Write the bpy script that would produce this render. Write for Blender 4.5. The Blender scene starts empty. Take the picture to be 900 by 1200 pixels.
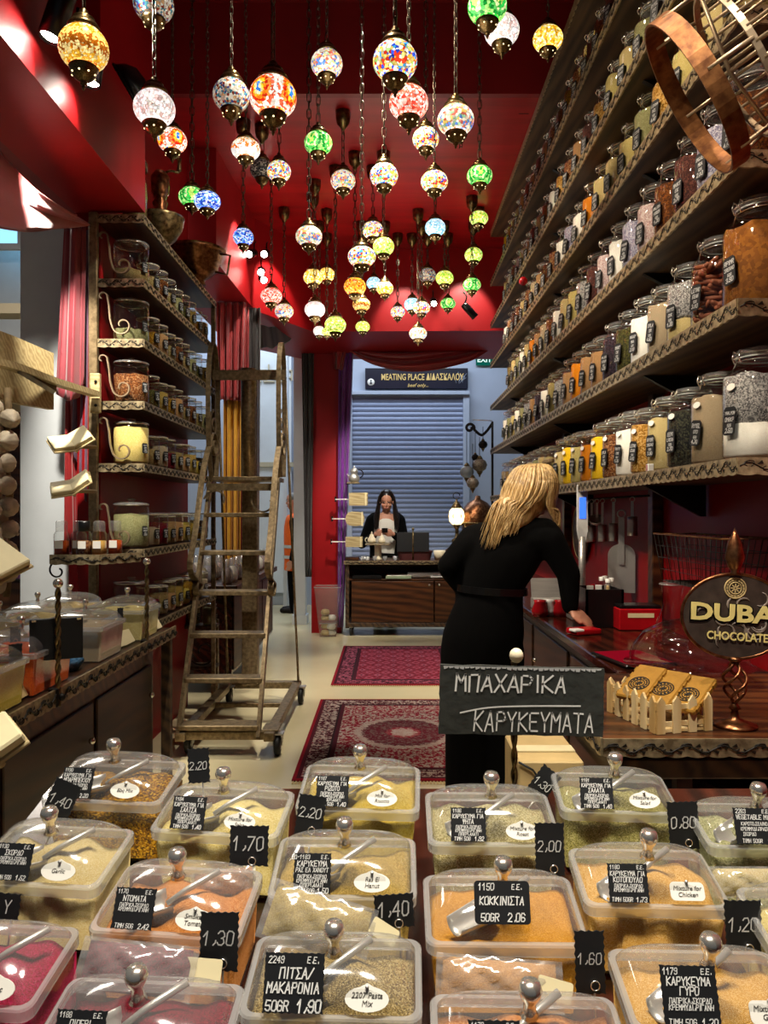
import bpy, bmesh, math, random
from mathutils import Vector, Matrix
R = math.radians
random.seed(7)
SC = bpy.context.scene
COL = SC.collection
# ------------------------------------------------------------------ camera, world, light, exposure
CX, CY, F, H = 455.0, 600.0, 900.0, 1.45
def P(px, py, d): return Vector(((px-CX)*d/F, d, H-(py-CY)*d/F))
cam_d = bpy.data.cameras.new('camera'); cam = bpy.data.objects.new('camera', cam_d); COL.objects.link(cam)
cam.location = (0, 0, H); cam.rotation_euler = (R(90), 0, 0)
cam_d.sensor_fit = 'VERTICAL'; cam_d.sensor_height = 36; cam_d.lens = 27.0; cam_d.shift_x = -5/1200
cam_d.clip_start = 0.02
SC.camera = cam
W = bpy.data.worlds.new('hall'); SC.world = W; W.use_nodes = True
W.node_tree.nodes['Background'].inputs[0].default_value = (0.80, 0.88, 1.0, 1)
W.node_tree.nodes['Background'].inputs[1].default_value = 0.07
def lamp(kind, name, loc, to, power, color=(1, .86, .70), size=.06, angle=60, blend=.5, sy=None):
    l = bpy.data.lights.new(name, kind); l.energy = power; l.color = color
    if kind == 'SPOT':
        l.spot_size = R(angle); l.spot_blend = blend; l.shadow_soft_size = size
    elif kind == 'AREA':
        l.size = size
        if sy: l.shape = 'RECTANGLE'; l.size_y = sy
    else:
        l.shadow_soft_size = size
    o = bpy.data.objects.new(name, l); COL.objects.link(o); o.location = loc
    o.rotation_euler = (Vector(to)-Vector(loc)).to_track_quat('-Z', 'Y').to_euler()
    return o
WARM = (1, .82, .62); NEUT = (1, .92, .80); COOL = (.72, .84, 1.0)
# spice table spots
lamp('SPOT', 'table_spot', (-.45, .95, 4.4), (-.25, 1.05, .95), 690, NEUT, .26, 34, .6)
lamp('SPOT', 'table_spot', (.55, 1.0, 4.4), (.35, 1.05, .95), 690, NEUT, .26, 34, .6)
# wall of jars
for y in (2.2, 3.4, 4.6, 5.8, 7.0):
    lamp('SPOT', 'jar_wall_spot', (-.35, y-.35, 4.55 if y < 5 else 4.1), (1.1, y, 2.0), 230, WARM, .06, 62, .7)
lamp('SPOT', 'jar_wall_spot', (-.6, 1.2, 3.3), (1.2, 2.7, 2.1), 130, WARM, .05, 55, .6)
# scrolled rack and table on the other side
lamp('SPOT', 'rack_spot', (.1, 3.3, 4.5), (-1.4, 4.5, 1.7), 280, NEUT, .06, 46, .7)
lamp('SPOT', 'bin_spot', (-.6, 2.0, 4.4), (-1.2, 2.9, .95), 330, NEUT, .05, 34, .6)
lamp('SPOT', 'column_spot', (-1.34, 3.05, 2.95), (-1.92, 4.3, 1.3), 240, NEUT, .04, 60, .5)
# floor and counters
lamp('SPOT', 'aisle_spot', (-.1, 4.7, 4.5), (-.25, 5.2, 0), 420, NEUT, .06, 50, .7)
lamp('SPOT', 'aisle_spot', (-.1, 7.1, 4.1), (-.1, 7.4, 0), 330, NEUT, .06, 56, .7)
lamp('SPOT', 'counter_spot', (.45, .75, 3.3), (.88, 2.0, 1.05), 210, NEUT, .05, 36, .6)
lamp('SPOT', 'back_counter_fill', (-.1, 7.5, 3.1), (.0, 9.5, 1.25), 230, NEUT, .05, 55, .6)  # added fill without a fixture, set low to soften the far woman's face
# bulkhead washers
lamp('SPOT', 'beam_washer', (-1.165, 2.70, 3.10), (-1.26, 2.62, 3.03), 9, NEUT, .02, 110, .6)
lamp('SPOT', 'beam_washer', (-1.17, 3.06, 3.11), (-1.26, 3.03, 3.04), 4, NEUT, .02, 100, .5)
lamp('SPOT', 'bulkhead_washer', (.15, 7.55, 4.02), (.17, 8.0, 3.42), 70, NEUT, .03, 56, .5)
lamp('SPOT', 'bulkhead_washer', (.78, 7.55, 4.02), (.80, 8.0, 3.5), 70, NEUT, .03, 56, .5)
lamp('SPOT', 'bulkhead_washer', (-.95, 6.4, 3.95), (-1.3, 6.5, 3.5), 90, NEUT, .03, 80, .4)
lamp('SPOT', 'bulkhead_washer', (-.9, 7.1, 3.95), (-1.15, 7.45, 3.45), 70, NEUT, .03, 70, .4)
# unseen fill added to brighten the ceiling, then the cool hall beyond
lamp('AREA', 'ceiling_fill', (-.1, 6.4, 2.9), (-.1, 6.6, 5), 13, NEUT, 1.2)
lamp('AREA', 'ceiling_fill', (-.1, 3.6, 3.2), (-.1, 4.6, 4.6), 7, NEUT, 1.0)
lamp('SPOT', 'counter_wall_fill', (-1.15, 3.1, 3.6), (1.33, 3.9, 1.15), 180, NEUT, .05, 52, .6)  # this and the next: added fill, no fixture, brightening the red wall
lamp('SPOT', 'counter_wall_fill', (-.9, 1.6, 3.6), (1.33, 2.9, 1.1), 100, NEUT, .05, 48, .6)
lamp('AREA', 'hall_light', (.3, 10.6, 4.6), (.3, 11.2, 0), 80, COOL, 3.0, sy=.8)
lamp('AREA', 'hall_light', (-2.4, 10.8, 4.7), (-2.4, 11.2, 0), 60, COOL, 1.6)
lamp('AREA', 'market_light', (-3.0, 5.4, 4.2), (-2.9, 6.0, 0), 100, NEUT, 1.4)
SC.view_settings.view_transform = 'Standard'; SC.view_settings.look = 'None'
SC.view_settings.gamma = 1; SC.view_settings.use_curve_mapping = False
SC.view_settings.exposure = 0.0
try:
    cy = SC.cycles
    cy.use_denoising = True; cy.max_bounces = 10; cy.transparent_max_bounces = 40; cy.diffuse_bounces = 3
    cy.glossy_bounces = 3; cy.transmission_bounces = 4; cy.sample_clamp_indirect = 6; cy.caustics_reflective = False; cy.caustics_refractive = False
except Exception: pass
# ------------------------------------------------------------------ mesh helpers
def I4(): return Matrix.Identity(4)
def T(*p): return Matrix.Translation(Vector(p[0] if len(p) == 1 else p))
def RZ(a): return Matrix.Rotation(a, 4, 'Z')
def RX(a): return Matrix.Rotation(a, 4, 'X')
def RY(a): return Matrix.Rotation(a, 4, 'Y')
def SCL(x, y, z): return Matrix.Diagonal((x, y, z, 1))
def FR(o, x, y, z):
    m = Matrix.Identity(4)
    for i in range(3):
        m[i][0] = x[i]; m[i][1] = y[i]; m[i][2] = z[i]; m[i][3] = o[i]
    return m
def facing(pos, yaw=0, tilt=0, roll=0): return T(pos) @ RZ(R(yaw)) @ RX(R(90-tilt)) @ RZ(R(roll))
def align(p0, p1):
    z = (Vector(p1)-Vector(p0)); q = z.to_track_quat('Z', 'Y'); return T(p0) @ q.to_matrix().to_4x4()
_BOX = {}
class MB:
    def __init__(s): s.v = []; s.f = []; s.sm = []; s.mi = []
    def add(s, vs, fs, smooth=True, mi=0, M=None):
        n = len(s.v)
        if M is None: s.v.extend([tuple(v) for v in vs])
        else: s.v.extend([tuple(M @ Vector(v)) for v in vs])
        for f in fs:
            s.f.append(tuple(i+n for i in f)); s.sm.append(smooth); s.mi.append(mi)
        return s
    def box(s, c, size, b=0.0, M=None, mi=0):
        x, y, z = [q/2 for q in size]
        b = min(b, x*.9, y*.9, z*.9)
        if b <= 0:
            vs = [(i*x+c[0], j*y+c[1], k*z+c[2]) for i in (-1, 1) for j in (-1, 1) for k in (-1, 1)]
            fs = [(0, 1, 3, 2), (4, 6, 7, 5), (0, 4, 5, 1), (2, 3, 7, 6), (0, 2, 6, 4), (1, 5, 7, 3)]
        else:
            key = (round(x, 5), round(y, 5), round(z, 5), round(b, 5))
            if key not in _BOX:
                bm = bmesh.new(); bmesh.ops.create_cube(bm, size=2, matrix=SCL(x, y, z))
                bmesh.ops.bevel(bm, geom=list(bm.edges), offset=b, segments=1 if b < .006 else 2, affect='EDGES', profile=.6)
                bm.verts.index_update()
                _BOX[key] = ([v.co.copy() for v in bm.verts], [tuple(v.index for v in f.verts) for f in bm.faces]); bm.free()
            v0, fs = _BOX[key]; c = Vector(c); vs = [v+c for v in v0]
        return s.add(vs, fs, False, mi, M)
    def lathe(s, prof, n=20, M=None, mi=0, smooth=True, sx=1, sy=1, sq=None):
        vs = []; fs = []
        def ring(r, z):
            out = []
            for k in range(n):
                a = 2*math.pi*(k+.5)/n; c, q = math.cos(a), math.sin(a)
                if sq:
                    m = (abs(c)**sq+abs(q)**sq)**(-1/sq); c *= m; q *= m
                out.append((r*c*sx, r*q*sy, z))
            return out
        idx = []
        for r, z in prof:
            if r <= 1e-7: idx.append([len(vs)]*n); vs.append((0, 0, z))
            else: b0 = len(vs); vs.extend(ring(r, z)); idx.append(list(range(b0, b0+n)))
        for a, b in zip(idx, idx[1:]):
            for k in range(n):
                k2 = (k+1) % n; q = [a[k], a[k2], b[k2], b[k]]; u = []
                for i in q:
                    if i not in u: u.append(i)
                if len(u) > 2: fs.append(tuple(u))
        return s.add(vs, fs, smooth, mi, M)
    def sweep(s, path, prof, up=(0, 0, 1), closed=False, M=None, mi=0, smooth=False, scale=None):
        path = [Vector(p) for p in path]; n = len(path); m = len(prof); up = Vector(up); vs = []; fs = []; last = None
        for i, p in enumerate(path):
            if closed: t = path[(i+1) % n]-path[i-1]
            else: t = path[min(i+1, n-1)]-path[max(i-1, 0)]
            if t.length < 1e-9: t = Vector((0, 0, 1))
            t.normalize(); sd = t.cross(up)
            if sd.length < 1e-3: sd = last if last is not None else t.orthogonal()
            if last is not None and sd.dot(last) < 0: sd = -sd
            sd = sd.normalized(); last = sd; u = sd.cross(t)
            k = scale[i] if scale else 1
            for a, b in prof: vs.append(p+sd*(a*k)+u*(b*k))
        for i in range(n if closed else n-1):
            j = (i+1) % n
            for k in range(m): fs.append((i*m+k, i*m+(k+1) % m, j*m+(k+1) % m, j*m+k))
        if not closed: fs.append(tuple(range(m))[::-1]); fs.append(tuple(range((n-1)*m, n*m)))
        return s.add(vs, fs, smooth, mi, M)
    def tube(s, path, r, n=8, closed=False, M=None, mi=0, up=(.13, .31, .94), scale=None):
        return s.sweep(path, [(r*math.cos(2*math.pi*k/n), r*math.sin(2*math.pi*k/n)) for k in range(n)], up, closed, M, mi, True, scale)
    def bar(s, path, w, t, up, closed=False, M=None, mi=0):
        return s.sweep(path, [(-w/2, -t/2), (w/2, -t/2), (w/2, t/2), (-w/2, t/2)], up, closed, M, mi)
    def prism(s, poly, z0, z1, M=None, mi=0):
        n = len(poly); vs = [(x, y, z0) for x, y in poly]+[(x, y, z1) for x, y in poly]
        fs = [tuple(range(n))[::-1], tuple(range(n, 2*n))]+[(k, (k+1) % n, n+(k+1) % n, n+k) for k in range(n)]
        return s.add(vs, fs, False, mi, M)
    def ball(s, c, r, n=14, M=None, mi=0, k=(1, 1, 1)):
        m = max(6, n//2); prof = [(r*math.sin(math.pi*i/m), -r*math.cos(math.pi*i/m)) for i in range(m+1)]
        prof[0] = (0, -r); prof[-1] = (0, r)
        return s.lathe(prof, n, (M or I4()) @ T(c) @ SCL(*k), mi)
    def ring(s, c, r, t, n=24, m=6, M=None, mi=0, sx=1, sy=1):
        pts = [(c[0]+r*sx*math.cos(2*math.pi*k/n), c[1]+r*sy*math.sin(2*math.pi*k/n), c[2]) for k in range(n)]
        return s.tube(pts, t, m, True, M, mi, up=(0, 0, 1))
    def grid(s, fn, nu, nv, M=None, mi=0, smooth=True):
        vs = [fn(i/nu, j/nv) for j in range(nv+1) for i in range(nu+1)]
        fs = [(j*(nu+1)+i, j*(nu+1)+i+1, (j+1)*(nu+1)+i+1, (j+1)*(nu+1)+i) for j in range(nv) for i in range(nu)]
        return s.add(vs, fs, smooth, mi, M)
    def data(s, name, mats):
        me = bpy.data.meshes.new(name); me.from_pydata(s.v, [], s.f)
        me.polygons.foreach_set('use_smooth', s.sm); me.polygons.foreach_set('material_index', s.mi)
        for m in (mats if isinstance(mats, (list, tuple)) else [mats]): me.materials.append(m)
        me.update(); return me
    def build(s, name, mats, parent=None, M=None):
        return inst(name, s.data(name, mats), parent, M)
def inst(name, me, parent=None, M=None):
    o = bpy.data.objects.new(name, me); COL.objects.link(o)
    if parent is not None: o.parent = parent
    if M is not None: o.matrix_basis = M
    return o
def tag(o, label, cat, group=None, kind=None):
    if label: o['label'] = label
    if cat: o['category'] = cat
    if group: o['group'] = group
    if kind: o['kind'] = kind
    return o
def thing(name, label, cat, M=None, group=None):
    o = bpy.data.objects.new(name, None); COL.objects.link(o); o.empty_display_size = .05
    if M is not None: o.matrix_basis = M if isinstance(M, Matrix) else T(M)
    return tag(o, label, cat, group)
def struct(name, mb, m, label=None):
    o = mb.build(name, m); o['kind'] = 'structure'
    if label: o['label'] = label
    return o
def thick(o, t, off=0):
    m = o.modifiers.new('solid', 'SOLIDIFY'); m.thickness = t; m.offset = off; return o
def arc(c, r, a0, a1, n=12, plane='xz'):
    out = []
    for k in range(n+1):
        a = R(a0+(a1-a0)*k/n); x, y = r*math.cos(a), r*math.sin(a)
        out.append(Vector((c[0]+x, c[1], c[2]+y)) if plane == 'xz' else Vector((c[0], c[1]+x, c[2]+y)) if plane == 'yz' else Vector((c[0]+x, c[1]+y, c[2])))
    return out
def spiral(c, r0, r1, a0, a1, n=26, plane='xz'):
    out = []
    for k in range(n+1):
        t = k/n; a = R(a0+(a1-a0)*t); r = r0+(r1-r0)*t; x, y = r*math.cos(a), r*math.sin(a)
        out.append(Vector((c[0]+x, c[1], c[2]+y)) if plane == 'xz' else Vector((c[0], c[1]+x, c[2]+y)) if plane == 'yz' else Vector((c[0]+x, c[1]+y, c[2])))
    return out
def smooth_path(pts, n=6):
    pts = [Vector(p) for p in pts]; out = []
    for i in range(len(pts)-1):
        p0 = pts[max(i-1, 0)]; p1 = pts[i]; p2 = pts[i+1]; p3 = pts[min(i+2, len(pts)-1)]
        for k in range(n):
            t = k/n
            out.append(.5*((2*p1)+(p2-p0)*t+(2*p0-5*p1+4*p2-p3)*t*t+(3*p1-p0-3*p2+p3)*t**3))
    out.append(pts[-1]); return out
ORD = 'zeroth first second third fourth fifth sixth seventh eighth ninth tenth eleventh twelfth thirteenth fourteenth fifteenth sixteenth seventeenth eighteenth nineteenth twentieth twenty-first twenty-second twenty-third twenty-fourth twenty-fifth twenty-sixth twenty-seventh twenty-eighth twenty-ninth thirtieth'.split()
# ------------------------------------------------------------------ materials
def lin(h):
    if not isinstance(h, str): return tuple(h)+((1,) if len(h) == 3 else ())
    h = h.lstrip('#'); c = [int(h[i:i+2], 16)/255 for i in (0, 2, 4)]
    return tuple(x/12.92 if x <= .04045 else ((x+.055)/1.055)**2.4 for x in c)+(1,)
class NT:
    def __init__(s, name):
        s.m = bpy.data.materials.new(name); s.m.use_nodes = True; s.t = s.m.node_tree; s.t.nodes.clear()
        s.out = s.n('ShaderNodeOutputMaterial')
    def n(s, typ, **kw):
        nd = s.t.nodes.new(typ)
        for k, v in kw.items():
            if k.startswith('i_'):
                key = k[2:].replace('_', ' ')
                nd.inputs[int(key) if key.isdigit() else key].default_value = v
            else: setattr(nd, k, v)
        return nd
    def l(s, a, b): s.t.links.new(a, b); return b.node
    def math(s, op, a, b=None, c=None):
        nd = s.n('ShaderNodeMath', operation=op)
        for i, v in enumerate((a, b, c)):
            if v is None: continue
            if isinstance(v, (int, float)): nd.inputs[i].default_value = v
            else: s.l(v, nd.inputs[i])
        return nd.outputs[0]
    def ramp(s, fac, stops, interp='LINEAR'):
        nd = s.n('ShaderNodeValToRGB'); cr = nd.color_ramp; cr.interpolation = interp
        while len(cr.elements) < len(stops): cr.elements.new(.5)
        for e, (p, c) in zip(cr.elements, stops): e.position = p; e.color = lin(c)
        s.l(fac, nd.inputs[0]); return nd.outputs[0]
    def mix(s, fac, a, b, blend='MIX'):
        nd = s.n('ShaderNodeMix', data_type='RGBA', blend_type=blend)
        for sk, v in ((nd.inputs[0], fac), (nd.inputs[6], a), (nd.inputs[7], b)):
            if isinstance(v, (int, float)): sk.default_value = v
            elif isinstance(v, (str, tuple, list)): sk.default_value = lin(v)
            else: s.l(v, sk)
        return nd.outputs[2]
    def co(s, kind='Object', scale=(1, 1, 1), rot=(0, 0, 0)):
        tc = s.n('ShaderNodeTexCoord'); mp = s.n('ShaderNodeMapping'); mp.inputs['Scale'].default_value = scale; mp.inputs['Rotation'].default_value = rot
        s.l(tc.outputs[kind], mp.inputs[0]); return mp.outputs[0]
    def noise(s, v, scale, detail=3, rough=.55): 
        nd = s.n('ShaderNodeTexNoise'); nd.inputs['Scale'].default_value = scale; nd.inputs['Detail'].default_value = detail; nd.inputs['Roughness'].default_value = rough
        s.l(v, nd.inputs['Vector']); return nd.outputs[0]
    def bsdf(s, color, rough=.5, metal=0, bump=None, bstr=.3, bdist=.005, **kw):
        b = s.n('ShaderNodeBsdfPrincipled')
        for k, v in (('Base Color', color), ('Roughness', rough), ('Metallic', metal)):
            if isinstance(v, (int, float)): b.inputs[k].default_value = v
            elif isinstance(v, (str, tuple, list)): b.inputs[k].default_value = lin(v)
            else: s.l(v, b.inputs[k])
        for k, v in kw.items(): b.inputs[k.replace('_', ' ')].default_value = v
        if bump is not None:
            bp = s.n('ShaderNodeBump'); bp.inputs['Strength'].default_value = bstr; bp.inputs['Distance'].default_value = bdist
            s.l(bump, bp.inputs['Height']); s.l(bp.outputs[0], b.inputs['Normal'])
        return b
    def done(s, sh): s.l(sh.outputs[0], s.out.inputs[0]); return s.m
def m_plain(name, c, rough=.5, metal=0, var=.12, sc=18, bump=0, stretch=(1, 1, 1), **kw):
    t = NT(name); v = t.co(scale=stretch); f = t.noise(v, sc)
    a = lin(c); lo = tuple(x*(1-var) for x in a[:3])+(1,); hi = tuple(min(1, x*(1+var)) for x in a[:3])+(1,)
    col = t.ramp(f, [(.3, lo), (.7, hi)])
    return t.done(t.bsdf(col, rough, metal, f if bump else None, bump, .004, **kw))
def m_wood(name, c1, c2, rough=.4, axis='x', sc=6, bump=.15):
    t = NT(name); st = {'x': (1, 9, 9), 'y': (9, 1, 9), 'z': (9, 9, 1)}[axis]
    v = t.co(scale=st); f = t.noise(v, sc*.35, 5, .6)
    w = t.n('ShaderNodeTexWave', bands_direction='DIAGONAL'); w.inputs['Scale'].default_value = sc*.16; w.inputs['Distortion'].default_value = 7; w.inputs['Detail'].default_value = 3
    t.l(v, w.inputs[0]); g = t.math('ADD', t.math('MULTIPLY', f, .65), t.math('MULTIPLY', w.outputs[1], .35))
    col = t.ramp(g, [(.28, c1), (.72, c2)])
    return t.done(t.bsdf(col, rough, 0, g, bump, .003))
def m_grain(name, cols, sc=260, rough=.9, bump=.8, big=None):
    t = NT(name); v = t.co(); vo = t.n('ShaderNodeTexVoronoi'); vo.inputs['Scale'].default_value = sc; t.l(v, vo.inputs['Vector'])
    sep = t.n('ShaderNodeSeparateColor'); t.l(vo.outputs['Color'], sep.inputs[0])
    n = len(cols); col = t.ramp(sep.outputs[0], [(i/n, c) for i, c in enumerate(cols)], 'CONSTANT')
    f = t.noise(v, sc*.12, 4); hs = t.mix(t.math('MULTIPLY', f, .35), col, cols[0])
    hgt = t.math('ADD', t.math('MULTIPLY', vo.outputs['Distance'], -.6), f)
    return t.done(t.bsdf(hs, rough, 0, hgt, bump, .004, Specular_IOR_Level=.2))
def m_glass(name, tint=(1, 1, 1), milky=0.0, k=.75, base=.05, rough=.04, mcol=(.9, .9, .88)):
    t = NT(name); lw = t.n('ShaderNodeLayerWeight'); lw.inputs[0].default_value = .5
    f = t.math('ADD', t.math('MULTIPLY', t.math('POWER', lw.outputs['Facing'], 2.6), k), base)
    tr = t.n('ShaderNodeBsdfTransparent'); tr.inputs[0].default_value = tuple(tint)+(1,)
    gl = t.n('ShaderNodeBsdfGlossy'); gl.inputs['Roughness'].default_value = rough
    first = tr
    if milky:
        df = t.n('ShaderNodeBsdfDiffuse'); df.inputs[0].default_value = tuple(mcol)+(1,)
        tl = t.n('ShaderNodeBsdfTranslucent'); tl.inputs[0].default_value = tuple(mcol)+(1,)
        md = t.n('ShaderNodeMixShader', i_0=.5); t.l(df.outputs[0], md.inputs[1]); t.l(tl.outputs[0], md.inputs[2])
        mk = t.n('ShaderNodeMixShader', i_0=milky); t.l(tr.outputs[0], mk.inputs[1]); t.l(md.outputs[0], mk.inputs[2]); first = mk
    mx = t.n('ShaderNodeMixShader'); t.l(f, mx.inputs[0]); t.l(first.outputs[0], mx.inputs[1]); t.l(gl.outputs[0], mx.inputs[2])
    return t.done(mx)
def m_emit(name, c, s):
    t = NT(name); e = t.n('ShaderNodeEmission'); e.inputs[0].default_value = lin(c); e.inputs[1].default_value = s; return t.done(e)
def m_globe(name, cols, style, strength, sc=9, crack=.05):
    """mosaic glass of a lit lamp: small tiles of coloured glass with dark grout"""
    t = NT(name); tc = t.n('ShaderNodeTexCoord'); oi = t.n('ShaderNodeObjectInfo')
    mp = t.n('ShaderNodeVectorRotate', rotation_type='Z_AXIS'); t.l(tc.outputs['Object'], mp.inputs['Vector']); t.l(t.math('MULTIPLY', oi.outputs['Random'], 6.28), mp.inputs['Angle'])
    vo = t.n('ShaderNodeTexVoronoi'); vo.inputs['Scale'].default_value = sc; t.l(mp.outputs[0], vo.inputs['Vector'])
    ve = t.n('ShaderNodeTexVoronoi', feature='DISTANCE_TO_EDGE'); ve.inputs['Scale'].default_value = sc; t.l(mp.outputs[0], ve.inputs['Vector'])
    sep = t.n('ShaderNodeSeparateColor'); t.l(vo.outputs['Color'], sep.inputs[0])
    n = len(cols)
    if style == 'flower':
        ab = t.n('ShaderNodeVectorMath', operation='ABSOLUTE'); t.l(vo.outputs['Position'], ab.inputs[0])
        ds = t.n('ShaderNodeVectorMath', operation='DISTANCE'); t.l(ab.outputs[0], ds.inputs[0]); ds.inputs[1].default_value = (.48, .0, .05)
        ds2 = t.n('ShaderNodeVectorMath', operation='DISTANCE'); t.l(ab.outputs[0], ds2.inputs[0]); ds2.inputs[1].default_value = (0, .48, .05)
        f = t.math('MULTIPLY', t.math('MINIMUM', ds.outputs['Value'], ds2.outputs['Value']), 2.3)
        f = t.math('ADD', f, t.math('MULTIPLY', sep.outputs[1], .10))
    elif style == 'band':
        sx = t.n('ShaderNodeSeparateXYZ'); t.l(vo.outputs['Position'], sx.inputs[0])
        f = t.math('ADD', t.math('ADD', t.math('MULTIPLY', sx.outputs[2], 1.1), .5), t.math('MULTIPLY', t.math('SUBTRACT', sep.outputs[0], .5), .22))
    else: f = sep.outputs[0]
    col = t.ramp(f, [(i/n, c) for i, c in enumerate(cols)], 'CONSTANT')
    edge = t.math('GREATER_THAN', ve.outputs['Distance'], crack)
    st = t.math('MULTIPLY', t.math('ADD', t.math('MULTIPLY', edge, .85), .15), t.math('MULTIPLY', t.math('ADD', t.math('MULTIPLY', sep.outputs[2], .9), .55), strength))
    e = t.n('ShaderNodeEmission'); t.l(col, e.inputs[0]); t.l(st, e.inputs[1])
    g = t.bsdf(col, .15, 0)
    a = t.n('ShaderNodeAddShader'); t.l(e.outputs[0], a.inputs[0]); t.l(g.outputs[0], a.inputs[1])
    return t.done(a)
M = {}
M['red'] = m_plain('red_paint', '#8e0d12', .45, var=.10, sc=3, bump=.05, Specular_IOR_Level=.25)
def _ceil():
    t = NT('red_boards'); v = t.co(scale=(.35, 4, 1)); f = t.noise(v, 2.2, 6, .62)
    col = t.ramp(f, [(.25, '#740a0d'), (.55, '#960e12'), (.8, '#aa181a')])
    return t.done(t.bsdf(col, .38, 0, f, .08))
M['ceil'] = _ceil()
M['maroon'] = m_plain('dark_maroon_paint', '#720609', .5, var=.1, sc=3)
M['floor'] = m_plain('cream_resin', '#d2c59c', .22, var=.06, sc=1.6, bump=.02)
M['hall'] = m_plain('pale_hall_plaster', '#aab4c4', .6, var=.04, sc=3)
M['white'] = m_plain('white_plaster', '#cdd3d6', .7, var=.05, sc=5, bump=.1)
M['beige'] = m_plain('beige_plaster', '#b9ae92', .7, var=.06, sc=3)
M['walnut'] = m_wood('walnut', '#2b160b', '#5a3419', .35, 'x')
M['walnut_y'] = m_wood('walnut_along', '#1c0f08', '#43260f', .4, 'y')
M['darkwood'] = m_wood('dark_polished_wood', '#1a0b07', '#3d1a10', .16, 'y')
M['shelfwood'] = m_wood('shelf_board_wood', '#2a1c10', '#59422a', .55, 'y')
M['paleboard'] = m_wood('pale_sign_wood', '#9c875a', '#c2b081', .6, 'x', 14)
M['crate'] = m_wood('fence_wood', '#c7a161', '#efd8a2', .6, 'z')
def _brass(name, c1, c2, rough, metal=.85):
    t = NT(name); v = t.co(); f = t.noise(v, 40, 5); col = t.ramp(f, [(.35, c1), (.68, c2)])
    return t.done(t.bsdf(col, rough, metal, f, .25, .002))
M['trim'] = _brass('antique_trim_metal', '#75654a', '#b5a480', .42, .55)
M['vine'] = m_plain('blackened_vine_relief', '#1b150e', .5, .4)
M['bronze'] = _brass('bronze_paint', '#6e5d42', '#9d8865', .4, .6)
M['brass'] = _brass('dark_lamp_brass', '#4a3a22', '#8d744a', .28, .95)
M['oldbrass'] = _brass('engraved_old_brass', '#4b3d28', '#a08a5e', .33, .9)
M['copper'] = _brass('hammered_copper', '#5f3620', '#a2704a', .3, .95)
M['rust'] = _brass('rusted_iron', '#5d3518', '#8f5f33', .5, .7)
M['iron'] = m_plain('black_iron', '#17130f', .5, .6)
M['wire'] = m_plain('pale_worn_wire', '#a89276', .4, .7)
M['chrome'] = m_plain('chrome', '#ece4d6', .2, .92, var=.03)
M['steel'] = m_plain('brushed_steel', '#c4c1ba', .36, .75, var=.1, sc=8, stretch=(1, 1, 20))
M['glass'] = m_glass('clear_glass', (.97, .98, .97), 0, .6, .06)
M['lidglass'] = m_glass('thick_lid_glass', (.92, .93, .92), .24, .6, .12, .08)
M['tub'] = m_glass('scuffed_clear_plastic', (.96, .96, .95), .10, .55, .06, .10)
M['lip'] = m_glass('thick_clear_plastic', (.93, .94, .93), .30, .6, .10, .12)
M['blackcard'] = m_plain('black_card', '#0b0d10', .6, var=.2, sc=60)
M['slate'] = m_plain('grey_slate', '#2b2e2a', .65, var=.25, sc=22, bump=.6)
M['chalk'] = m_plain('chalk_white', '#e9e9e4', .8, var=.05)
M['chalkdim'] = m_plain('chalk_grey', '#b9bab8', .8, var=.1)
M['paper'] = m_plain('white_paper', '#e4e1d6', .7, var=.04)
M['ink'] = m_plain('grey_ink', '#4a463f', .7)
M['kraft'] = m_plain('kraft_paper', '#c6ab74', .7, var=.08)
M['cream'] = m_plain('cream_card', '#ddd0a4', .7, var=.06)
M['black'] = m_plain('black_fabric', '#030303', 1, var=.3, sc=90, bump=.05, Specular_IOR_Level=.15)
M['blackplastic'] = m_plain('black_plastic', '#0c0c0d', .3)
M['redplastic'] = m_plain('red_gloss', '#a30f18', .25)
M['skin'] = m_plain('skin', '#c98f74', .5, var=.05)
M['hivis'] = m_plain('orange_fabric', '#ff6a1a', .7)
M['silver'] = m_plain('reflective_strip', '#c7ccc8', .4)
M['greyhair'] = m_plain('grey_hair', '#7c7a76', .6, var=.3, sc=80)
M['darkhair'] = m_plain('dark_brown_hair', '#1a100c', .35, var=.4, sc=60)
def _hair():
    t = NT('blonde_hair'); v = t.co(scale=(1, 1, .10)); f = t.noise(v, 90, 4, .6)
    col = t.ramp(f, [(.3, '#84653b'), (.52, '#d2ae72'), (.75, '#f2dcac')])
    return t.done(t.bsdf(col, .35, 0, f, .4, .002))
M['blonde'] = _hair()
def _cloth(name, c, rough=.6, sheen=.3):
    t = NT(name); v = t.co(); f = t.noise(v, 6, 4)
    a = lin(c); col = t.ramp(f, [(.3, tuple(x*.75 for x in a[:3])), (.7, a)])
    return t.done(t.bsdf(col, rough, 0, t.noise(v, 160, 2), .15, .001, Sheen_Weight=sheen))
M['swag'] = _cloth('dark_red_satin', '#9c1f22', .38)
M['swagbrown'] = _cloth('brown_satin', '#4b1d12', .4)
M['pinkred'] = _cloth('rose_cloth', '#8d2a36', .6)
M['purple'] = _cloth('purple_satin', '#6d1f86', .35)
M['mauve'] = _cloth('mauve_net', '#6b4a63', .8)
M['gold'] = _cloth('gold_curtain', '#d89c1e', .45)
M['brown'] = _cloth('black_brown_drape', '#1d120e', .5)
M['garlic'] = m_plain('garlic_skin', '#cbbda3', .65, var=.25, sc=34)
M['straw'] = m_plain('dry_stems', '#7d6847', .8, var=.25, sc=50)
M['wicker'] = m_plain('red_wicker', '#4a1512', .6, var=.3, sc=80, bump=.5)
M['shutter'] = m_plain('grey_blue_shutter', '#7d88a2', .42, .1, var=.03, sc=4)
M['signblue'] = m_plain('navy_sign', '#0f1526', .35)
M['signgold'] = m_emit('gold_sign_letters', '#e8cf8d', .9)
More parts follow.
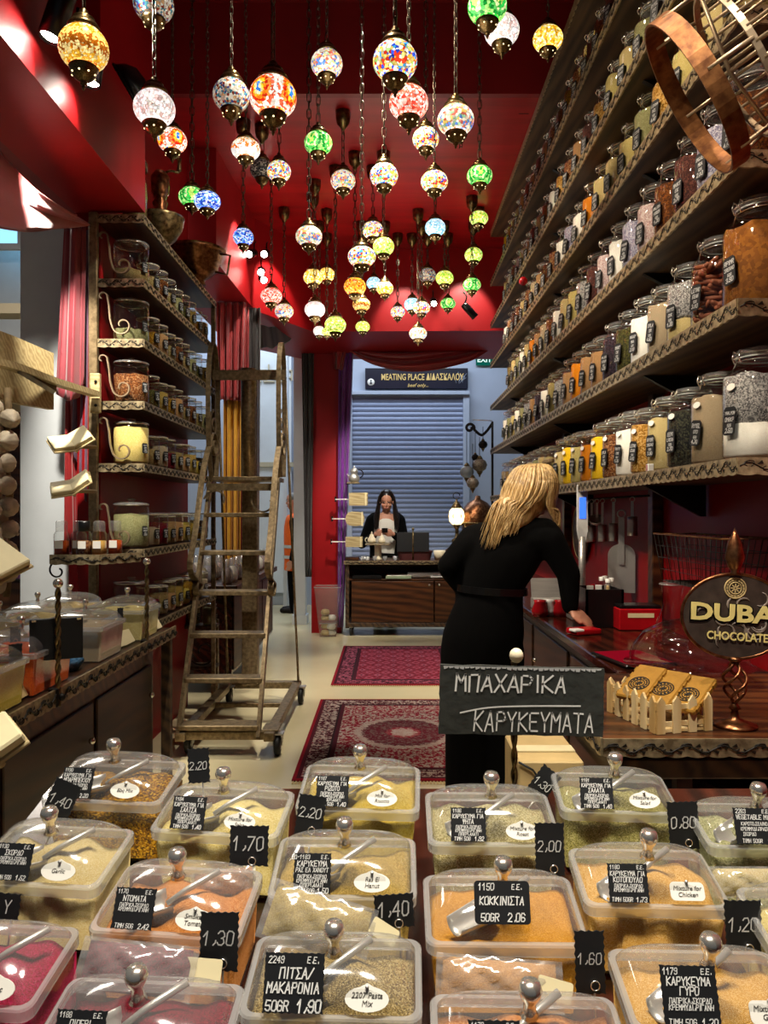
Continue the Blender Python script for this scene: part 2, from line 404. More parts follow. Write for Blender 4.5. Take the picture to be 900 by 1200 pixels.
M['signglow'] = m_emit('sign_strip_lamp', '#fff2d8', 6)
M['lampwhite'] = m_emit('spot_lamp_face', '#fff6e6', 30)
M['exit'] = m_emit('exit_green', '#0e6a5c', .7)
M['exittext'] = m_emit('exit_white', '#e6fff6', 1.2)
M['lcd'] = m_emit('blue_display', '#3d73ff', 1.6)
M['screen'] = m_emit('red_tablet_screen', '#b8142a', .5)
M['market_window'] = m_emit('sky_window', '#8fd0f4', 1.6)
M['goldfoil'] = m_plain('gold_foil', '#a87c2e', .45, .35, var=.12, sc=40, bump=.3)
M['darkbrown'] = m_plain('dark_chocolate_board', '#43372f', .35, var=.3, sc=40)
M['darkbrown2'] = m_plain('lighter_chocolate_swirl', '#8a7c70', .35)
M['dubai'] = m_plain('cream_yellow_letters', '#f1dd8a', .35, var=.06, Emission_Strength=0)
M['porcelain'] = m_plain('cream_porcelain', '#e5d8b8', .2)
M['goldenlamp'] = m_emit('warm_lamp_glass', '#ffe0a0', 3.0)
M['clearunlit'] = m_plain('unlit_mosaic', '#7c7468', .3, .2, var=.6, sc=60)
M['white_gloss'] = m_plain('white_gloss', '#d9d9d4', .3)
M['dimglass'] = m_glass('dim_mosaic_glass', (.6, .6, .55), .5, .5, .08, .1, (.5, .5, .48))
M['rubber'] = m_plain('black_rubber', '#121212', .6)
M['foilbag'] = m_glass('crinkled_bag_film', (.95, .93, .90), .25, .6, .12, .12)
def m_rug(name, hw, hh, a, b, c, field):
    t = NT(name); tc = t.n('ShaderNodeTexCoord'); sx = t.n('ShaderNodeSeparateXYZ'); t.l(tc.outputs['Object'], sx.inputs[0])
    dx = t.math('SUBTRACT', hw, t.math('ABSOLUTE', sx.outputs[0])); dy = t.math('SUBTRACT', hh, t.math('ABSOLUTE', sx.outputs[1]))
    d = t.math('MINIMUM', dx, dy)
    v1 = t.n('ShaderNodeTexVoronoi', distance='MANHATTAN'); v1.inputs['Scale'].default_value = 26; t.l(tc.outputs['Object'], v1.inputs['Vector']); v1.inputs['Randomness'].default_value = .35
    ns = t.noise(tc.outputs['Object'], 34, 4, .7)
    mg = t.n('ShaderNodeTexMagic', turbulence_depth=4); mg.inputs['Scale'].default_value = 12; mg.inputs['Distortion'].default_value = 2.2; t.l(tc.outputs['Object'], mg.inputs[0])
    s1 = t.math('GREATER_THAN', ns, .52); s2 = t.math('LESS_THAN', v1.outputs['Distance'], .30)
    flor = t.math('MULTIPLY', t.math('ADD', s1, s2), .5)
    if field == 'guls':
        gx = t.math('ABSOLUTE', t.math('SUBTRACT', t.math('FRACT', t.math('MULTIPLY', sx.outputs[0], 7)), .5)); gy = t.math('ABSOLUTE', t.math('SUBTRACT', t.math('FRACT', t.math('MULTIPLY', sx.outputs[1], 4.5)), .5))
        g = t.math('ADD', gx, gy); fieldc = t.ramp(g, [(0, c), (.12, b), (.25, a), (.38, c), (.44, a), (.7, b), (.8, a)], 'CONSTANT')
        fieldc = t.mix(t.math('MULTIPLY', s1, .35), fieldc, b)
    else:
        fieldc = t.ramp(flor, [(0, a), (.3, b), (.8, c)], 'CONSTANT')
        r = t.math('SQRT', t.math('ADD', t.math('POWER', t.math('DIVIDE', sx.outputs[0], hw*.55), 2), t.math('POWER', t.math('DIVIDE', sx.outputs[1], hh*.42), 2)))
        r = t.math('ADD', r, t.math('MULTIPLY', mg.outputs[1], .12))
        med = t.ramp(r, [(0, b), (.30, a), (.38, c), (.85, b), (1.0, a)], 'CONSTANT'); inm = t.math('LESS_THAN', r, 1.0)
        fieldc = t.mix(t.math('MULTIPLY', inm, .75), fieldc, med)
    bord = t.ramp(flor, [(0, c), (.3, b), (.8, a)], 'CONSTANT')
    k1 = t.math('LESS_THAN', d, .20); k2 = t.math('LESS_THAN', d, .16); k3 = t.math('LESS_THAN', d, .045); k4 = t.math('LESS_THAN', d, .022)
    col = t.mix(k1, fieldc, '#2a1a1c'); col = t.mix(t.math('MULTIPLY', k1, t.math('GREATER_THAN', d, .175)), col, c)
    col = t.mix(k2, col, bord); col = t.mix(k3, col, c); col = t.mix(k4, col, '#8c0f1e')
    col = t.mix(t.math('MULTIPLY', t.noise(tc.outputs['Object'], 220, 2), .45), col, '#3a2226')
    return t.done(t.bsdf(col, .95, 0, ns, .3, .004, Specular_IOR_Level=.1))
# lamp glass palettes
GL = {
 'multi': m_globe('mosaic_many_colours', ['#f7f2df', '#2a49c8', '#ffe27a', '#e03a20', '#fffaf0', '#3fa0d8', '#ffb03a', '#f4f0e4', '#9fd870'], 'rand', 1.5, 15),
 'pastel': m_globe('mosaic_pastel', ['#fff0d0', '#e89080', '#fff4dc', '#5a8ad8', '#ffd870', '#f0e8dc', '#d86a58', '#fff0d8', '#9ac8a0'], 'rand', 1.15, 15),
 'blue': m_globe('mosaic_blue', ['#2b58d8', '#6fb0ff', '#d8ecff', '#1d3cb0', '#f4f8ff', '#4a90f0', '#b8c8ff'], 'rand', 1.3, 15),
 'paleblue': m_globe('mosaic_pale_blue', ['#bfe8f4', '#8fd0ee', '#eaffff', '#6fb8e4', '#d8f4ff'], 'rand', 1.5, 14),
 'green': m_globe('mosaic_green', ['#0d9a2e', '#c9f070', '#2fc04a', '#e8ffb0', '#58d060', '#128a30', '#9fe878'], 'flower', 1.3, 14),
 'lime': m_globe('mosaic_yellow_green', ['#e8f070', '#a8d840', '#f8ffb8', '#78c040', '#f0e060', '#d8f080'], 'rand', 1.4, 14),
 'yellow': m_globe('mosaic_yellow', ['#ffd84a', '#fff2a8', '#f0b020', '#ffe880', '#e8a018', '#fff8d0'], 'rand', 1.5, 15),
 'amber': m_globe('mosaic_amber', ['#f0b030', '#ffdf90', '#a85a10', '#f8d070', '#d08820', '#ffe8b0'], 'band', 1.05, 24, .06),
 'orange': m_globe('mosaic_orange', ['#3a7ad0', '#ffb030', '#ff9a28', '#ffc860', '#ff8a20'], 'flower', 1.4, 14),
 'flower': m_globe('mosaic_sunflower', ['#1d50e0', '#2f8af0', '#ffe9a0', '#ffcf30', '#ff7a18', '#d92a12', '#ff8a3a', '#fff0dc', '#e86040', '#fff6ea', '#f8e8d8'], 'flower', 1.45, 19, .04),
 'pink': m_globe('mosaic_pink_red', ['#ff8a70', '#ffd8c8', '#e04030', '#ffb8a8', '#fff0e8', '#ff6a50'], 'rand', 1.4, 17),
 'white': m_globe('mosaic_white', ['#fffaf4', '#ffeef0', '#ffffff', '#f8e4e0', '#fff8e8', '#f0c8c0'], 'rand', 1.15, 13, .05),
 'band': m_globe('mosaic_banded', ['#fffdf4', '#fffaf0', '#ffffff', '#f08030', '#fff6e0', '#f8b060', '#78c8d0'], 'band', 1.15, 18, .05),
 'redband': m_globe('mosaic_red_and_yellow', ['#ffc840', '#f0a020', '#e03a18', '#ffe080', '#f8b030'], 'rand', 1.3, 14),
 'dim': m_globe('mosaic_unlit', ['#55524c', '#9a958a', '#2c2a28', '#c8c2b2', '#3a3a40', '#777064'], 'rand', .12, 17, .07),
 'dimmulti': m_globe('mosaic_low_lit', ['#d8d2c0', '#3a4a90', '#c8a070', '#8a3020', '#e8e2d0', '#4a90a0', '#b8b0a0', '#f0eadc'], 'rand', .55, 17, .08),
}
# spices
SP = {}
DEEP = 'white greyseed honey blackleaf yellow bluepack darkred purpleblack'.split()
def deeper(h):
    """the same colour a little darker and fuller"""
    c = lin(h)[:3]; top = max(c); return tuple(max(0.0, (top-(top-x)*1.12)*.76) for x in c)+(1,)
def spice(k, cols, sc=300, bump=.8):
    if k not in DEEP: cols = [deeper(c) for c in cols]
    SP[k] = m_grain('spice_'+k, cols, sc*(2.4 if sc > 300 else 1.5), .9, bump*.6)
spice('brown_flakes', ['#6b4a1c', '#a87c32', '#3f2a10', '#8a6226', '#c49a4a'], 240)
spice('pale_yellow', ['#cdba78', '#dccb90', '#b9a460', '#e6d8a6'], 420)
spice('cream', ['#cbb680', '#dac796', '#bca46a', '#e4d4a8'], 520)
spice('tomato', ['#bc7c4c', '#cc9060', '#aa6a3c', '#d8a070'], 420)
spice('sumac', ['#5a1420', '#7a2030', '#45101a', '#8c3040'], 420)
spice('beet', ['#8c1c3c', '#a83050', '#701430', '#b84868'], 420)
spice('mustard', ['#a0854a', '#b4985a', '#86703a', '#c8ae70'], 420)
spice('curry', ['#b59a48', '#c8b060', '#9c8238', '#d4c078'], 460)
spice('herb', ['#7c6840', '#a48e60', '#54442a', '#8e7a4c', '#c0ac80'], 330)
spice('herb_green', ['#7e7844', '#a09860', '#5c5628', '#bcb484', '#8c8450'], 330)
spice('oregano', ['#968a5c', '#b4a87a', '#70663e', '#ccc29c'], 330)
spice('orange', ['#c08a44', '#d09a54', '#b07c38', '#daa662'], 460)
spice('chicken', ['#c69a5a', '#d4aa6c', '#b68a48', '#dfbb84'], 420)
spice('paprika', ['#b0501c', '#c46428', '#984010', '#cc7434'], 420)
spice('white', ['#e6e2d6', '#f0ede4', '#d8d2c4'], 500, .4)
spice('greyseed', ['#8c8a88', '#5c5a5a', '#b8b4b0', '#403e40', '#a09c98'], 170)
spice('beigepowder', ['#a8967c', '#b4a48a', '#9c8a70'], 500, .3)
spice('blackleaf', ['#15130e', '#2b2a1e', '#3c3c2c', '#0d0c09'], 120)
spice('granola', ['#a87c44', '#c89c60', '#86602e', '#dcb880'], 130)
spice('redgrain', ['#6c4028', '#8c5c3c', '#4c2a1a', '#a88464'], 130)
spice('yellow', ['#e0b410', '#f0c828', '#d0a208'], 420, .3)
spice('peach', ['#d88a3c', '#e49c50', '#cc7c30'], 460, .3)
spice('tan', ['#b08a64', '#c09a74', '#a07a54'], 420, .5)
spice('darkgreen', ['#3c3a1a', '#57542a', '#25240e'], 160)
spice('purpleblack', ['#241820', '#3c2c38', '#140c12'], 160)
spice('honey', ['#7a4712', '#8a5418', '#6a3c0e'], 60, .05)
spice('pinksalt', ['#b49a98', '#c8b4b0', '#a08484', '#dcd0cc'], 170)
spice('violet', ['#8c889c', '#b4b0c0', '#74708a', '#d4d0d8'], 170)
spice('darkred', ['#40201a', '#5c3228', '#2c1612'], 150)
spice('brownbark', ['#5a341c', '#7c4c2c', '#40220f'], 120)
spice('palegreen', ['#969468', '#b2ae86', '#787850'], 300)
spice('bluepack', ['#5a96c8', '#78b0dc', '#4684b8'], 60)
SP['cinnamon'] = m_plain('cinnamon_bark', '#7a3d1c', .7, var=.3, sc=40, bump=.4)
# ------------------------------------------------------------------ lettering
STK = {'A': '00 26 40,12 32', 'B': '00 06 36 45 44 33 03,33 42 41 30 00', 'C': '45 36 16 05 01 10 30 41', 'D': '00 06 26 44 42 20 00', 'E': '46 06 00 40,03 33', 'F': '46 06 00,03 33', 'G': '45 36 16 05 01 10 30 41 43 23',
 'H': '00 06,40 46,03 43', 'I': '20 26', 'J': '36 31 20 10 01', 'K': '00 06,46 03 40', 'L': '06 00 40', 'M': '00 06 23 46 40', 'N': '00 06 40 46', 'O': '10 01 05 16 36 45 41 30 10', 'P': '00 06 36 45 44 33 03', 'Q': '10 01 05 16 36 45 41 30 10,22 40',
 'R': '00 06 36 45 44 33 03,23 40', 'S': '45 36 16 05 14 32 41 30 10 01', 'T': '06 46,26 20', 'U': '06 01 10 30 41 46', 'V': '06 20 46', 'W': '06 10 24 30 46', 'X': '00 46,06 40', 'Y': '06 23 46,23 20', 'Z': '06 46 00 40',
 'Γ': '00 06 46', 'Δ': '00 26 40 00', 'Θ': '10 01 05 16 36 45 41 30 10,13 33', 'Λ': '00 26 40', 'Ξ': '06 46,13 33,00 40', 'Π': '00 06 46 40', 'Σ': '46 06 23 00 40', 'Φ': '20 26,15 04 02 11 31 42 44 35 15', 'Ψ': '20 26,06 04 13 33 44 46', 'Ω': '00 10 02 04 16 36 44 42 30 40',
 '0': '10 01 05 16 36 45 41 30 10', '1': '04 26 20', '2': '05 16 36 45 44 00 40', '3': '05 16 36 45 44 33 23,33 42 41 30 10 01', '4': '30 36 02 42', '5': '46 06 03 33 42 41 30 10 01', '6': '45 36 16 05 01 10 30 41 42 33 13 02', '7': '06 46 10', '8': '13 04 05 16 36 45 44 33 13 02 01 10 30 41 42 33', '9': '01 10 30 41 45 36 16 05 04 13 33 44',
 ',': '22 21 10', '.': '20 21', '/': '00 46', '-': '13 33', '€': '45 36 16 05 01 10 30 41,03 33', '~': '03 14 23 34 43'}
GR = {0x391: 'A', 0x392: 'B', 0x395: 'E', 0x396: 'Z', 0x397: 'H', 0x399: 'I', 0x39a: 'K', 0x39c: 'M', 0x39d: 'N', 0x39f: 'O', 0x3a1: 'P', 0x3a4: 'T', 0x3a5: 'Y', 0x3a7: 'X'}
def strokes(mb, text, x, y, h, wd=None, slant=.1, jit=.0, Mx=None, z=.0008, mi=0):
    """handwritten capitals as flat chalk strokes, starting at x, baseline y, height h; returns the width"""
    u = h/6; wd = wd or h*.11; cx = x
    for ch in text.upper().translate(GR):
        if ch == ' ': cx += 3*u; continue
        d = STK.get(ch)
        if d is None: cx += 4*u; continue
        sq = .75
        for pl in d.split(','):
            pts = []
            for q in pl.split(' '):
                a, b = int(q[0])-(.9 if ch == 'I' else 0), int(q[1]); pts.append((cx+a*u*sq+b*u*slant+random.uniform(-jit, jit)*u, y+b*u+random.uniform(-jit, jit)*u))
            for (x0, y0), (x1, y1) in zip(pts, pts[1:]):
                L = math.hypot(x1-x0, y1-y0) or 1e-6; ex, ey = (x1-x0)/L*wd/2, (y1-y0)/L*wd/2
                mb.add([(x0-ex-ey, y0-ey+ex, z), (x0-ex+ey, y0-ey-ex, z), (x1+ex+ey, y1+ey-ex, z), (x1+ex-ey, y1+ey+ex, z)], [(0, 1, 2, 3)], False, mi, Mx)
        cx += (2.5/.95 if ch in 'I,.' else 4.4)*u*.95
    return cx-x
def text_w(text, h): return sum(3 if c == ' ' else (2.5 if c in 'I,.' else 4.4*.95) for c in text.upper().translate(GR))*h/6
def words_in(mb, lines, w, h, Mx=None, z=.0008, fit=.9, jit=.25, wk=.11):
    """lines: (text, x centre -1..1, y centre 0..1 from the bottom, relative height)"""
    for tx, xc, yc, rh in lines:
        hh = h*rh; tw = text_w(tx, hh)
        if tw > w*fit: hh *= w*fit/tw; tw = w*fit
        strokes(mb, tx, xc*w/2-tw/2, (yc-.5)*h-hh/2, hh, hh*wk, .1, jit, Mx, z)
_FONT = {}
def font_mesh(text, size, mat, extrude=0.0006, shear=0, bold=0, align='CENTER'):
    k = (text, size, mat.name, extrude, shear, bold)
    if k in _FONT: return _FONT[k]
    c = bpy.data.curves.new('lettering', 'FONT'); c.body = text; c.size = size; c.extrude = extrude; c.align_x = align; c.align_y = 'CENTER'; c.shear = shear; c.offset = bold; c.resolution_u = 3
    o = bpy.data.objects.new('lettering_source', c); COL.objects.link(o)
    dg = bpy.context.evaluated_depsgraph_get(); me = bpy.data.meshes.new_from_object(o.evaluated_get(dg))
    bpy.data.objects.remove(o); me.materials.clear(); me.materials.append(mat); _FONT[k] = me; return me
def mesh_w(me): 
    xs = [v.co.x for v in me.vertices]; return (max(xs)-min(xs)) if xs else 0
def zigzag(w, h, step=.004, amp=.0014):
    """outline of a card cut with pinking shears"""
    pts = []
    def edge(x0, y0, x1, y1, nx, ny):
        n = max(2, int(math.hypot(x1-x0, y1-y0)/step))
        for k in range(n):
            t = k/n; a = amp if k % 2 else 0; pts.append((x0+(x1-x0)*t+nx*a, y0+(y1-y0)*t+ny*a))
    edge(-w/2, -h/2, w/2, -h/2, 0, 1); edge(w/2, -h/2, w/2, h/2, -1, 0); edge(w/2, h/2, -w/2, h/2, 0, -1); edge(-w/2, h/2, -w/2, -h/2, 1, 0)
    return pts
def vine(length, h, pitch, r, n=6):
    """scrolling vine relief along +x in the xz plane, centred on z=0, standing on y=0 towards -y"""
    mb = MB(); k = max(1, int(length/pitch)); pitch = length/k
    pts = [Vector((i/(k*n)*length, -r*.4, math.sin(2*math.pi*i/n)*h*.22)) for i in range(k*n+1)]
    mb.tube(pts, r, 4)
    for i in range(k):
        x = (i+.3)*pitch; sg = 1
        for sg, xx in ((1, x), (-1, x+pitch*.5)):
            mb.tube([Vector((xx, -r*.4, 0))+Vector((math.cos(R(a))*(.09*pitch+.0006*a/9), 0, sg*(h*.16+math.sin(R(a))*h*.17))) for a in range(-90, 250, 48)], r*.8, 3)
            mb.add([(xx+pitch*.16, -r*.6, sg*h*.1), (xx+pitch*.30, -r*.6, sg*h*.34), (xx+pitch*.34, -r*.6, sg*h*.12)], [(0, 1, 2)], False)
    return mb
def remeshed(name, mb, mat, voxel, parent=None, smooth=4, M=None):
    src = mb.build('source', mat)
    m = src.modifiers.new('r', 'REMESH'); m.mode = 'VOXEL'; m.voxel_size = voxel
    s2 = src.modifiers.new('s', 'SMOOTH'); s2.factor = .5; s2.iterations = smooth
    dg = bpy.context.evaluated_depsgraph_get(); me = bpy.data.meshes.new_from_object(src.evaluated_get(dg)); me.name = name
    bpy.data.objects.remove(src)
    me.polygons.foreach_set('use_smooth', [True]*len(me.polygons))
    if not me.materials: me.materials.append(mat)
    return inst(name, me, parent, M)
def limb(mb, pts, radii, n=14, flat=1.0):
    """tapered limb with rounded ends"""
    pts = [Vector(p) for p in pts]
    for (a, ra), (b, rb) in zip(zip(pts, radii), list(zip(pts, radii))[1:]):
        L = (b-a).length; k = max(2, int(L/.02))
        prof = [(ra+(rb-ra)*i/k, L*i/k) for i in range(k+1)]
        mb.lathe([(0, 0)]+prof+[(0, L)], n, align(a, b))
    for p, r in zip(pts, radii): mb.ball(p, r, n)
# ================================================================== THE SETTING
def sbox(name, x0, x1, y0, y1, z0, z1, m, label=None):
    return struct(name, MB().box(((x0+x1)/2, (y0+y1)/2, (z0+z1)/2), (x1-x0, y1-y0, z1-z0)), m, label)
sbox('floor', -7, 4, -1.5, 13, -.1, 0, M['floor'])
sbox('wall_right', 1.33, 1.45, -.5, 7.55, 0, 4.9, M['red'])
sbox('wall_left', -1.62, -1.50, 4.0, 5.75, 0, 4.9, M['red'])
sbox('wall_left.001', -1.75, -1.62, -.5, 4.0, 3.0, 4.9, M['maroon'])
sbox('ceiling', -1.9, 1.33, 5.10, 9.5, 4.2, 4.3, M['ceil'])
sbox('ceiling.001', -1.75, 1.45, -.5, 5.05, 4.8, 4.9, M['maroon'])
sbox('ceiling_step', -1.62, 1.33, 5.05, 5.10, 4.2, 4.9, M['maroon'])
sbox('wall_left_beam', -1.62, -1.26, -.5, 3.98, 3.0, 3.44, M['red'])
mb = MB().prism([(-1.30, 5.8), (-1.25, 7.2), (-.79, 8.05), (1.33, 8.0), (1.33, 9.5), (-1.05, 9.5), (-1.8, 8.6), (-1.8, 5.8)], 3.34, 4.2)
struct('wall_back_bulkhead', mb, M['red'])
sbox('pillar', -.92, -.56, 9.2, 9.5, 0, 3.34, M['red'])
sbox('wall_back', -4.5, 4, 12.0, 12.2, 0, 5.5, M['hall'])
sbox('pillar.001', -2.06, -1.79, 4.3, 4.6, 0, 5, M['white'])
sbox('pillar.002', -1.22, -1.07, 9.9, 10.1, 0, 3.6, M['white'])
sbox('baseboard_pillar', -1.24, -1.05, 9.88, 10.12, 0, .12, M['white'])
mb = MB(); mb.box((-5.3, 8.4, 1.5), (3.6, .2, 3.0)); struct('wall_market', mb, M['beige'])
mb = MB()
for z in (2.35, 2.7, 3.05, 3.5): mb.box((-5.0, 8.15-.2*(z-2), z), (4, .25, .10))
struct('trim_1', mb, M['beige'])
sbox('wall_market.001', -7, -3.5, 8.7, 8.8, 3.0, 5, M['white'])
mb = MB(); mb.box((-3.95, 8.3, 4.62), (.9, .05, .6)); o = struct('window_1', mb, M['market_window'])
mb = MB(); mb.box((-3.95, 8.26, 4.62), (.06, .04, .6)); mb.box((-3.95, 8.26, 4.30), (.95, .06, .06)); x = mb.build('window_frame', M['white'], o)
# pale wall panel with key pattern seen through the window of the hall
mb = MB(); mb.box((-1.93, 11.93, 2.3), (.85, .06, 4.2)); struct('wall_back_panel', mb, M['white'])
mb = MB()
for k in range(3):
    x, z = -2.05+k*.2, 3.55
    for a, b, w, h in ((0, 0, .17, .02), (0, .17, .02, .19), (.08, .17, .18, .02), (.16, .09, .02, .16), (.1, .06, .1, .02), (.05, .10, .02, .08)):
        mb.box((x+a, 11.88, z+b-.08), (w, .03, h))
struct('trim_2', mb, M['beige'])
sbox('trim_3', -2.3, -1.4, 11.86, 11.93, 2.15, 2.22, M['beige'])
sbox('trim_4', -1.56, -1.50, 11.4, 11.6, 0, 4, M['white'])
# roller shutter opening
mb = MB(); W_, Z_ = 1.72, 3.26
sx = .30
def shut(u, v):
    z = v*Z_; return (sx-W_/2+u*W_, 11.93-.012*abs(math.sin(z*math.pi/.075)), z)
mb.grid(shut, 2, 264, smooth=False); o = struct('door_1', mb, M['shutter'])
mb = MB()
for sgn in (-1, 1): mb.box((sx+sgn*(W_/2+.05), 11.93, Z_/2), (.1, .10, Z_), .01)
mb.box((sx, 11.91, Z_+.03), (W_+.2, .16, .06), .01); mb.build('door_frame', M['hall'], o)
# ------------------------------------------------------------------ rugs
def rug(name, x0, x1, y0, y1, m, label):
    hw, hh = (x1-x0)/2, (y1-y0)/2; mb = MB().box((0, 0, 0), (2*hw, 2*hh, .012), .004)
    o = mb.build(name, m, None, T((x0+x1)/2, (y0+y1)/2, .0075)); tag(o, label, 'rug')
    mb = MB()
    n = int(hw*2/.018)
    for sgn in (-1, 1):
        for k in range(n): mb.box((-hw+(k+.5)*.018, sgn*(hh+.018), -.002), (.008, .04, .003))
    mb.build('fringe', M['kraft'], o)
rug('patterned_rug', -.52, .72, 4.12, 5.90, m_rug('cream_crimson_rug', .62, .89, '#8e1a2e', '#b9a99c', '#4a1520', 'medallion'), 'crimson and cream medallion rug nearer the woman, in front of the steps')
rug('patterned_rug', -.48, .72, 6.40, 8.25, m_rug('crimson_rug', .60, .925, '#7c1526', '#a8586a', '#3a0d1a', 'guls'), 'deep crimson rug with small repeated motifs in front of the walnut counter')
# ------------------------------------------------------------------ wall shelves
SZ = [1.607, 2.062, 2.487, 2.90, 3.29, 3.70]
SN = ['lowest', 'second', 'third', 'fourth', 'fifth', 'sixth']
Y0, Y1, XS = 2.20, 7.50, 1.0
def trim_profile(L, h, pitch=.05):
    pts = [(0, 0), (0, h)]; n = int(L/pitch)
    pts = [(0, h), (L, h)]
    for k in range(n*4, -1, -1):
        x = L*k/(n*4); pts.append((x, .004*(1-abs(math.sin(k*math.pi/4)))))
    return pts
VEDGE = vine(Y1-Y0, .05, .085, .0018).data('vine_relief', M['vine'])
VEND = vine(.32, .05, .10, .0020).data('vine_relief', M['vine'])
tb = MB(); tb.prism(trim_profile(Y1-Y0, .052), -.004, .004, FR((0, 0, 0), (0, -1, 0), (0, 0, 1), (-1, 0, 0)))
TEDGE = tb.data('edge_trim', M['trim'])
tb = MB(); tb.prism(trim_profile(.33, .052), -.004, .004, FR((0, 0, 0), (1, 0, 0), (0, 0, 1), (0, -1, 0))); TEND = tb.data('end_trim', M['trim'])
for i, z in enumerate(SZ+[4.185]):
    top = i == 6
    t = thing('wall_shelf', 'bare top plank of the tall jar shelving, up against the red ceiling' if top else 'long %s shelf of the tall jar shelving, with vine-patterned metal edge' % SN[i], 'shelf', T(XS, Y0, z-.052), 'shelves of the tall jar wall')
    MB().box((.165, (Y1-Y0)/2, .026 if not top else .012), (.33, Y1-Y0, .036 if not top else .02)).build('board', M['shelfwood'], t)
    inst('edge_trim', TEDGE, t, T(0, Y1-Y0, 0)); inst('end_trim', TEND, t)
    if not top:
        inst('vine_relief', VEDGE, t, FR((-.004, Y1-Y0, .027), (0, -1, 0), (1, 0, 0), (0, 0, 1)))
        inst('vine_relief', VEND, t, T(.005, -.004, .027))
        for y in (1.0, 2.75, 4.5):
            b = MB(); b.prism([(0, 0), (.26, 0), (.26, -.13), (.24, -.13)], -.012, .012, FR((.06, y, .006), (1, 0, 0), (0, 0, 1), (0, -1, 0))); b.build('bracket', M['iron'], t)
for y in (3.74, 5.6):
    o = MB().box((0, 0, 0), (.05, .07, 3.24), .004).build('shelf_upright', M['walnut'], None, T(1.30, y, 2.53)); tag(o, 'dark wooden upright on the red wall %s' % ('between the hanging scoops and wire basket' if y < 4 else 'behind the blonde woman'), 'upright')
# ------------------------------------------------------------------ clasp jars
def jar_meshes(r, h, sq=None):
    n = 22; d = {}
    d['glass_body'] = MB().lathe([(0, .002), (r*.9, .002), (r, .016), (r, h*.66), (r*.97, h*.72), (r*.86, h*.79), (r*.68, h*.84), (r*.64, h*.86), (r*.64, h*.90)], n, sq=sq).data('glass_body', M['glass'])
    d['glass_lid'] = MB().lathe([(r*.64, h*.915), (r*.70, h*.92), (r*.70, h*.955), (r*.64, h*.985), (r*.4, h), (0, h)], n).data('glass_lid', M['lidglass'])
    m = MB(); m.ring((0, 0, h*.908), r*.665, r*.022, n, 5); d['seal_ring'] = m.data('seal_ring', M['white_gloss'])
    m = MB(); m.ring((0, 0, h*.878), r*.66, .0016, n, 4); m.ring((0, 0, h*.94), r*.715, .0016, n, 4)
    y = -r*.70
    for sx in (-.014, .014): m.tube([(sx, y, h*.94), (sx, y-.014, h*.96), (sx, y-.020, h*.90), (sx, y-.012, h*.85), (sx, y-.004, h*.878)], .0024, 5)
    m.tube([(-.014, y-.020, h*.90), (0, y-.024, h*.885), (.014, y-.020, h*.90)], .0024, 5)
    m.tube([(-.02, -y, h*.94), (-.02, -y+.016, h*.90), (.02, -y+.016, h*.90), (.02, -y, h*.94)], .0024, 5)
    m.tube([(-.014, y-.004, h*.878), (-r*.74, y*.5, h*.82), (-r*.64, 0, h*.86)], .0018, 4); d['wire_clasp'] = m.data('wire_clasp', M['chrome'])
    return d
def jar_content(r, h, z0, z1, m, tilt=0.0, seed=0, sq=None):
    q = random.Random(seed); n = 22; rr = r*.965; b = MB(); rings = [(rr*.92, z0), (rr, z0+.01), (rr, z1)]
    vs = []; fs = []
    for rad, z in rings:
        for k in range(n):
            a = 2*math.pi*(k+.5)/n; c, s_ = math.cos(a), math.sin(a); f = 1
            if sq: f = (abs(c)**sq+abs(s_)**sq)**(-1/sq)
            vs.append((rad*c*f, rad*s_*f, z+(tilt*s_*r+q.uniform(-.006, .006) if rad == rr and z == z1 else 0)))
    for i in range(2):
        for k in range(n): fs.append((i*n+k, i*n+(k+1) % n, (i+1)*n+(k+1) % n, (i+1)*n+k))
    m0 = len(vs); vs.append((0, 0, z1+r*.12)); vs.append((0, 0, z0))
    for k in range(n): fs.append((2*n+k, 2*n+(k+1) % n, m0)); fs.append((k, m0+1, (k+1) % n))
    return b.add(vs, fs, True).data('contents', m)
_JM = {}; _JC = {}; _JL = {}
def label_mesh(seed, w=.050, h=.086):
    if seed not in _JL:
        random.seed(seed); c = .008
        pl = [(-w/2+c, -h/2), (w/2-c, -h/2), (w/2, -h/2+c), (w/2, h/2-c), (w/2-c, h/2), (-w/2+c, h/2), (-w/2, h/2-c), (-w/2, -h/2+c)]
        card = MB().prism(pl, 0, .0025).data('chalk_label', M['blackcard'])
        L = MB(); rows = [''.join(random.choice('AEIKLMNOPRSTY') for _ in range(random.randint(4, 7))), ''.join(random.choice('AEIKLMNOPRSTY') for _ in range(random.randint(3, 6)))]
        for tx, yc, rh in ((rows[0], .78, .15), (rows[1], .55, .13), ('50G', .34, .10), ('%d,%d0' % (random.randint(1, 4), random.randint(1, 9)), .16, .15)):
            words_in(L, [(tx, .1, yc, rh)], w, h, None, .0032, .86, .35, .18)
        _JL[seed] = (card, L.data('lettering', M['chalkdim']))
    return _JL[seed]
def oval_tag(name='paper_tag', w=.018, h=.011):
    pl = [(w*math.cos(2*math.pi*k/14), h*math.sin(2*math.pi*k/14)) for k in range(14)]
    return MB().prism(pl, 0, .001).data(name, M['paper'])
TAGM = oval_tag()
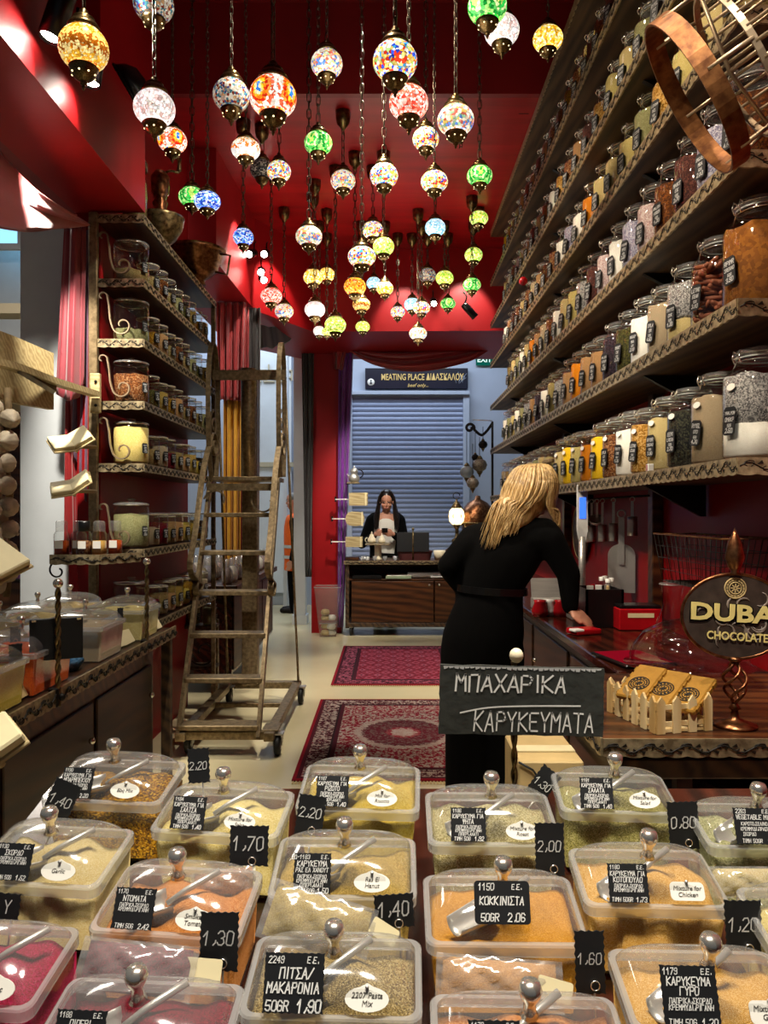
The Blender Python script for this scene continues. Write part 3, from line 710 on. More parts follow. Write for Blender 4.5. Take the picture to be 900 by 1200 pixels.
NAMES = dict(white='white crystals', greyseed='grey seeds', beigepowder='beige powder', blackleaf='black leaves', granola='golden grains', redgrain='red-brown grains', yellow='bright yellow powder', peach='orange powder', tan='tan powder', darkgreen='dark green herbs', purpleblack='purple-black seeds', honey='amber honey', pinksalt='pink crystals', violet='violet crystals', darkred='dark red pods', brownbark='brown bark pieces', palegreen='pale green leaves', cream='cream powder', pale_yellow='pale yellow flakes', cinnamon='cinnamon sticks', herb='dry mixed herbs', sumac='crimson flakes', paprika='rust-orange powder', brown_flakes='brown flakes', mustard='mustard-coloured powder')
def clasp_jar(y, z, r, h, kind, label, group, seed, second=None, fill=.70, sq=None, full=True, x=None, yaw=-74):
    key = (r, h, sq)
    if key not in _JM: _JM[key] = jar_meshes(r, h, sq)
    d = _JM[key]; t = thing('clasp_jar', label, 'jar', T(x if x is not None else XS+.035+r, y, z+.001) @ RZ(R(yaw)), group)
    ck = (key, kind, second, fill, seed % 3)
    if ck not in _JC:
        if kind == 'cinnamon':
            q = random.Random(3); b = MB()
            for k in range(70):
                zz = .02+h*.66*k/70; a = q.uniform(0, math.pi); off = q.uniform(-.6, .6)*r; L = math.sqrt(max(.1*r*r, r*r*.86-off*off)); dr = Vector((math.cos(a), math.sin(a), 0)); nn = Vector((-dr.y, dr.x, 0))*off
                b.tube([nn-dr*L+Vector((0, 0, zz)), nn+dr*L+Vector((0, 0, zz+q.uniform(-.02, .02)))], .008, 7)
            _JC[ck] = [b.data('cinnamon_sticks', SP['cinnamon'])]
        elif second: _JC[ck] = [jar_content(r, h, .006, h*.30, SP[second], 0, seed, sq), jar_content(r, h, h*.302, h*.74, SP[kind], .0, seed+1, sq)]
        else: _JC[ck] = [jar_content(r, h, .006, h*fill, SP[kind], .12*((seed % 3)-1), seed, sq)]
    for nm in ('glass_body', 'glass_lid', 'seal_ring', 'wire_clasp'): inst(nm, d[nm], t)
    for k, me in enumerate(_JC[ck]): inst(me.name.split('.')[0], me, t)['kind'] = 'stuff'
    card, let = label_mesh(seed % 14)
    o = inst('chalk_label', card, t, T(0, -r-.006, h*.34) @ RX(R(90-3)) @ RZ(R(0+random.uniform(-6, 6))))
    inst('lettering', let, o)
    if full: inst('paper_tag', TAGM, t, T(.0, -r*.985-.003, h*.64) @ RX(R(90-8)))
    return t
ROW = [
 ['greyseed', 'beigepowder', 'blackleaf', 'cream', 'granola', 'white', 'redgrain', 'yellow', 'peach', 'pale_yellow', 'yellow', 'cream', 'pale_yellow', 'cream', 'palegreen', 'beigepowder', 'herb', 'palegreen', 'darkgreen', 'greyseed', 'herb', 'beigepowder'],
 ['honey', 'cinnamon', 'greyseed', 'beigepowder', 'white', 'darkgreen', 'purpleblack', 'tan', 'tan', 'peach', 'tan', 'greyseed', 'pale_yellow', 'white', 'purpleblack', 'tan', 'greyseed', 'palegreen', 'white', 'pale_yellow', 'palegreen', 'white'],
 ['brownbark', 'violet', 'darkred', 'brownbark', 'pinksalt', 'violet', 'white', 'pinksalt', 'darkred', 'greyseed', 'pale_yellow', 'cream', 'white', 'brownbark', 'beigepowder', 'tan', 'peach', 'cream', 'white', 'palegreen', 'cream', 'herb'],
 ['herb', 'cream', 'pale_yellow', 'granola', 'palegreen', 'pale_yellow', 'cream', 'cream', 'peach', 'white', 'violet', 'white', 'redgrain', 'brownbark', 'tan', 'beigepowder', 'redgrain', 'cream', 'redgrain', 'darkred', 'tan', 'white'],
 ['brownbark', 'darkgreen', 'granola', 'greyseed', 'palegreen', 'cream', 'pale_yellow', 'granola', 'darkred', 'tan', 'redgrain', 'granola', 'white', 'brownbark', 'cream', 'darkred', 'tan', 'cream', 'pinksalt', 'redgrain', 'white', 'cream'],
 ['brownbark', 'tan', 'cream', 'brown_flakes', 'tan', 'cream', 'darkred', 'brownbark', 'darkred', 'redgrain', 'brown_flakes', 'brownbark', 'redgrain', 'tan', 'darkred', 'herb', 'brownbark', 'mustard', 'palegreen', 'palegreen', 'mustard', 'yellow']]
VIAL = MB().lathe([(0, 0), (.024, .002), (.026, .01), (.026, .13), (.018, .15), (.018, .16)], 12).data('glass_body', M['glass'])
VLID = MB().lathe([(.02, .158), (.021, .16), (.021, .182), (0, .186)], 12).data('cork_lid', M['straw'])
for i, z in enumerate(SZ):
    y = 2.36; seq = ROW[i]
    for k, kd in enumerate(seq):
        big = (k < 2 and i in (0, 1))
        r, h = (.118, .345) if (k == 0 and i in (0, 1)) else ((.104, .315) if k == 1 and i < 2 else (.093, .30 if (k+i) % 4 else .285))
        if i == 2: r, h = (.088, .315)
        if k > 0: y += r+prev+.030
        prev = r
        if y > Y1-.1: break
        if i == 0 and k in (12,):
            for q in range(7):
                t = thing('spice_vial', 'slim corked vial huddled on the lowest wall shelf, %s along' % ORD[q+1], 'vial', T(XS+.04+.06*(q % 2), y-.08+q*.028, z+.001), 'slim vials on the lowest wall shelf')
                inst('glass_body', VIAL, t); inst('cork_lid', VLID, t)
                o = inst('contents', _JC.setdefault(('vial', q % 2), MB().lathe([(0, .004), (.023, .004), (.024, .01), (.024, .11), (0, .115)], 12).data('contents', SP['tan' if q % 2 else 'brownbark'])), t); o['kind'] = 'stuff'
            y += .10; prev = .093
        clasp_jar(y, z, r, h, kd, 'clasp jar of %s, %s wall shelf, %s from its near end' % (NAMES[kd] if not (i == 0 and k == 0) else 'grey seeds over white salt', SN[i], ORD[k+1]), 'clasp jars on the %s wall shelf' % SN[i], i*31+k, 'white' if (i == 0 and k == 0) else ('cream' if (i == 1 and k == 2) else None), .72 if (k+i) % 3 else .66, None, i == 0 and y < 5)
# small ornaments on the lowest shelf
t = thing('pink_box', 'tiny pink and white box at the lip of the lowest wall shelf', 'box', T(1.015, 2.98, SZ[0]+.001))
MB().box((0, 0, .014), (.022, .03, .028), .002).build('carton', M['white_gloss'], t); MB().box((-.012, .0, .014), (.002, .012, .024)).build('pink_panel', M['pinkred'], t)
t = thing('red_bauble', 'small red bauble hanging from the edge of the fifth wall shelf', 'ornament', T(.965, 5.49, 3.10))
MB().ball((0, 0, 0), .032, 16).build('ball', M['redplastic'], t); MB().lathe([(.010, .028), (.010, .042), (0, .044)], 10).build('cap', M['iron'], t); MB().tube([(0, 0, .042), (.02, 0, .10), (.03, 0, .145)], .0022, 4).build('thread', M['iron'], t)
# ================================================================== SCROLLED RACK
XR, YA, YB = -1.26, 3.95, 5.60
RZ_ = [1.26, 1.70, 2.02, 2.34, 2.65, 2.98]
rack = thing('scrolled_shelf_rack', 'tall rack of vine-edged shelves with iron scroll ends on the red wall', 'shelf rack', T(XR, YA, 0))
RT = MB().prism(trim_profile(YB-YA, .045), -.003, .003, FR((0, 0, 0), (0, -1, 0), (0, 0, 1), (1, 0, 0))).data('edge_trim', M['trim'])
RE = MB().prism(trim_profile(.235, .045), -.003, .003, FR((0, 0, 0), (1, 0, 0), (0, 0, 1), (0, -1, 0))).data('end_trim', M['trim'])
RV = vine(YB-YA, .045, .08, .0022).data('vine_relief', M['vine']); RVE = vine(.225, .045, .075, .0022).data('vine_relief', M['vine'])
for z in RZ_+[.86]:
    s = MB().box((-.118, (YB-YA)/2, z-.024), (.23, YB-YA, .036)).build('shelf', M['walnut_y'], rack)
    inst('edge_trim', RT, s, T(.003, YB-YA, z-.045)); inst('end_trim', RE, s, T(-.235, -.003, z-.045))
    inst('vine_relief', RV, s, FR((.006, 0, z-.022), (0, 1, 0), (-1, 0, 0), (0, 0, 1))); inst('vine_relief', RVE, s, T(-.23, -.006, z-.022))
MB().box((-.255, -.0, 1.5), (.045, .03, 2.98), .004).build('post', M['bronze'], rack)
MB().box((-.02, YB-YA+.02, 1.5), (.03, .03, 3.0), .004).build('post', M['bronze'], rack)
for z in RZ_[1:]+[1.26]:
    zz = z
    pts = spiral((-.10, -.02, zz+.066), .014, .052, 560, 190, 22)+[Vector((-.163, -.02, zz+.10)), Vector((-.168, -.02, zz+.16)), Vector((-.176, -.02, zz+.205))]+spiral((-.202, -.02, zz+.212), .026, .009, 0, 250, 10)
    if z != 2.98: MB().bar(smooth_path(pts, 2), .006, .016, (0, 1, 0)).build('scroll', M['wire'], rack)
# big cookie jars at the near end and cylinders behind
def lidded_jar(x, y, z, r, h, kind, label, group, fill, knob=True, brown=True):
    key = ('L', r, h, knob)
    if key not in _JM:
        d = {}
        d['glass_body'] = MB().lathe([(0, .002), (r*.93, .002), (r, .012), (r, h*.78), (r*.94, h*.83), (r*.90, h*.86)], 22).data('glass_body', M['glass'])
        L = MB().lathe([(r*.98, h*.86), (r*1.0, h*.875), (r*.98, h*.90), (r*.6, h*.925), (r*.18, h*.93)] + ([(r*.14, h*.95), (r*.26, h*.975), (r*.2, h), (0, h)] if knob else [(0, h*.935)]), 22); d['glass_lid'] = L.data('glass_lid', M['lidglass'])
        m = MB(); m.ring((0, 0, h*.868), r*.97, r*.03, 22, 5); d['seal_ring'] = m.data('seal_ring', M['chrome'] if knob else M['cream']); _JM[key] = d
    d = _JM[key]; t = thing('lidded_jar' if knob else 'cylinder_jar', label, 'jar', T(x, y, z+.001) @ RZ(R(62)), group)
    for nm in d: inst(nm, d[nm], t)
    ck = (key, kind, fill)
    if ck not in _JC: _JC[ck] = jar_content(r, h, .006, h*fill, SP[kind], .05, len(_JC))
    inst('contents', _JC[ck], t)['kind'] = 'stuff'
    card, let = label_mesh(int(y*100+z*10) % 14)
    o = inst('chalk_label', card, t, T(0, -r-.005, h*.34) @ RX(R(87)) @ SCL(.7, .62, 1)); inst('lettering', let, o)
rk = ['palegreen', 'cream', 'palegreen', 'brownbark', 'pale_yellow', 'palegreen']
lev = [(2.65, 'herb', .30, 'nearly empty cookie jar'), (2.34, 'palegreen', .28, 'cookie jar with some pale green leaves'), (2.02, 'redgrain', .62, 'cookie jar of red-brown berries'), (1.70, 'yellow', .80, 'cookie jar full of pale yellow powder'), (1.26, 'palegreen', .66, 'knob-lidded cookie jar of pale leaves'), (.86, 'darkgreen', .4, 'cookie jar with a steel lid band')]
SP['yellow2'] = m_grain('spice_soft_yellow', ['#d8c070', '#e4cf86', '#c8ae58'], 500, .9, .2); NAMES['yellow2'] = 'yellow powder'
wherez = {2.65: 'top jar shelf', 2.34: 'second jar shelf down', 2.02: 'third jar shelf down', 1.70: 'fourth jar shelf down', 1.26: 'fifth jar shelf down', .86: 'bottom jar shelf'}
mixk = ['herb', 'palegreen', 'brown_flakes', 'brownbark', 'darkgreen', 'tan', 'herb', 'mustard']
for li, (z, kd, fl, nm) in enumerate(lev):
    lidded_jar(XR-.105, YA+.13, z, .092, .245 if z != 1.26 else .26, 'yellow2' if kd == 'yellow' else kd, '%s at the scroll end, %s' % (nm, wherez[z]), 'big lidded jars of the scrolled rack', fl)
    y = YA+.315
    for k in range(8):
        kd2 = mixk[(k*3+li*2) % 8] if z > 1.8 else ['mustard', 'curry', 'brown_flakes', 'herb', 'beigepowder', 'sumac', 'herb', 'tan'][(k+li) % 8]
        lidded_jar(XR-.075, y, z, .064, .20 if (k+li) % 3 else .185, kd2, 'jar of %s, rack\'s %s, %s past the cookie jar' % (NAMES.get(kd2, 'golden curry powder'), wherez[z], ORD[k+1]), 'small jars of the scrolled rack', .62 if k % 2 else .5, False)
        y += .163
        if y > YB-.05: break
# pots on top of the rack
zt = RZ_[-1]
t = thing('clip_top_jar', 'tall green-brown jar on top of the scrolled rack under the beam', 'jar', T(-1.36, 4.12, zt+.001))
MB().lathe([(0, 0), (.06, 0), (.065, .02), (.065, .24), (.05, .28), (.05, .30)], 20).build('glass_body', M['glass'], t); MB().lathe([(0, .005), (.06, .01), (.061, .23), (0, .235)], 20).build('contents', SP['herb_green'], t)['kind'] = 'stuff'
MB().lathe([(.052, .30), (.066, .30), (.068, .34), (.05, .36), (0, .362)], 20).build('lid', M['oldbrass'], t)
t = thing('brass_grinder', 'engraved brass bowl with a crank mill on top of the scrolled rack', 'grinder', T(-1.33, 4.48, zt+.001))
MB().lathe([(0, 0), (.05, 0), (.045, .02), (.09, .06), (.125, .12), (.135, .17), (.14, .185), (.12, .19), (.05, .20), (0, .20)], 26).build('bowl', M['oldbrass'], t)
MB().lathe([(.045, .19), (.05, .22), (.035, .24), (.045, .27), (.032, .29), (.042, .32), (.05, .33), (.055, .42), (.03, .455), (0, .46)], 20).build('mill', M['copper'], t)
m = MB().tube([(0, 0, .44), (.06, 0, .46), (.11, 0, .45)], .007, 8); m.lathe([(.0, 0), (.014, .01), (.01, .05), (.016, .08), (0, .09)], 12, T(.11, 0, .45)); m.build('crank', M['oldbrass'], t)
t = thing('copper_bowl', 'stepped copper bowl with side handle at the far end of the rack top', 'bowl', T(-1.30, 5.18, zt+.001))
MB().lathe([(0, 0), (.07, 0), (.06, .03), (.10, .06), (.15, .10), (.155, .14), (.17, .15), (.178, .22), (.20, .235), (.185, .235), (.16, .16), (0, .12)], 28).build('bowl', M['copper'], t)
MB().tube([(.17, -.03, .20), (.24, -.03, .19), (.22, -.03, .06), (.14, -.03, .08)], .008, 8).build('handle', M['oldbrass'], t)
# ================================================================== ROLLING LADDER
lad = thing('rolling_ladder', 'bronze rolling shop ladder with scrolled handrails beside the scrolled rack', 'ladder', T(-1.03, 4.55, 0))
def LP(x, d, z): return Vector((x+1.03, d-4.55, z))
def lean(z): return 4.55+.133*(z-.18)/.25
for sx in (-1.235, -.765):
    MB().bar([LP(sx, lean(.12), .12), LP(sx, lean(1.68), 1.68)], .06, .022, (1, 0, 0)).build('stringer', M['bronze'], lad)
for k in range(7):
    z = .18+.25*k
    MB().box((0, 0, 0), (.47, .13 if k < 6 else .34, .03), .004, T(LP(-1.0, lean(z)+(.02 if k < 6 else .12), z))).build('step' if k < 6 else 'platform', M['bronze'], lad)
# base frame
fr = MB()
for x in (-1.22, -.70): fr.box(LP(x, 5.2, .13), (.06, 1.42, .05), .006)
fr.box(LP(-.96, 5.88, .13), (.58, .07, .05), .006); fr.box(LP(-.97, 4.55, .13), (.54, .05, .05), .006)
fr.box(LP(-.70, 4.62, .155), (.10, .16, .012), .003); fr.box(LP(-.96, 5.3, .12), (.50, .04, .03), .004); fr.build('base_frame', M['bronze'], lad)
MB().box(LP(-1.04, 5.8, 1.30), (.115, .10, 2.3), .008).build('column', M['bronze'], lad)
MB().tube([LP(-1.04, 5.72, 1.66), LP(-1.02, 5.60, 2.50)], .055, 14).build('upper_post', M['bronze'], lad)
for sx in (-1.222, -.745):
    x = sx
    # lower handrail
    pts = spiral((x+1.03, lean(.9)-4.55-.02, .98), .015, .085, 60, -270+720-90, 30, 'yz')
    base = pts[-1]
    rail = pts+smooth_path([base, LP(x, lean(.75)-.12, 1.10), LP(x, lean(1.1)-.16, 1.35), LP(x, lean(1.5)-.18, 1.72), LP(x, lean(1.75)-.12, 1.93)], 5)[1:]
    top = rail[-1]
    rail += spiral((x+1.03, top.y+.10, top.z-.02), .10, .025, 168, -330, 26, 'yz')
    MB().bar(rail, .010, .036, (1, 0, 0)).build('handrail', M['bronze'], lad)
    # upper guard loop
    g = smooth_path([LP(x, 5.30, 1.69), LP(x, 5.22, 1.95), LP(x, 5.22, 2.38), LP(x, 5.30, 2.60), LP(x, 5.42, 2.60), LP(x, 5.50, 2.40), LP(x, 5.50, 1.95), LP(x, 5.46, 1.70)], 6)
    MB().bar(g, .010, .032, (1, 0, 0)).build('guard_rail', M['bronze'], lad)
    MB().bar(spiral((x+1.03, .82, 2.05), .11, .02, 90, 620, 34, 'yz'), .02, .008, (1, 0, 0)).build('guard_scroll', M['bronze'], lad)
    MB().tube([LP(x, 5.50, 2.5), LP(x if x < -1 else x+.06, 5.85, .16)], .010, 6).build('brace', M['bronze'], lad)
MB().bar([LP(-1.24, 5.44, 2.42), LP(-.73, 5.44, 2.42)], .07, .02, (0, 1, 0)).build('top_bar', M['bronze'], lad)
MB().bar([LP(-1.235, 5.22, 1.62), LP(-.745, 5.22, 1.62)], .05, .012, (0, 1, 0)).build('platform_edge', M['bronze'], lad)
for sx in (-1.15, -.83):
    MB().bar(spiral(LP(sx, 5.2, 1.52), .10, .03, 170, 380 if sx > -1 else -20, 16, 'xz'), .012, .006, (0, 1, 0)).build('underscroll', M['bronze'], lad)
for x, y in ((-.66, 4.58), (-1.20, 4.62), (-.66, 5.80), (-1.20, 5.80)):
    c = MB(); c.lathe([(0, -.018), (.05, -.018), (.062, -.012), (.062, .012), (.05, .018), (0, .018)], 22, T(LP(x, y, .063)) @ RY(R(90))); w = c.build('caster_wheel', M['rubber'], lad)
    MB().lathe([(0, -.021), (.025, -.021), (.03, -.017), (.03, .017), (.025, .021), (0, .021)], 16, T(LP(x, y, .063)) @ RY(R(90))).build('hub', M['steel'], w)
    f = MB(); f.prism([(-.03, 0), (.03, 0), (.012, -.07), (-.012, -.07)], .024, .030, T(LP(x, y, .13)) @ RZ(R(90)) @ RX(R(90))); f.prism([(-.03, 0), (.03, 0), (.012, -.07), (-.012, -.07)], -.030, -.024, T(LP(x, y, .13)) @ RZ(R(90)) @ RX(R(90))); f.box(LP(x, y, .132), (.075, .075, .008)); f.build('caster_fork', M['steel'], lad)
# ================================================================== LID TUBS OF SPICE
def rrect(w, d, r, n=5):
    pts = []
    for cx, cy, a0 in ((w/2-r, d/2-r, 0), (-w/2+r, d/2-r, 90), (-w/2+r, -d/2+r, 180), (w/2-r, -d/2+r, 270)):
        for k in range(n+1): a = R(a0+90*k/n); pts.append((cx+r*math.cos(a), cy+r*math.sin(a)))
    return pts
def loft(mb, loops, cap0=False, cap1=False, smooth=False, M=None):
    n = len(loops[0]); vs = [p for L in loops for p in L]; fs = []
    for i in range(len(loops)-1):
        for k in range(n): fs.append((i*n+k, i*n+(k+1) % n, (i+1)*n+(k+1) % n, (i+1)*n+k))
    if cap0: fs.append(tuple(range(n))[::-1])
    if cap1: fs.append(tuple(range((len(loops)-1)*n, len(loops)*n)))
    return mb.add(vs, fs, smooth, 0, M)
def L3(w, d, r, z): return [(x, y, z) for x, y in rrect(w, d, r)]
def heap(w, d, z0, z1, rise, seed, m):
    q = random.Random(seed); nu, nv = 22, 16; bx, by = q.uniform(-.2, .25), q.uniform(0, .3)
    ph = [q.uniform(0, 6) for _ in range(6)]
    def ht(u, v):
        x, y = u*2-1, v*2-1
        return z1+rise*math.exp(-((x-bx)**2*2.2+(y-by)**2*2.6))+.006*math.sin(5*x+ph[0])*math.cos(4*y+ph[1])+.003*math.sin(11*x+ph[2]+3*y)-.016*math.exp(-((x+.35)**2*6+(y+.1)**2*7))
    vs = []; fs = []
    for j in range(nv+1):
        for i in range(nu+1): vs.append((-w/2+w*i/nu, -d/2+d*j/nv, ht(i/nu, j/nv)))
    for j in range(nv):
        for i in range(nu): a = j*(nu+1)+i; fs.append((a, a+1, a+nu+2, a+nu+1))
    rim = [i for i in range(nu+1)]+[j*(nu+1)+nu for j in range(1, nv+1)]+[nv*(nu+1)+i for i in range(nu-1, -1, -1)]+[j*(nu+1) for j in range(nv-1, 0, -1)]
    b0 = len(vs)
    for i in rim: x, y, _ = vs[i]; vs.append((x*.93, y*.93, z0))
    n = len(rim)
    for k in range(n): k2 = (k+1) % n; fs.append((rim[k2], rim[k], b0+k, b0+k2))
    fs.append(tuple(b0+k for k in range(n)))
    return MB().add(vs, fs, True).data('spice', m)
def tub(Mx, w, d, h, kind, label, group, seed, card=None, tagt=None, cardu=-.2, cardsz=(.052, .047), scoop=True, rise=.022, fill=.80, lid=True, where='', kf=None, cardv=0, tagu=.20, plaintag=False):
    t = thing('spice_tub', label, 'spice tub', Mx, group)
    b = MB(); wl = .0
    loft(b, [L3(w*.86, d*.86, .012, 0), L3(w*.86, d*.86, .012, .001), L3(w*.95, d*.94, .012, h-.002)], True)
    b.build('tub_body', M['tub'], t)
    heap(w*.915, d*.90, .004, h*fill, rise, seed, SP[kind]); o = inst('spice', heap(w*.915, d*.90, .004, h*fill, rise, seed, SP[kind]), t); o['kind'] = 'stuff'
    zt = h
    if lid:
        lp = MB(); loft(lp, [L3(w, d, .014, h-.012), L3(w*1.005, d*1.01, .014, h+.002), L3(w*.985, d*.98, .013, h+.004), L3(w*.93, d*.89, .012, h+.004), L3(w*.93, d*.89, .012, h-.004), L3(w*.975, d*.97, .013, h-.012), L3(w, d, .014, h-.012)])
        l0 = lp.build('lid_rim', M['lip'], t)
        dm = MB(); loops = []
        H0 = .20*min(w, d*1.4)
        for k in range(9):
            a = k/8*math.pi/2; c = math.cos(a)**.75 if k < 8 else .04
            loops.append([(x, y, h+.004+H0*math.sin(a)) for x, y in rrect(max(.012, w*.93*c), max(.010, d*.89*c), min(.012+.03*math.sin(a), max(.003, d*.89*c*.48)))])
        loft(dm, loops, False, True, True); dm.build('lid_dome', M['tub'], l0)
        zt = h+.004+H0
        MB().lathe([(0, -.004), (.010, -.004), (.007, .002), (.0065, .012), (.011, .020), (.0125, .027), (.010, .034), (0, .036)], 16, T(0, 0, zt)).build('knob', M['chrome'], l0)
    if card:
        cw, ch = cardsz
        C = T(cardu*w, -d/2+.002+cardv*.8, h+.008+cardv*1.35) @ RX(R(90-33)) @ T(0, ch/2, 0)
        pl = zigzag(cw, ch, .0035, .001) if seed % 3 else rrect(cw, ch, .005)
        c = MB().prism(pl, 0, .0012).build('price_card', M['blackcard'], t, C)
        L = MB(); random.seed(seed); words_in(L, card, cw, ch, None, .0018, .88, .22, .15); L.build('lettering', M['chalk'], c)
    if tagt:
        C = T(tagu*w, -d/2+.004, h+.010) @ RX(R(90-42)) @ T(0, .012, 0)
        pl = rrect(.044, .022, .006) if plaintag else [(.024*math.cos(2*math.pi*k/20)*(1 if abs(math.sin(2*math.pi*k/20)) < .98 else 1), .012*math.sin(2*math.pi*k/20)+(.003 if k == 5 else 0)) for k in range(20)]
        c = MB().prism(pl, 0, .001).build('name_tag', M['paper'], t, C)
        for i, tx in enumerate(tagt):
            me = font_mesh(tx, .0078, M['ink'], .0003, .2); o = inst('lettering', me, c, T(0, (.0035-.0075*i if len(tagt) > 1 else 0), .0012))
        MB().lathe([(0, 0), (.002, 0), (.002, .003), (0, .003)], 8, T(0, .011, .001)).build('pin', M['steel'], c)
    if scoop:
        s = thing('steel_scoop', 'steel scoop half sunk in the %s' % where, 'scoop', Mx @ T(-.045*w/.2, -.012, h*fill+.006))
        m = MB()
        for k in range(10):
            pass
        m.grid(lambda u, v: (-.022+.055*u, .020*math.cos(math.pi*v)*(1-.25*(1-u)), .016-.020*math.sin(math.pi*v)*(1-.2*(1-u))), 6, 8)
        b0 = m.build('scoop_bowl', M['steel'], s, RZ(R(35))); thick(b0, .0012)
        MB().tube([(.024, .016, .008), (.045, .03, .018), (.085, .055, .032)], .0042, 8, scale=[.8, 1, 1.1]).build('handle', M['steel'], s)
    return t
def lipP(px, py):
    d = (H-.7376)/((py-CY)/F+.2); return Vector(((px-CX)/F*d, d, H-(py-CY)/F*d))
TUB_H = .105
def tub_px(FL, FR_, BL, BR, kind, label, seed, **kw):
    a, b, c, e = (lipP(*q) for q in (FL, FR_, BL, BR))
    x = ((b-a)+(e-c)).normalized(); yv = ((c-a)+(e-b)).normalized(); n = x.cross(yv).normalized(); y = n.cross(x)
    w = (((b-a).length+(e-c).length)/2); d = ((c-a).dot(y)+(e-b).dot(y))/2; ctr = (a+b+c+e)/4
    w = min(w, .215); d = max(.105, min(d, .15))
    return tub(FR(ctr-n*TUB_H, x, y, n), w, d, TUB_H, kind, label, 'domed spice tubs on the sloping stand', seed, **kw)
def cl(code, *rows, foot=('100G 50GR', '1,40'), small=None):
    """chalk card: code top corner, big lines, small lines, foot"""
    out = [(code, -.62, .90, .10), ('E.E.', .66, .90, .09)]
    big = rows; y = .74
    for r in big: out.append((r, 0, y, .13)); y -= .155
    for s_ in (small or []): out.append((s_, 0, y, .085)); y -= .105
    out.append((foot[0], -.35, .09, .10)); out.append((foot[1], .6, .09, .12)); return out
SM = ['ΠΑΠΡΙΚΑ,ΣΚΟΡΔΟ', 'ΚΡΕΜΜΥΔΙ,ΡΙΓΑΝΗ', 'ΠΙΠΕΡΙ,ΑΛΑΤΙ']
tub_px((48, 940), (191, 946), (89, 889), (216, 895), 'brown_flakes', 'domed tub of glittering brown-gold flakes tagged Bbq Mix beside the rack-side table', 11, card=cl('1190', 'ΚΑΡΥΚΕΥΜΑ ΓΙΑ', 'ΜΠΑΡΜΠΕΚΙΟΥ', small=SM[:2], foot=('ΤΙΜΗ 50G', '2,20')), tagt=['Bbq Mix'], where='brown-gold flakes of the back corner tub')
tub_px((177, 976), (330, 986), (206, 922), (342, 929), 'pale_yellow', 'domed tub of pale yellow flakes priced 1,70 on a zigzag card', 13, card=cl('1184', 'ΚΑΡΥΚΕΥΜΑ ΓΙΑ', 'ΣΑΛΤΣΑ', small=SM, foot=('ΤΙΜΗ 50G', '1,40')), tagt=['Mixture for', 'Salsa'], where='pale yellow flakes of the 1,70 tub')
tub_px((-24, 1036), (117, 1047), (0, 967), (156, 973), 'cream', 'domed tub of cream powder tagged Garlic', 14, card=cl('1130', 'ΣΚΟΡΔΟ', small=SM[:2], foot=('ΤΙΜΗ 50G', '1,52')), cardu=-.14, tagt=['Garlic'], where='cream garlic powder')
tub_px((102, 1093), (280, 1107), (150, 1015), (309, 1022), 'tomato', 'domed tub of orange-pink tomato powder priced 1,30 on a zigzag card', 16, card=cl('1170', 'ΝΤΟΜΑΤΑ', small=SM[:2], foot=('ΤΙΜΗ 50G', '2,42')), tagt=['Smoked', 'Tomato'], where='orange-pink tomato powder')
tub_px((-120, 1180), (38, 1190), (-55, 1082), (93, 1089), 'beet', 'domed tub of magenta-red powder cut by the picture edge', 17, card=cl('1111', 'ΣΟΥΜΑΚ', small=SM[:1]), tagt=['Sumac'], tagu=.22, where='magenta-red powder')
tub_px((34, 1256), (272, 1265), (74, 1146), (276, 1157), 'sumac', 'domed tub of dark crimson flakes in the front row', 19, card=cl('1188', 'ΠΙΠΕΡΙ', small=SM[:1]), cardu=-.22, tagt=['Pepper'], where='dark crimson flakes')
tub_px((348, 951), (493, 955), (358, 897), (491, 901), 'curry', 'domed tub of mustard-yellow powder tagged Mix for risotto in the back row', 20, card=cl('1187', 'ΚΑΡΥΚΕΥΜΑ ΓΙΑ', 'ΡΙΖΟΤΟ', small=SM, foot=('ΤΙΜΗ 50G', '1,40')), tagt=['Mix for', 'Risotto'], where='mustard-yellow risotto mix')
tub_px((311, 1056), (490, 1056), (331, 982), (485, 985), 'mustard', 'domed tub of golden-brown crumbs priced 1,40 behind the yellow packet', 22, card=cl('ΔΩ-1183', 'ΚΑΡΥΚΕΥΜΑ', 'ΡΑΣ ΕΛ ΧΑΝΟΥΤ', small=SM, foot=('ΤΙΜΗ 50G', '1,50')), cardsz=(.05, .05), tagt=['Ras El', 'Hanut'], where='golden-brown crumbs of the 1,40 tub')
tub_px((280, 1197), (496, 1200), (301, 1098), (492, 1104), 'herb', 'domed tub of coarse dried herbs carded for pizza and macaroni in the front row', 23, card=[('2249', -.6, .88, .11), ('E.E.', .62, .88, .10), ('ΠΙΤΣΑ/', .1, .66, .17), ('ΜΑΚΑΡΟΝΙΑ', 0, .42, .17), ('50GR', -.5, .13, .16), ('1,90', .55, .13, .19)], cardsz=(.066, .058), tagt=['2207 Pasta', 'Mix'], where='coarse dried pasta herbs')
tub_px((500, 994), (655, 993), (500, 929), (644, 932), 'oregano', 'domed tub of pale grey-green herbs priced 2,00 in front of the slate sign', 25, card=cl('1186', 'ΚΑΡΥΚΕΥΜΑ ΓΙΑ', 'ΨΗΤΑ', small=SM, foot=('ΤΙΜΗ 50G', '1,92')), tagt=['Mixture for', 'Roast'], where='pale grey-green roast herbs')
tub_px((497, 1112), (690, 1112), (498, 1027), (668, 1030), 'orange', 'domed tub of smooth orange powder with rounded black card KOKKINISTA 2.06', 24, card=[('1150', -.55, .86, .15), ('E.E.', .55, .86, .12), ('ΚΟΚΚΙΝΙΣΤΑ', 0, .54, .18), ('50GR', -.45, .16, .17), ('2.06', .5, .16, .18)], cardu=-.03, cardsz=(.068, .048), cardv=.012, where='smooth orange powder', scoop=True)
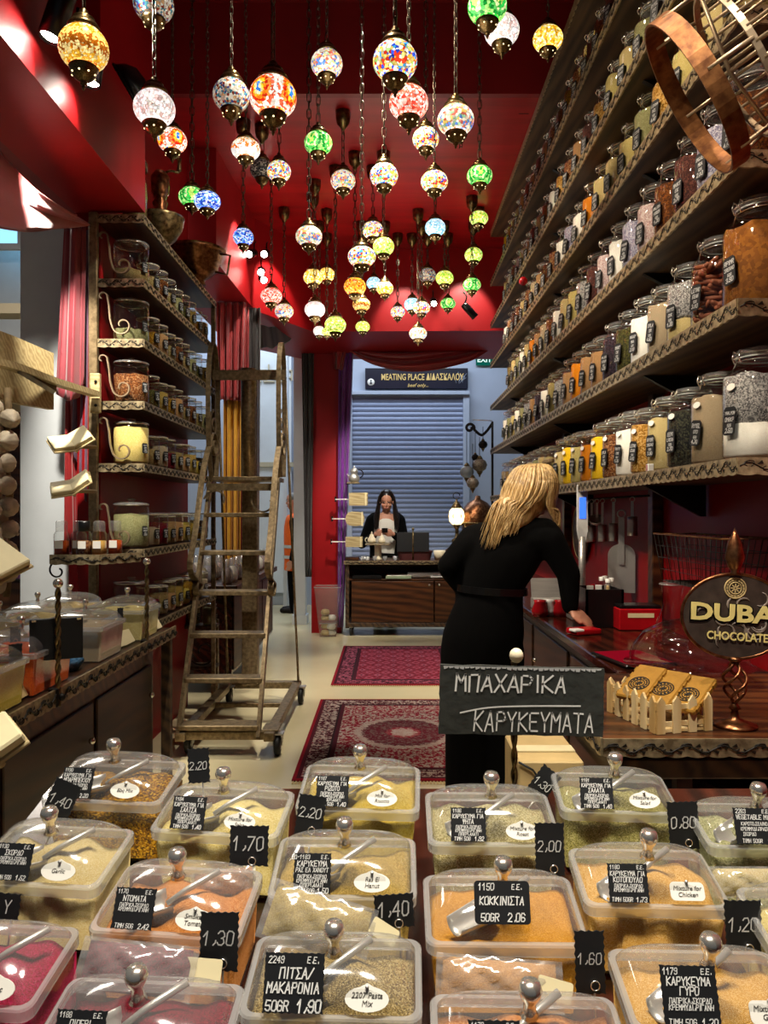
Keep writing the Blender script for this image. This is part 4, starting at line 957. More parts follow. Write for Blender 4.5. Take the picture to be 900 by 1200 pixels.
tub_px((503, 1270), (742, 1273), (508, 1167), (725, 1172), 'tomato', 'domed tub of rust powder in the front row beneath the orange packet', 26, card=cl('1172', 'ΠΑΠΡΙΚΑ', small=SM[:1]), tagt=['Paprika'], where='rust powder of the front row')
tub_px((650, 955), (790, 955), (652, 905), (782, 912), 'herb_green', 'domed tub of green herb flakes tagged Mixture for Salad', 28, card=cl('1181', 'ΚΑΡΥΚΕΥΜΑ ΓΙΑ', 'ΣΑΛΑΤΑ', small=SM, foot=('ΤΙΜΗ 50G', '1,40')), tagt=['Mixture for', 'Salad'], where='green salad herbs')
tub_px((683, 1065), (854, 1068), (667, 996), (825, 999), 'chicken', 'domed tub of sandy orange crumbs tagged Mixture for chicken', 29, card=cl('1180', 'ΚΑΡΥΚΕΥΜΑ ΓΙΑ', 'ΚΟΤΟΠΟΥΛΟ', small=SM[:2], foot=('ΤΙΜΗ 50GR', '1,73')), tagt=['Mixture for', 'Chicken'], plaintag=True, where='sandy orange chicken mix')
tub_px((738, 1213), (955, 1217), (714, 1114), (908, 1118), 'chicken', 'domed tub of sandy crumbs in the front row carded GYRO below the 1,20 card', 31, card=cl('1179', 'ΚΑΡΥΚΕΥΜΑ', 'ΓΥΡΟ', small=SM[:2], foot=('ΤΙΜΗ 50G', '1,20')), cardu=-.18, cardsz=(.06, .058), tagt=['Mixture for', 'Gyros'], tagu=.25, plaintag=True, where='sandy crumbs of the front row')
tub_px((832, 996), (985, 998), (800, 942), (925, 945), 'palegreen', 'domed tub of pale green vegetable mix beside the chocolate bar crate', 32, card=[('2263', -.6, .9, .11), ('E.E.', .65, .9, .1), ('VEGETABLE MIX', 0, .74, .12), ('ΚΑΡΟΤΟ,ΣΕΛΙΝΟ', 0, .56, .09), ('ΚΡΕΜΜΥΔΙ,ΠΡΑΣΟ', 0, .42, .09), ('ΣΚΟΡΔΟ', -.3, .28, .09), ('ΤΙΜΗ 50GR', -.2, .1, .10), ('1,9', .7, .1, .1)], cardu=-.12, cardsz=(.058, .05), where='pale green vegetable mix')
tub_px((900, 1125), (1075, 1128), (868, 1042), (1035, 1045), 'pale_yellow', 'tub of light yellow crumbs half out of view below the vegetable mix', 34, card=None, where='light yellow crumbs')
# ------------------------------------------------------------------ sloping stand under the tubs
stand = thing('sloping_stand', 'dark sloping stand under the rows of domed spice tubs', 'display stand', T(0, 1.0, 0))
n = Vector((0, -.2, 1)).normalized(); yv = Vector((0, 1, .2)).normalized()
c0 = Vector((0.05, 1.0, .7376+.2)) - n*(TUB_H+.015)
MB().box((.02, 0, 0), (1.44, .92, .024), .004).build('top_board', M['darkwood'], stand, T(0, -1.0, 0) @ FR(c0, (1, 0, 0), yv, n))
m = MB(); m.prism([(-.42, 0), (.44, 0), (.44, c0.z+.07), (-.42, c0.z-.11)], -.60, .70, FR((0, 0, 0), (0, 1, 0), (0, 0, 1), (1, 0, 0))); m.build('carcass', M['darkwood'], stand)
# ------------------------------------------------------------------ price cards on clips
def price(px, py, wp, hp, text, d, roll, label, ring=True, yaw=0):
    p = P(px, py, d); k = d/F; w, h = wp*k, hp*k
    t = thing('price_card', label, 'price card', facing(p, yaw, 8, roll), 'zigzag price cards')
    MB().prism(zigzag(w, h, .0042, .0016), 0, .0015).build('card', M['blackcard'], t)
    L = MB(); random.seed(int(px)); words_in(L, [(text, 0, .5 if not ring else .56, .46)], w, h, None, .0022, .82, .2, .10); L.build('lettering', M['chalk'], t)
    if ring:
        r = MB(); r.ring((0, 0, 0), .0052, .0009, 16, 5, T(.005, -h*.36, .003)); r.build('ring', M['chrome'], t)
    s = MB().tube([(0.005, -h*.36, -.001), (.005, -h*.5-.05, -.004)], .0013, 6); s.build('pin', M['steel'], t)
price(72, 938, 33, 46, '1,40', 1.205, -22, 'tilted black price card reading 1,40 at the corner of the brown-gold tub', False)
price(233, 897, 26, 40, '2,20', 1.225, 4, 'upright black price card 2,20 standing between the brown-gold and pale yellow tubs', False)
price(292, 991, 46, 46, '1,70', 1.105, 0, 'square black price card 1,70 at the pale yellow tub')
price(10, 1062, 28, 30, 'Υ', 1.018, -4, 'small black card cut by the picture edge under the garlic tub', False)
price(257, 1103, 46, 66, '1,30', .925, 0, 'tall black price card 1,30 at the tomato powder tub')
price(364, 955, 33, 46, '2,20', 1.185, -8, 'tilted black price card 2,20 at the risotto tub')
price(462, 1067, 47, 38, '1,40', .99, 4, 'wide black price card 1,40 at the golden-brown tub')
price(636, 919, 26, 40, '1,30', 1.31, -38, 'steeply tilted black price card 1,30 beside the slate sign rod', False)
price(644, 995, 35, 60, '2,00', 1.098, 0, 'tall black price card 2,00 at the grey-green herb tub')
price(691, 1127, 36, 70, '1,60', .908, 0, 'tall black price card 1,60 at the corner of the orange powder tub')
price(801, 967, 37, 54, '0,80', 1.183, 2, 'black price card 0,80 at the salad herb tub')
price(871, 1087, 44, 62, '1,20', .972, 0, 'tall black price card 1,20 at the chicken mix tub')
# ------------------------------------------------------------------ sealed packets tucked between the tubs
def packet(px, py, d, w, l, th, kind, label, roll=0, pitch=35):
    t = thing('spice_packet', label, 'packet', facing(P(px, py, d), 0, pitch, roll))
    def f(u, v):
        e = (1-abs(2*u-1)**3)*(1-abs(2*v-1)**3); return ((u-.5)*w, (v-.5)*l, th*e+.002*math.sin(17*u+9*v)*e)
    m = MB(); m.grid(f, 14, 10); m.grid(lambda u, v: ((u-.5)*w, (v-.5)*l, -.3*f(u, v)[2]), 14, 10); o = m.build('filling', SP[kind], t); o['kind'] = 'stuff'
    m = MB(); m.grid(lambda u, v: ((u-.5)*w*1.12, (v-.5)*l*1.15, f(min(1, max(0, (u-.5)*1.12+.5)), min(1, max(0, (v-.5)*1.15+.5)))[2]+.002+.002*math.sin(31*u)*math.sin(23*v)), 20, 14); m.build('clear_film', M['foilbag'], t)
packet(372, 1082, .955, .125, .06, .014, 'curry', 'clear packet of mustard-yellow powder lying between the golden-brown and pizza herb tubs', -16)
packet(160, 1136, .90, .125, .05, .012, 'sumac', 'clear packet of dark crimson spice under the tomato powder tub', -5)
packet(585, 1152, .88, .13, .045, .012, 'orange', 'clear packet of orange powder under the KOKKINISTA tub', -4)
packet(262, 972+62, 1.06, .08, .03, .010, 'tomato', 'clear packet of salmon powder between the garlic and tomato tubs', 8)
packet(880, 1034, 1.06, .10, .035, .010, 'pale_yellow', 'clear packet of yellow crumbs below the vegetable mix tub', 0)
for px, py, d, w, h, roll, lb in ((237, 1140, .90, .045, .03, -4, 'blank cream card leaning behind the dark crimson tub'), (650, 1160, .87, .04, .022, -14, 'blank cream card leaning behind the rust powder tub'), (603, 1090, .885, .036, .02, -30, 'folded cream card under the wide 1,40 price card')):
    if px == 603: px, py, d = 450, 1092, .95
    t = thing('cream_card', lb, 'card', facing(P(px, py, d), 0, 25, roll)); MB().prism(rrect(w, h, .003), 0, .0012).build('card', M['cream'], t)
# ------------------------------------------------------------------ slate sign
d = 1.52; k = d/F
t = thing('slate_sign', 'grey slate board chalked with two Greek words on a twisted iron rod', 'sign', T(P(611, 821, d)))
w, h = 192*k, 80*k; rg = random.Random(4); pts = []
for x0, y0, x1, y1 in ((-w/2, -h/2, w/2, -h/2), (w/2, -h/2, w/2, h/2), (w/2, h/2, -w/2, h/2), (-w/2, h/2, -w/2, -h/2)):
    for q in range(14): pts.append((x0+(x1-x0)*q/14+rg.uniform(-.0012, .0012), y0+(y1-y0)*q/14+rg.uniform(-.0012, .0012)))
FS = RX(R(90)) @ RZ(R(-1.2))
s = MB().prism(pts, -.005, .003).build('slate', M['slate'], t, FS)
e = MB()
for q in range(30): 
    x = -w/2+.006+q*(w-.012)/30; e.add([(x, h/2-.001, .0036), (x+.011, h/2-.001, .0036), (x+.009, h/2-.004-rg.random()*.004, .0036), (x+.002, h/2-.004-rg.random()*.004, .0036)], [(0, 3, 2, 1)], False)
e.build('chipped_edge', M['chalkdim'], s)
L = MB(); random.seed(5)
def fitted(text, x0, x1, y, hh):
    q = MB(); tw = text_w(text, hh)-hh*.18; strokes(q, text, 0, y, hh, .0034, .05, .22, T(x0, 0, 0) @ SCL((x1-x0)/tw, 1, 1), .004); q.build('chalk_word', M['chalk'], s)
fitted('ΜΠΑΧΑΡΙΚΑ', -w*.405, w*.265, h*.13, h*.24)
fitted('ΚΑΡΥΚΕΥΜΑΤΑ', -w*.285, w*.435, -h*.44, h*.27)
a = smooth_path([(-w*.375, -h*.19, 0), (-w*.2, -h*.105, 0), (w*.05, -h*.07, 0), (w*.36, -h*.055, 0)], 6)
for p, q in zip(a, a[1:]): L.add([(p.x, p.y-.0015, .004), (q.x, q.y-.0015, .004), (q.x, q.y+.0015, .004), (p.x, p.y+.0015, .004)], [(0, 1, 2, 3)], False)
L.build('chalk_underline', M['chalk'], s)
def twisted(mb, z0, z1, r, turns=40, M=None):
    n = int((z1-z0)/.004); 
    for ph in (0, math.pi): mb.tube([(r*.55*math.cos(turns*i*.004*6.28/ (1.0)/2+ph), r*.55*math.sin(turns*i*.004*6.28/2+ph), z0+i*.004) for i in range(n+1)], r*.62, 6, M=M)
m = MB(); twisted(m, -.19, .075, .0062, 26, T(-.012, .014, 0)); m.build('twisted_rod', M['oldbrass'], t)
zf = t.matrix_basis.translation.z; MB().tube([(-.012, .014, -zf+.01), (-.012, .014, -.18)], .008, 10).build('lower_rod', M['iron'], t); MB().lathe([(0, -zf), (.09, -zf), (.09, -zf+.008), (.01, -zf+.02), (0, -zf+.02)], 20, T(-.012, .02, 0)).build('foot_plate', M['iron'], t)
MB().ball((-.008, .012, .087), .014, 16, k=(1, 1, 1.08)).build('stone_ball', M['porcelain'], t)
MB().box((-.012, .009, 0), (.03, .006, .05)).build('clip', M['iron'], t)
# ================================================================== NEAR DISPLAY TABLE AND SERVICE COUNTER
t = thing('display_table', 'walnut display table with a vine-edged top under the chocolate sign', 'table', T(.52, 1.86, 0))
MB().box((.40, .38, .886), (.80, .76, .028), .003).build('table_top', M['walnut'], t)
VT = vine(.80, .04, .085, .0022); e = MB().prism(trim_profile(.81, .046), -.003, .003, FR((0, -.003, .856), (1, 0, 0), (0, 0, 1), (0, -1, 0))).build('edge_trim', M['trim'], t); VT.build('vine_relief', M['vine'], e, T(0, -.007, .878))
e = MB().prism(trim_profile(.76, .046), -.003, .003, FR((-.003, .76, .856), (0, -1, 0), (0, 0, 1), (-1, 0, 0))).build('edge_trim', M['trim'], t); vine(.75, .04, .085, .0022).build('vine_relief', M['vine'], e, FR((-.007, .755, .878), (0, -1, 0), (1, 0, 0), (0, 0, 1)))
MB().box((.41, .38, .82), (.78, .72, .05), .004).build('apron', M['shelfwood'], t)
MB().box((.50, .40, .30), (.60, .66, .60), .004).build('carcass', M['walnut'], t)
for x in (.23, .77):
    for y in (.10, .70): MB().box((x, y, .70), (.04, .04, .20), .003).build('post', M['walnut'], t)
MB().box((.42, .30, .62), (.70, .40, .02), .003).build('lower_shelf', M['shelfwood'], t)
for k in range(3):
    o = thing('plastic_bowl', 'stacked clear plastic bowl under the vine-edged table top, %s from below' % ORD[k+1], 'bowl', T(.76, 1.98, .632+.022*k), 'plastic bowls under the table top'); MB().lathe([(0, 0), (.07, 0), (.11, .05), (.115, .05), (.075, -.002+.004), (0, .004)], 22).build('bowl', M['tub'], o)
o = thing('kraft_carton', 'kraft carton with a curved black mark beside the display table', 'carton', T(.425, 2.12, 0)); MB().box((0, 0, .40), (.17, .24, .80), .004).build('carton_body', M['kraft'], o); MB().tube([(-.086, -.125, .80), (-.05, -.125, .78), (-.02, -.125, .74), (-.005, -.125, .69)], .003, 5).build('printed_arc', M['blackcard'], o); MB().box((0, -.02, .803), (.16, .05, .004)).build('flap_tape', M['cream'], o)
t = thing('service_counter', 'long dark polished counter below the jar shelves where the blonde woman works', 'counter', T(.78, 2.64, 0))
MB().box((.27, 2.2, .882), (.53, 4.4, .036), .005).build('worktop', M['darkwood'], t)
MB().box((.29, 2.2, .43), (.46, 4.36, .86), .004).build('carcass', M['walnut_y'], t)
for k in range(5): 
    dr = MB().box((.055, .46+k*.87, .45), (.012, .80, .70), .004).build('door', M['walnut_y'], t); MB().ball((.043, .46+k*.87+.34, .62), .012, 10).build('knob', M['chrome'], dr)
# ------------------------------------------------------------------ fence crate with gold chocolate bars
Z = .901
cr = thing('fence_crate', 'small pale wooden crate shaped like a picket fence on the display table', 'crate', T(.662, 1.895, Z) @ RZ(R(14)))
cw, cd = .158, .235
def picket(mb, x, y, ax, h=.092, w=.022):
    pl = [(-w/2, 0), (w/2, 0), (w/2, h-.014), (0, h), (-w/2, h-.014)]
    mb.prism(pl, -.003, .003, T(x, y, 0) @ (RZ(R(90)) if ax == 'y' else I4()) @ RX(R(90)))
for k in range(4): m = MB(); picket(m, .012+k*(cw-.024)/3, 0, 'x'); m.build('picket', M['crate'], cr); m = MB(); picket(m, .012+k*(cw-.024)/3, cd, 'x'); m.build('picket', M['crate'], cr)
for k in range(6): m = MB(); picket(m, 0, .016+k*(cd-.03)/5, 'y'); m.build('picket', M['crate'], cr); m = MB(); picket(m, cw, .016+k*(cd-.03)/5, 'y'); m.build('picket', M['crate'], cr)
for z in (.022, .064):
    for a in ((cw/2, .005, cw, .004), (cw/2, cd-.005, cw, .004)): MB().box((a[0], a[1], z), (a[2], a[3], .012)).build('rail', M['crate'], cr)
    for x in (.005, cw-.005): MB().box((x, cd/2, z), (.004, cd, .012)).build('rail', M['crate'], cr)
MB().box((cw/2, cd/2, .004), (cw-.01, cd-.01, .006)).build('base_board', M['crate'], cr)
for k, (nm, yy) in enumerate((('nearest the slate sign', .185), ('in the middle of the crate', .125), ('nearest the chocolate sign', .065))):
    Mx = T(.662, 1.895, Z) @ RZ(R(14)) @ T(cw/2+.038*k-.022, cd*.5+.038-.052*k, .090-.005*k) @ RZ(R(-62)) @ RX(R(27))
    t = thing('chocolate_bar', 'gold-wrapped chocolate bar with round emblem leaning %s' % nm, 'chocolate bar', Mx, 'gold chocolate bars')
    m = MB(); m.box((0, 0, 0), (.082, .142, .016), .004)
    for q in range(5): m.box((-.042+.0, -.05+q*.025, .0), (.004, .018, .012), .001); m.box((.042, -.05+q*.025, 0), (.004, .018, .012), .001)
    m.build('wrapper', M['goldfoil'], t)
    e = MB(); e.ring((0, 0, 0), .027, .0016, 24, 4, T(0, -.012, .009)); e.ring((0, 0, 0), .015, .0014, 20, 4, T(0, -.012, .009))
    for q in range(14): a = 2*math.pi*q/14; e.box((0, 0, 0), (.004, .006, .0014), 0, T(.021*math.cos(a), -.012+.021*math.sin(a), .009) @ RZ(a))
    for q in range(8): a = 2*math.pi*q/8; e.box((0, 0, 0), (.0022, .009, .0014), 0, T(.006*math.cos(a), -.012+.006*math.sin(a), .009) @ RZ(a+1.57))
    e.build('emblem', M['blackcard'], t)
# ------------------------------------------------------------------ chocolate sign
t = thing('chocolate_sign', 'oval brown chocolate sign on a twisted copper stand', 'sign', T(P(861, 722, 1.97)) @ RZ(R(-6)))
SF = RX(R(90)) @ RZ(R(-3)); a, b = .132, .108
el = [(a*math.cos(2*math.pi*k/48), b*math.sin(2*math.pi*k/48)) for k in range(48)]
pn = MB().prism(el, -.008, .004).build('oval_panel', M['darkbrown'], t, SF)
m = MB(); m.ring((0, 0, .002), 1, .0045, 56, 6, None, 0, a, b); m.build('copper_rim', M['copper'], pn)
sw = MB(); rg = random.Random(9)
for k in range(15):
    ang = rg.uniform(0, 6.28); q = rg.uniform(.35, .82); c = Vector((a*q*math.cos(ang), b*q*math.sin(ang), .0045)); dr = rg.uniform(0, 6.28)
    sw.tube([c+Vector((.018*math.cos(dr+s_*.5)-.018*math.cos(dr), .018*math.sin(dr+s_*.5)-.018*math.sin(dr), 0)) for s_ in range(8)], .0030, 5, scale=[.3, .7, 1, 1.1, 1, .8, .6, .3])
sw.build('swirls', M['darkbrown2'], pn)
me = font_mesh('DUBAI', .070, M['dubai'], .0015, 0, .0022); ww = mesh_w(me); inst('lettering', me, pn, T(0, .006, .009) @ SCL(.222/ww, .86, 1))
me = font_mesh('DUBAI', .0701, M['iron'], .0015, 0, .0052); inst('letter_shadow', me, pn, T(.001, .0045, .006) @ SCL(.222/ww, .86, 1))
me = font_mesh('CHOCOLATE', .034, M['dubai'], .001, 0, .0006); ww = mesh_w(me); inst('lettering', me, pn, T(.006, -.052, .009) @ SCL(.150/ww, .86, 1))
e = MB(); e.ring((0, 0, 0), .026, .002, 28, 4, T(-.004, .072, .006)); e.ring((0, 0, 0), .015, .0015, 24, 4, T(-.004, .072, .006))
for q in range(16): an = 2*math.pi*q/16; e.box((0, 0, 0), (.004, .0065, .001), 0, T(-.004+.0205*math.cos(an), .072+.0205*math.sin(an), .006) @ RZ(an))
for q in range(8): an = 2*math.pi*q/8; e.box((0, 0, 0), (.003, .010, .001), 0, T(-.004+.007*math.cos(an), .072+.007*math.sin(an), .006) @ RZ(an+1.57))
e.build('round_emblem', M['kraft'], pn)
zb = .902-t.matrix_basis.translation.z
m = MB(); m.lathe([(0, zb), (.055, zb), (.055, zb+.005), (.03, zb+.012), (.012, zb+.02), (.008, zb+.04), (.016, zb+.045), (.008, zb+.055), (.006, zb+.06)], 24); m.build('base_disc', M['copper'], t)
m = MB()
for q in range(4):
    m.tube([(.030*math.sin(math.pi*i/16)*math.cos(q*1.571+i*.28), .030*math.sin(math.pi*i/16)*math.sin(q*1.571+i*.28), zb+.055+(-.112-zb-.055)*i/16) for i in range(17)], .0042, 6)
m.build('twisted_stem', M['copper'], t)
MB().lathe([(0, -.120), (.012, -.118), (.018, -.112), (.012, -.104), (0, -.104)], 16).build('collar', M['copper'], t)
m = MB(); m.lathe([(0, .104), (.018, .108), (.008, .114), (.016, .125), (.024, .15), (.018, .185), (.007, .21), (0, .228)], 18); m.build('flame_finial', M['copper'], t)
# ------------------------------------------------------------------ things along the counter
t = thing('cake_dome', 'low glass cake dome on a glass foot behind the gold chocolate bars', 'cake dome', T(.985, 2.52, Z))
MB().lathe([(0, .155), (.012, .165), (.016, .178), (.01, .19), (0, .192)], 16, T(0, 0, .045)).build('knob', M['glass'], t)
MB().lathe([(.185, .055), (.186, .075), (.175, .11), (.14, .155), (.08, .185), (.02, .20), (0, .20)], 30).build('glass_dome', M['glass'], t)
MB().lathe([(0, 0), (.08, 0), (.078, .006), (.03, .012), (.022, .03), (.05, .042), (.20, .048), (.205, .052), (0, .050)], 30).build('footed_plate', M['glass'], t)
t = thing('tablet', 'flat red-screened tablet lying on the dark counter', 'tablet', T(.90, 2.83, Z+.0) @ RZ(R(12)))
MB().box((0, 0, .008), (.20, .27, .014), .005).build('case', M['blackplastic'], t); MB().box((0, 0, .0158), (.18, .245, .001)).build('screen', M['screen'], t)
t = thing('glass_carafe', 'waisted glass carafe standing behind the cake dome', 'carafe', T(1.19, 3.22, Z))
MB().lathe([(0, 0), (.058, 0), (.065, .02), (.066, .08), (.04, .15), (.034, .17), (.045, .22), (.05, .245)], 24).build('glass_body', M['glass'], t); MB().ring((0, 0, .247), .05, .003, 20, 5).build('rim', M['lip'], t)
t = thing('cutlery_caddy', 'black caddy box full of pens and packets on the counter behind the tablet', 'box', T(1.03, 3.76, Z))
m = MB(); 
for a in ((-.085, 0, .01, .22), (.085, 0, .01, .22)): m.box((a[0], a[1], .09), (a[2], a[3], .18))
for a in ((0, -.105, .18, .01), (0, .105, .18, .01)): m.box((a[0], a[1], .09), (a[2], a[3], .18))
m.box((0, 0, .005), (.17, .21, .01)); m.build('box_body', M['blackplastic'], t)
for k, (x, y, c) in enumerate(((-.05, -.03, 'white_gloss'), (-.02, .04, 'redplastic'), (.03, -.05, 'kraft'), (.05, .03, 'steel'), (0, 0, 'white_gloss'))):
    o = thing('paper_sachet', 'narrow %s sachet sticking out of the black caddy, %s across' % ({'white_gloss': 'white', 'redplastic': 'red', 'kraft': 'tan', 'steel': 'silver'}[c], ORD[k+1]), 'sachet', T(1.03+x, 3.76+y, Z+.012) @ RZ(k*.7)); MB().box((0, 0, .09), (.032, .012, .18), .002).build('sachet', M[c], o)
t = thing('scale_display', 'white scale column with a blue lit display rising from the counter', 'scale', T(1.02, 3.98, Z))
MB().box((0, 0, .02), (.18, .20, .04), .006).build('scale_body', M['steel'], t); MB().tube([(0, .06, .03), (0, .06, .42)], .018, 14).build('pole', M['steel'], t)
m = MB(); m.prism([(-.026, .05), (-.016, 0), (.016, 0), (.026, .05), (.026, .29), (.02, .30), (-.02, .30), (-.026, .29)], -.014, .014, T(0, .06, .40) @ RX(R(90))); hd = m.build('display_head', M['white_gloss'], t)
MB().box((-.001, .044, .57), (.034, .002, .11)).build('blue_display', M['lcd'], hd)
t = thing('card_reader', 'grey card terminal with a tilted lid behind the scale', 'terminal', T(.93, 4.35, Z))
MB().box((0, 0, .03), (.22, .16, .06), .006).build('base', M['steel'], t); MB().box((0, 0, 0), (.22, .008, .12), .002, T(0, .06, .11) @ RX(R(-15))).build('lid', M['steel'], t)
t = thing('red_gift_box', 'red box with a black lid by the carafe', 'box', T(1.17, 3.62, Z))
MB().box((0, 0, .05), (.20, .13, .10), .004).build('carton', M['redplastic'], t); MB().box((0, 0, .108), (.19, .12, .016), .003).build('lid', M['blackplastic'], t); MB().box((0, -.066, .07), (.12, .002, .02)).build('label', M['cream'], t)
for k in range(5):
    o = thing('red_pouch', 'red and white pouch on the counter beyond the woman\'s elbow, %s of the heap' % ORD[k+1], 'pouch', T(.80+.055*k, 4.05+.03*(k % 2), Z) @ RZ(k*.4), 'red pouches on the counter'); MB().lathe([(0, 0), (.04, 0), (.045, .03), (.03, .07), (.034, .085), (0, .085)], 12).build('pouch', M['redplastic' if k % 2 == 0 else 'white_gloss'], o)
for k in range(4):
    o = thing('water_bottle', 'small clear bottle beside the black caddy, %s in the line' % ORD[k+1], 'bottle', T(1.13+.035*(k % 2), 3.95+.06*k, Z), 'clear bottles by the caddy'); MB().lathe([(0, 0), (.028, 0), (.03, .02), (.03, .13), (.012, .17), (.012, .19)], 14).build('bottle_body', M['glass'], o); MB().lathe([(.014, .185), (.014, .205), (0, .207)], 10).build('cap', M['white_gloss'], o)
# under the fingers: a small open packet
t = thing('red_packet', 'small red packet under the blonde woman\'s hand', 'packet', T(.88, 3.46, Z) @ RZ(R(20))); MB().box((0, 0, .014), (.13, .09, .026), .008).build('packet', M['redplastic'], t); MB().box((-.05, -.02, .022), (.05, .05, .012), .003).build('white_flap', M['white_gloss'], t)
# utensils on the red wall
t = thing('utensil_rail', 'thin black hanging rail under the lowest wall shelf', 'rail', T(1.27, 3.75, 1.53)); MB().tube([(0, 0, 0), (0, 1.7, 0)], .006, 8).build('rod', M['iron'], t)
for y in (.05, .85, 1.65): MB().tube([(0, y, 0), (.06, y, 0)], .005, 6).build('wall_fixing', M['iron'], t)
def scoop_hang(y, L, kind, label):
    t = thing('hanging_scoop', label, 'scoop', T(1.255, y, 1.527) @ RZ(R(-20)), 'steel scoops on the rail')
    MB().tube(arc((0, 0, -.012), .012, -60, 200, 8, 'xz'), .0025, 6).build('hook', M['steel'], t)
    MB().bar([(0, 0, -.02), (0, -.004, -L)], .014, .003, (0, 1, 0)).build('handle', M['steel'], t)
    if kind == 'ladle': m = MB(); m.lathe([(0, -.035), (.025, -.03), (.042, -.012), (.046, .004), (.044, .004), (.024, -.026), (0, -.03)], 18, T(0, -.03, -L-.01) @ RX(R(35))); m.build('ladle_bowl', M['steel'], t)
    else:
        m = MB(); m.grid(lambda u, v: ((v-.5)*.05, -.018*math.sin(math.pi*v), -L-.10*u), 4, 8); o = m.build('scoop_bowl', M['steel'], t, RZ(.2)); thick(o, .0015)
for k, (y, L, kd) in enumerate(((4.98, .15, 's'), (4.86, .17, 's'), (4.74, .16, 's'), (4.62, .11, 'ladle'), (4.50, .15, 's'), (4.28, .14, 's'), (3.95, .10, 's'))):
    scoop_hang(y, L, kd, 'steel %s on the wall rail, %s hook from the round board' % ('ladle' if kd == 'ladle' else 'scoop', ORD[k+1]))
t = thing('round_board', 'round wooden board leaning high on the red wall behind the scale column', 'board', T(1.31, 5.2, 1.32) @ RY(R(-90))); m = MB(); m.lathe([(0, 0), (.20, 0), (.205, .008), (.20, .016), (0, .016)], 32); m.build('disc', M['shelfwood'], t); MB().ring((0, 0, .016), .185, .004, 32, 5).build('groove', M['kraft'], t)
t = thing('steel_plate_scraper', 'rounded steel scraper plate with handle hung on the red wall', 'scraper', FR((1.245, 4.10, 1.02), (.95, -.31, 0), (0, 0, 1), (-.31, -.95, 0)))
pl = [(-.07, 0), (.07, 0), (.07, .20)]+[(.07*math.cos(R(k)), .20+.06*math.sin(R(k))) for k in range(10, 180, 14)]+[(-.07, .20)]
MB().prism(pl, 0, .004).build('plate', M['steel'], t); MB().bar([(0, .15, .012), (0, .40, .018)], .03, .014, (0, 0, 1)).build('handle', M['steel'], t); MB().ring((0, .42, .018), .02, .004, 14, 5).build('hanging_loop', M['steel'], t)
t = thing('wire_basket', 'rusty wire mesh basket on the red wall above the carafe', 'basket', T(1.20, 2.88, 1.17))
m = MB()
for k in range(5):
    z = .19*k/4; s_ = .82+.18*k/4
    m.tube([(-.09*s_, -.33*s_, z), (.09*s_, -.33*s_, z), (.09*s_, .33*s_, z), (-.09*s_, .33*s_, z)], .0014, 4, True)
for k in range(15):
    y = -.33+.66*k/14
    for x in (-1, 1): m.tube([(x*.09*.82, y*.82, 0), (x*.09, y, .19)], .0013, 4)
    m.tube([(-.09*.82, y*.82, 0), (.09*.82, y*.82, 0)], .0018, 4)
for k in range(5):
    x = -.09+.18*k/4
    for y in (-1, 1): m.tube([(x*.82, y*.33*.82, 0), (x, y*.33, .19)], .0018, 4)
m.build('wire_mesh', M['vine'], t); MB().ring((0, 0, .192), 1, .004, 4, 6, RZ(0), 0, .127, .467) if False else None
MB().tube([(-.09, -.33, .19), (.09, -.33, .19), (.09, .33, .19), (-.09, .33, .19)], .0042, 6, True).build('rim', M['rust'], t); MB().bar([(.09, -.2, .19), (.13, -.2, .19)], .01, .004, (0, 0, 1)).build('wall_hook', M['iron'], t)
# ------------------------------------------------------------------ big wire press basket hanging at the end of the shelves
D = 1.75; c = P(816, 112, D); RR = 95*D/F
vw = (c-Vector((0, 0, H))).normalized(); e1 = (Vector((1, 0, 0))-vw*vw.x).normalized(); e2 = e1.cross(vw).normalized()
ax = ((e1*.79+e2*.61)*.975+vw*.22).normalized(); u = ax.cross(vw).normalized(); v = ax.cross(u)
t = thing('wire_press_basket', 'big rusty hooped wire basket hung at an angle by the upper wall shelves', 'basket', FR(c, u, v, ax))
def band(z, r, w, th, m, nm):
    b = MB(); b.sweep([(r*math.cos(2*math.pi*k/48), r*math.sin(2*math.pi*k/48), z) for k in range(48)], [(-th/2, -w/2), (th/2, -w/2), (th/2, w/2), (-th/2, w/2)], (0, 0, 1), True); return b.build(nm, m, t)
band(0, RR, .042, .005, M['rust'], 'hoop'); band(.10, RR*.93, .014, .006, M['wire'], 'hoop'); band(.46, RR*.93, .02, .006, M['wire'], 'hoop'); band(.34, RR*.95, .008, .006, M['wire'], 'hoop')
for k in range(30):
    a = 2*math.pi*k/30; MB().tube([(RR*.93*math.cos(a), RR*.93*math.sin(a), .10), (RR*.93*math.cos(a), RR*.93*math.sin(a), .47)], .0042, 6).build('wire_bar', M['wire'], t)
for k in range(6):
    a = 2*math.pi*(k+.35)/6; MB().tube([(RR*math.cos(a), RR*math.sin(a), .0), (RR*.99*math.cos(a), RR*.99*math.sin(a), .06), (RR*.93*math.cos(a), RR*.93*math.sin(a), .10)], .005, 6).build('strut', M['wire'], t)
MB().tube([(-RR*.93, 0, .10), (0, .0, .08), (RR*.93, 0, .10)], .005, 6).build('cross_wire', M['wire'], t); MB().tube([(0, -RR*.93, .10), (0, .0, .085), (0, RR*.93, .10)], .005, 6).build('cross_wire', M['wire'], t)
MB().lathe([(0, .34), (.10, .34), (.11, .36), (.11, .56), (.05, .60), (0, .60)], 20).build('hub_block', M['rust'], t)
for a in (20, 150, 270): MB().box((.11*math.cos(R(a)), .11*math.sin(R(a)), .42), (.05, .02, .02), .003).build('hub_bolt', M['rust'], t)
MB().tube([(RR*.93, 0, .46), (RR*.93+.12, .05, .55)], .005, 6).build('hanging_wire', M['iron'], t)
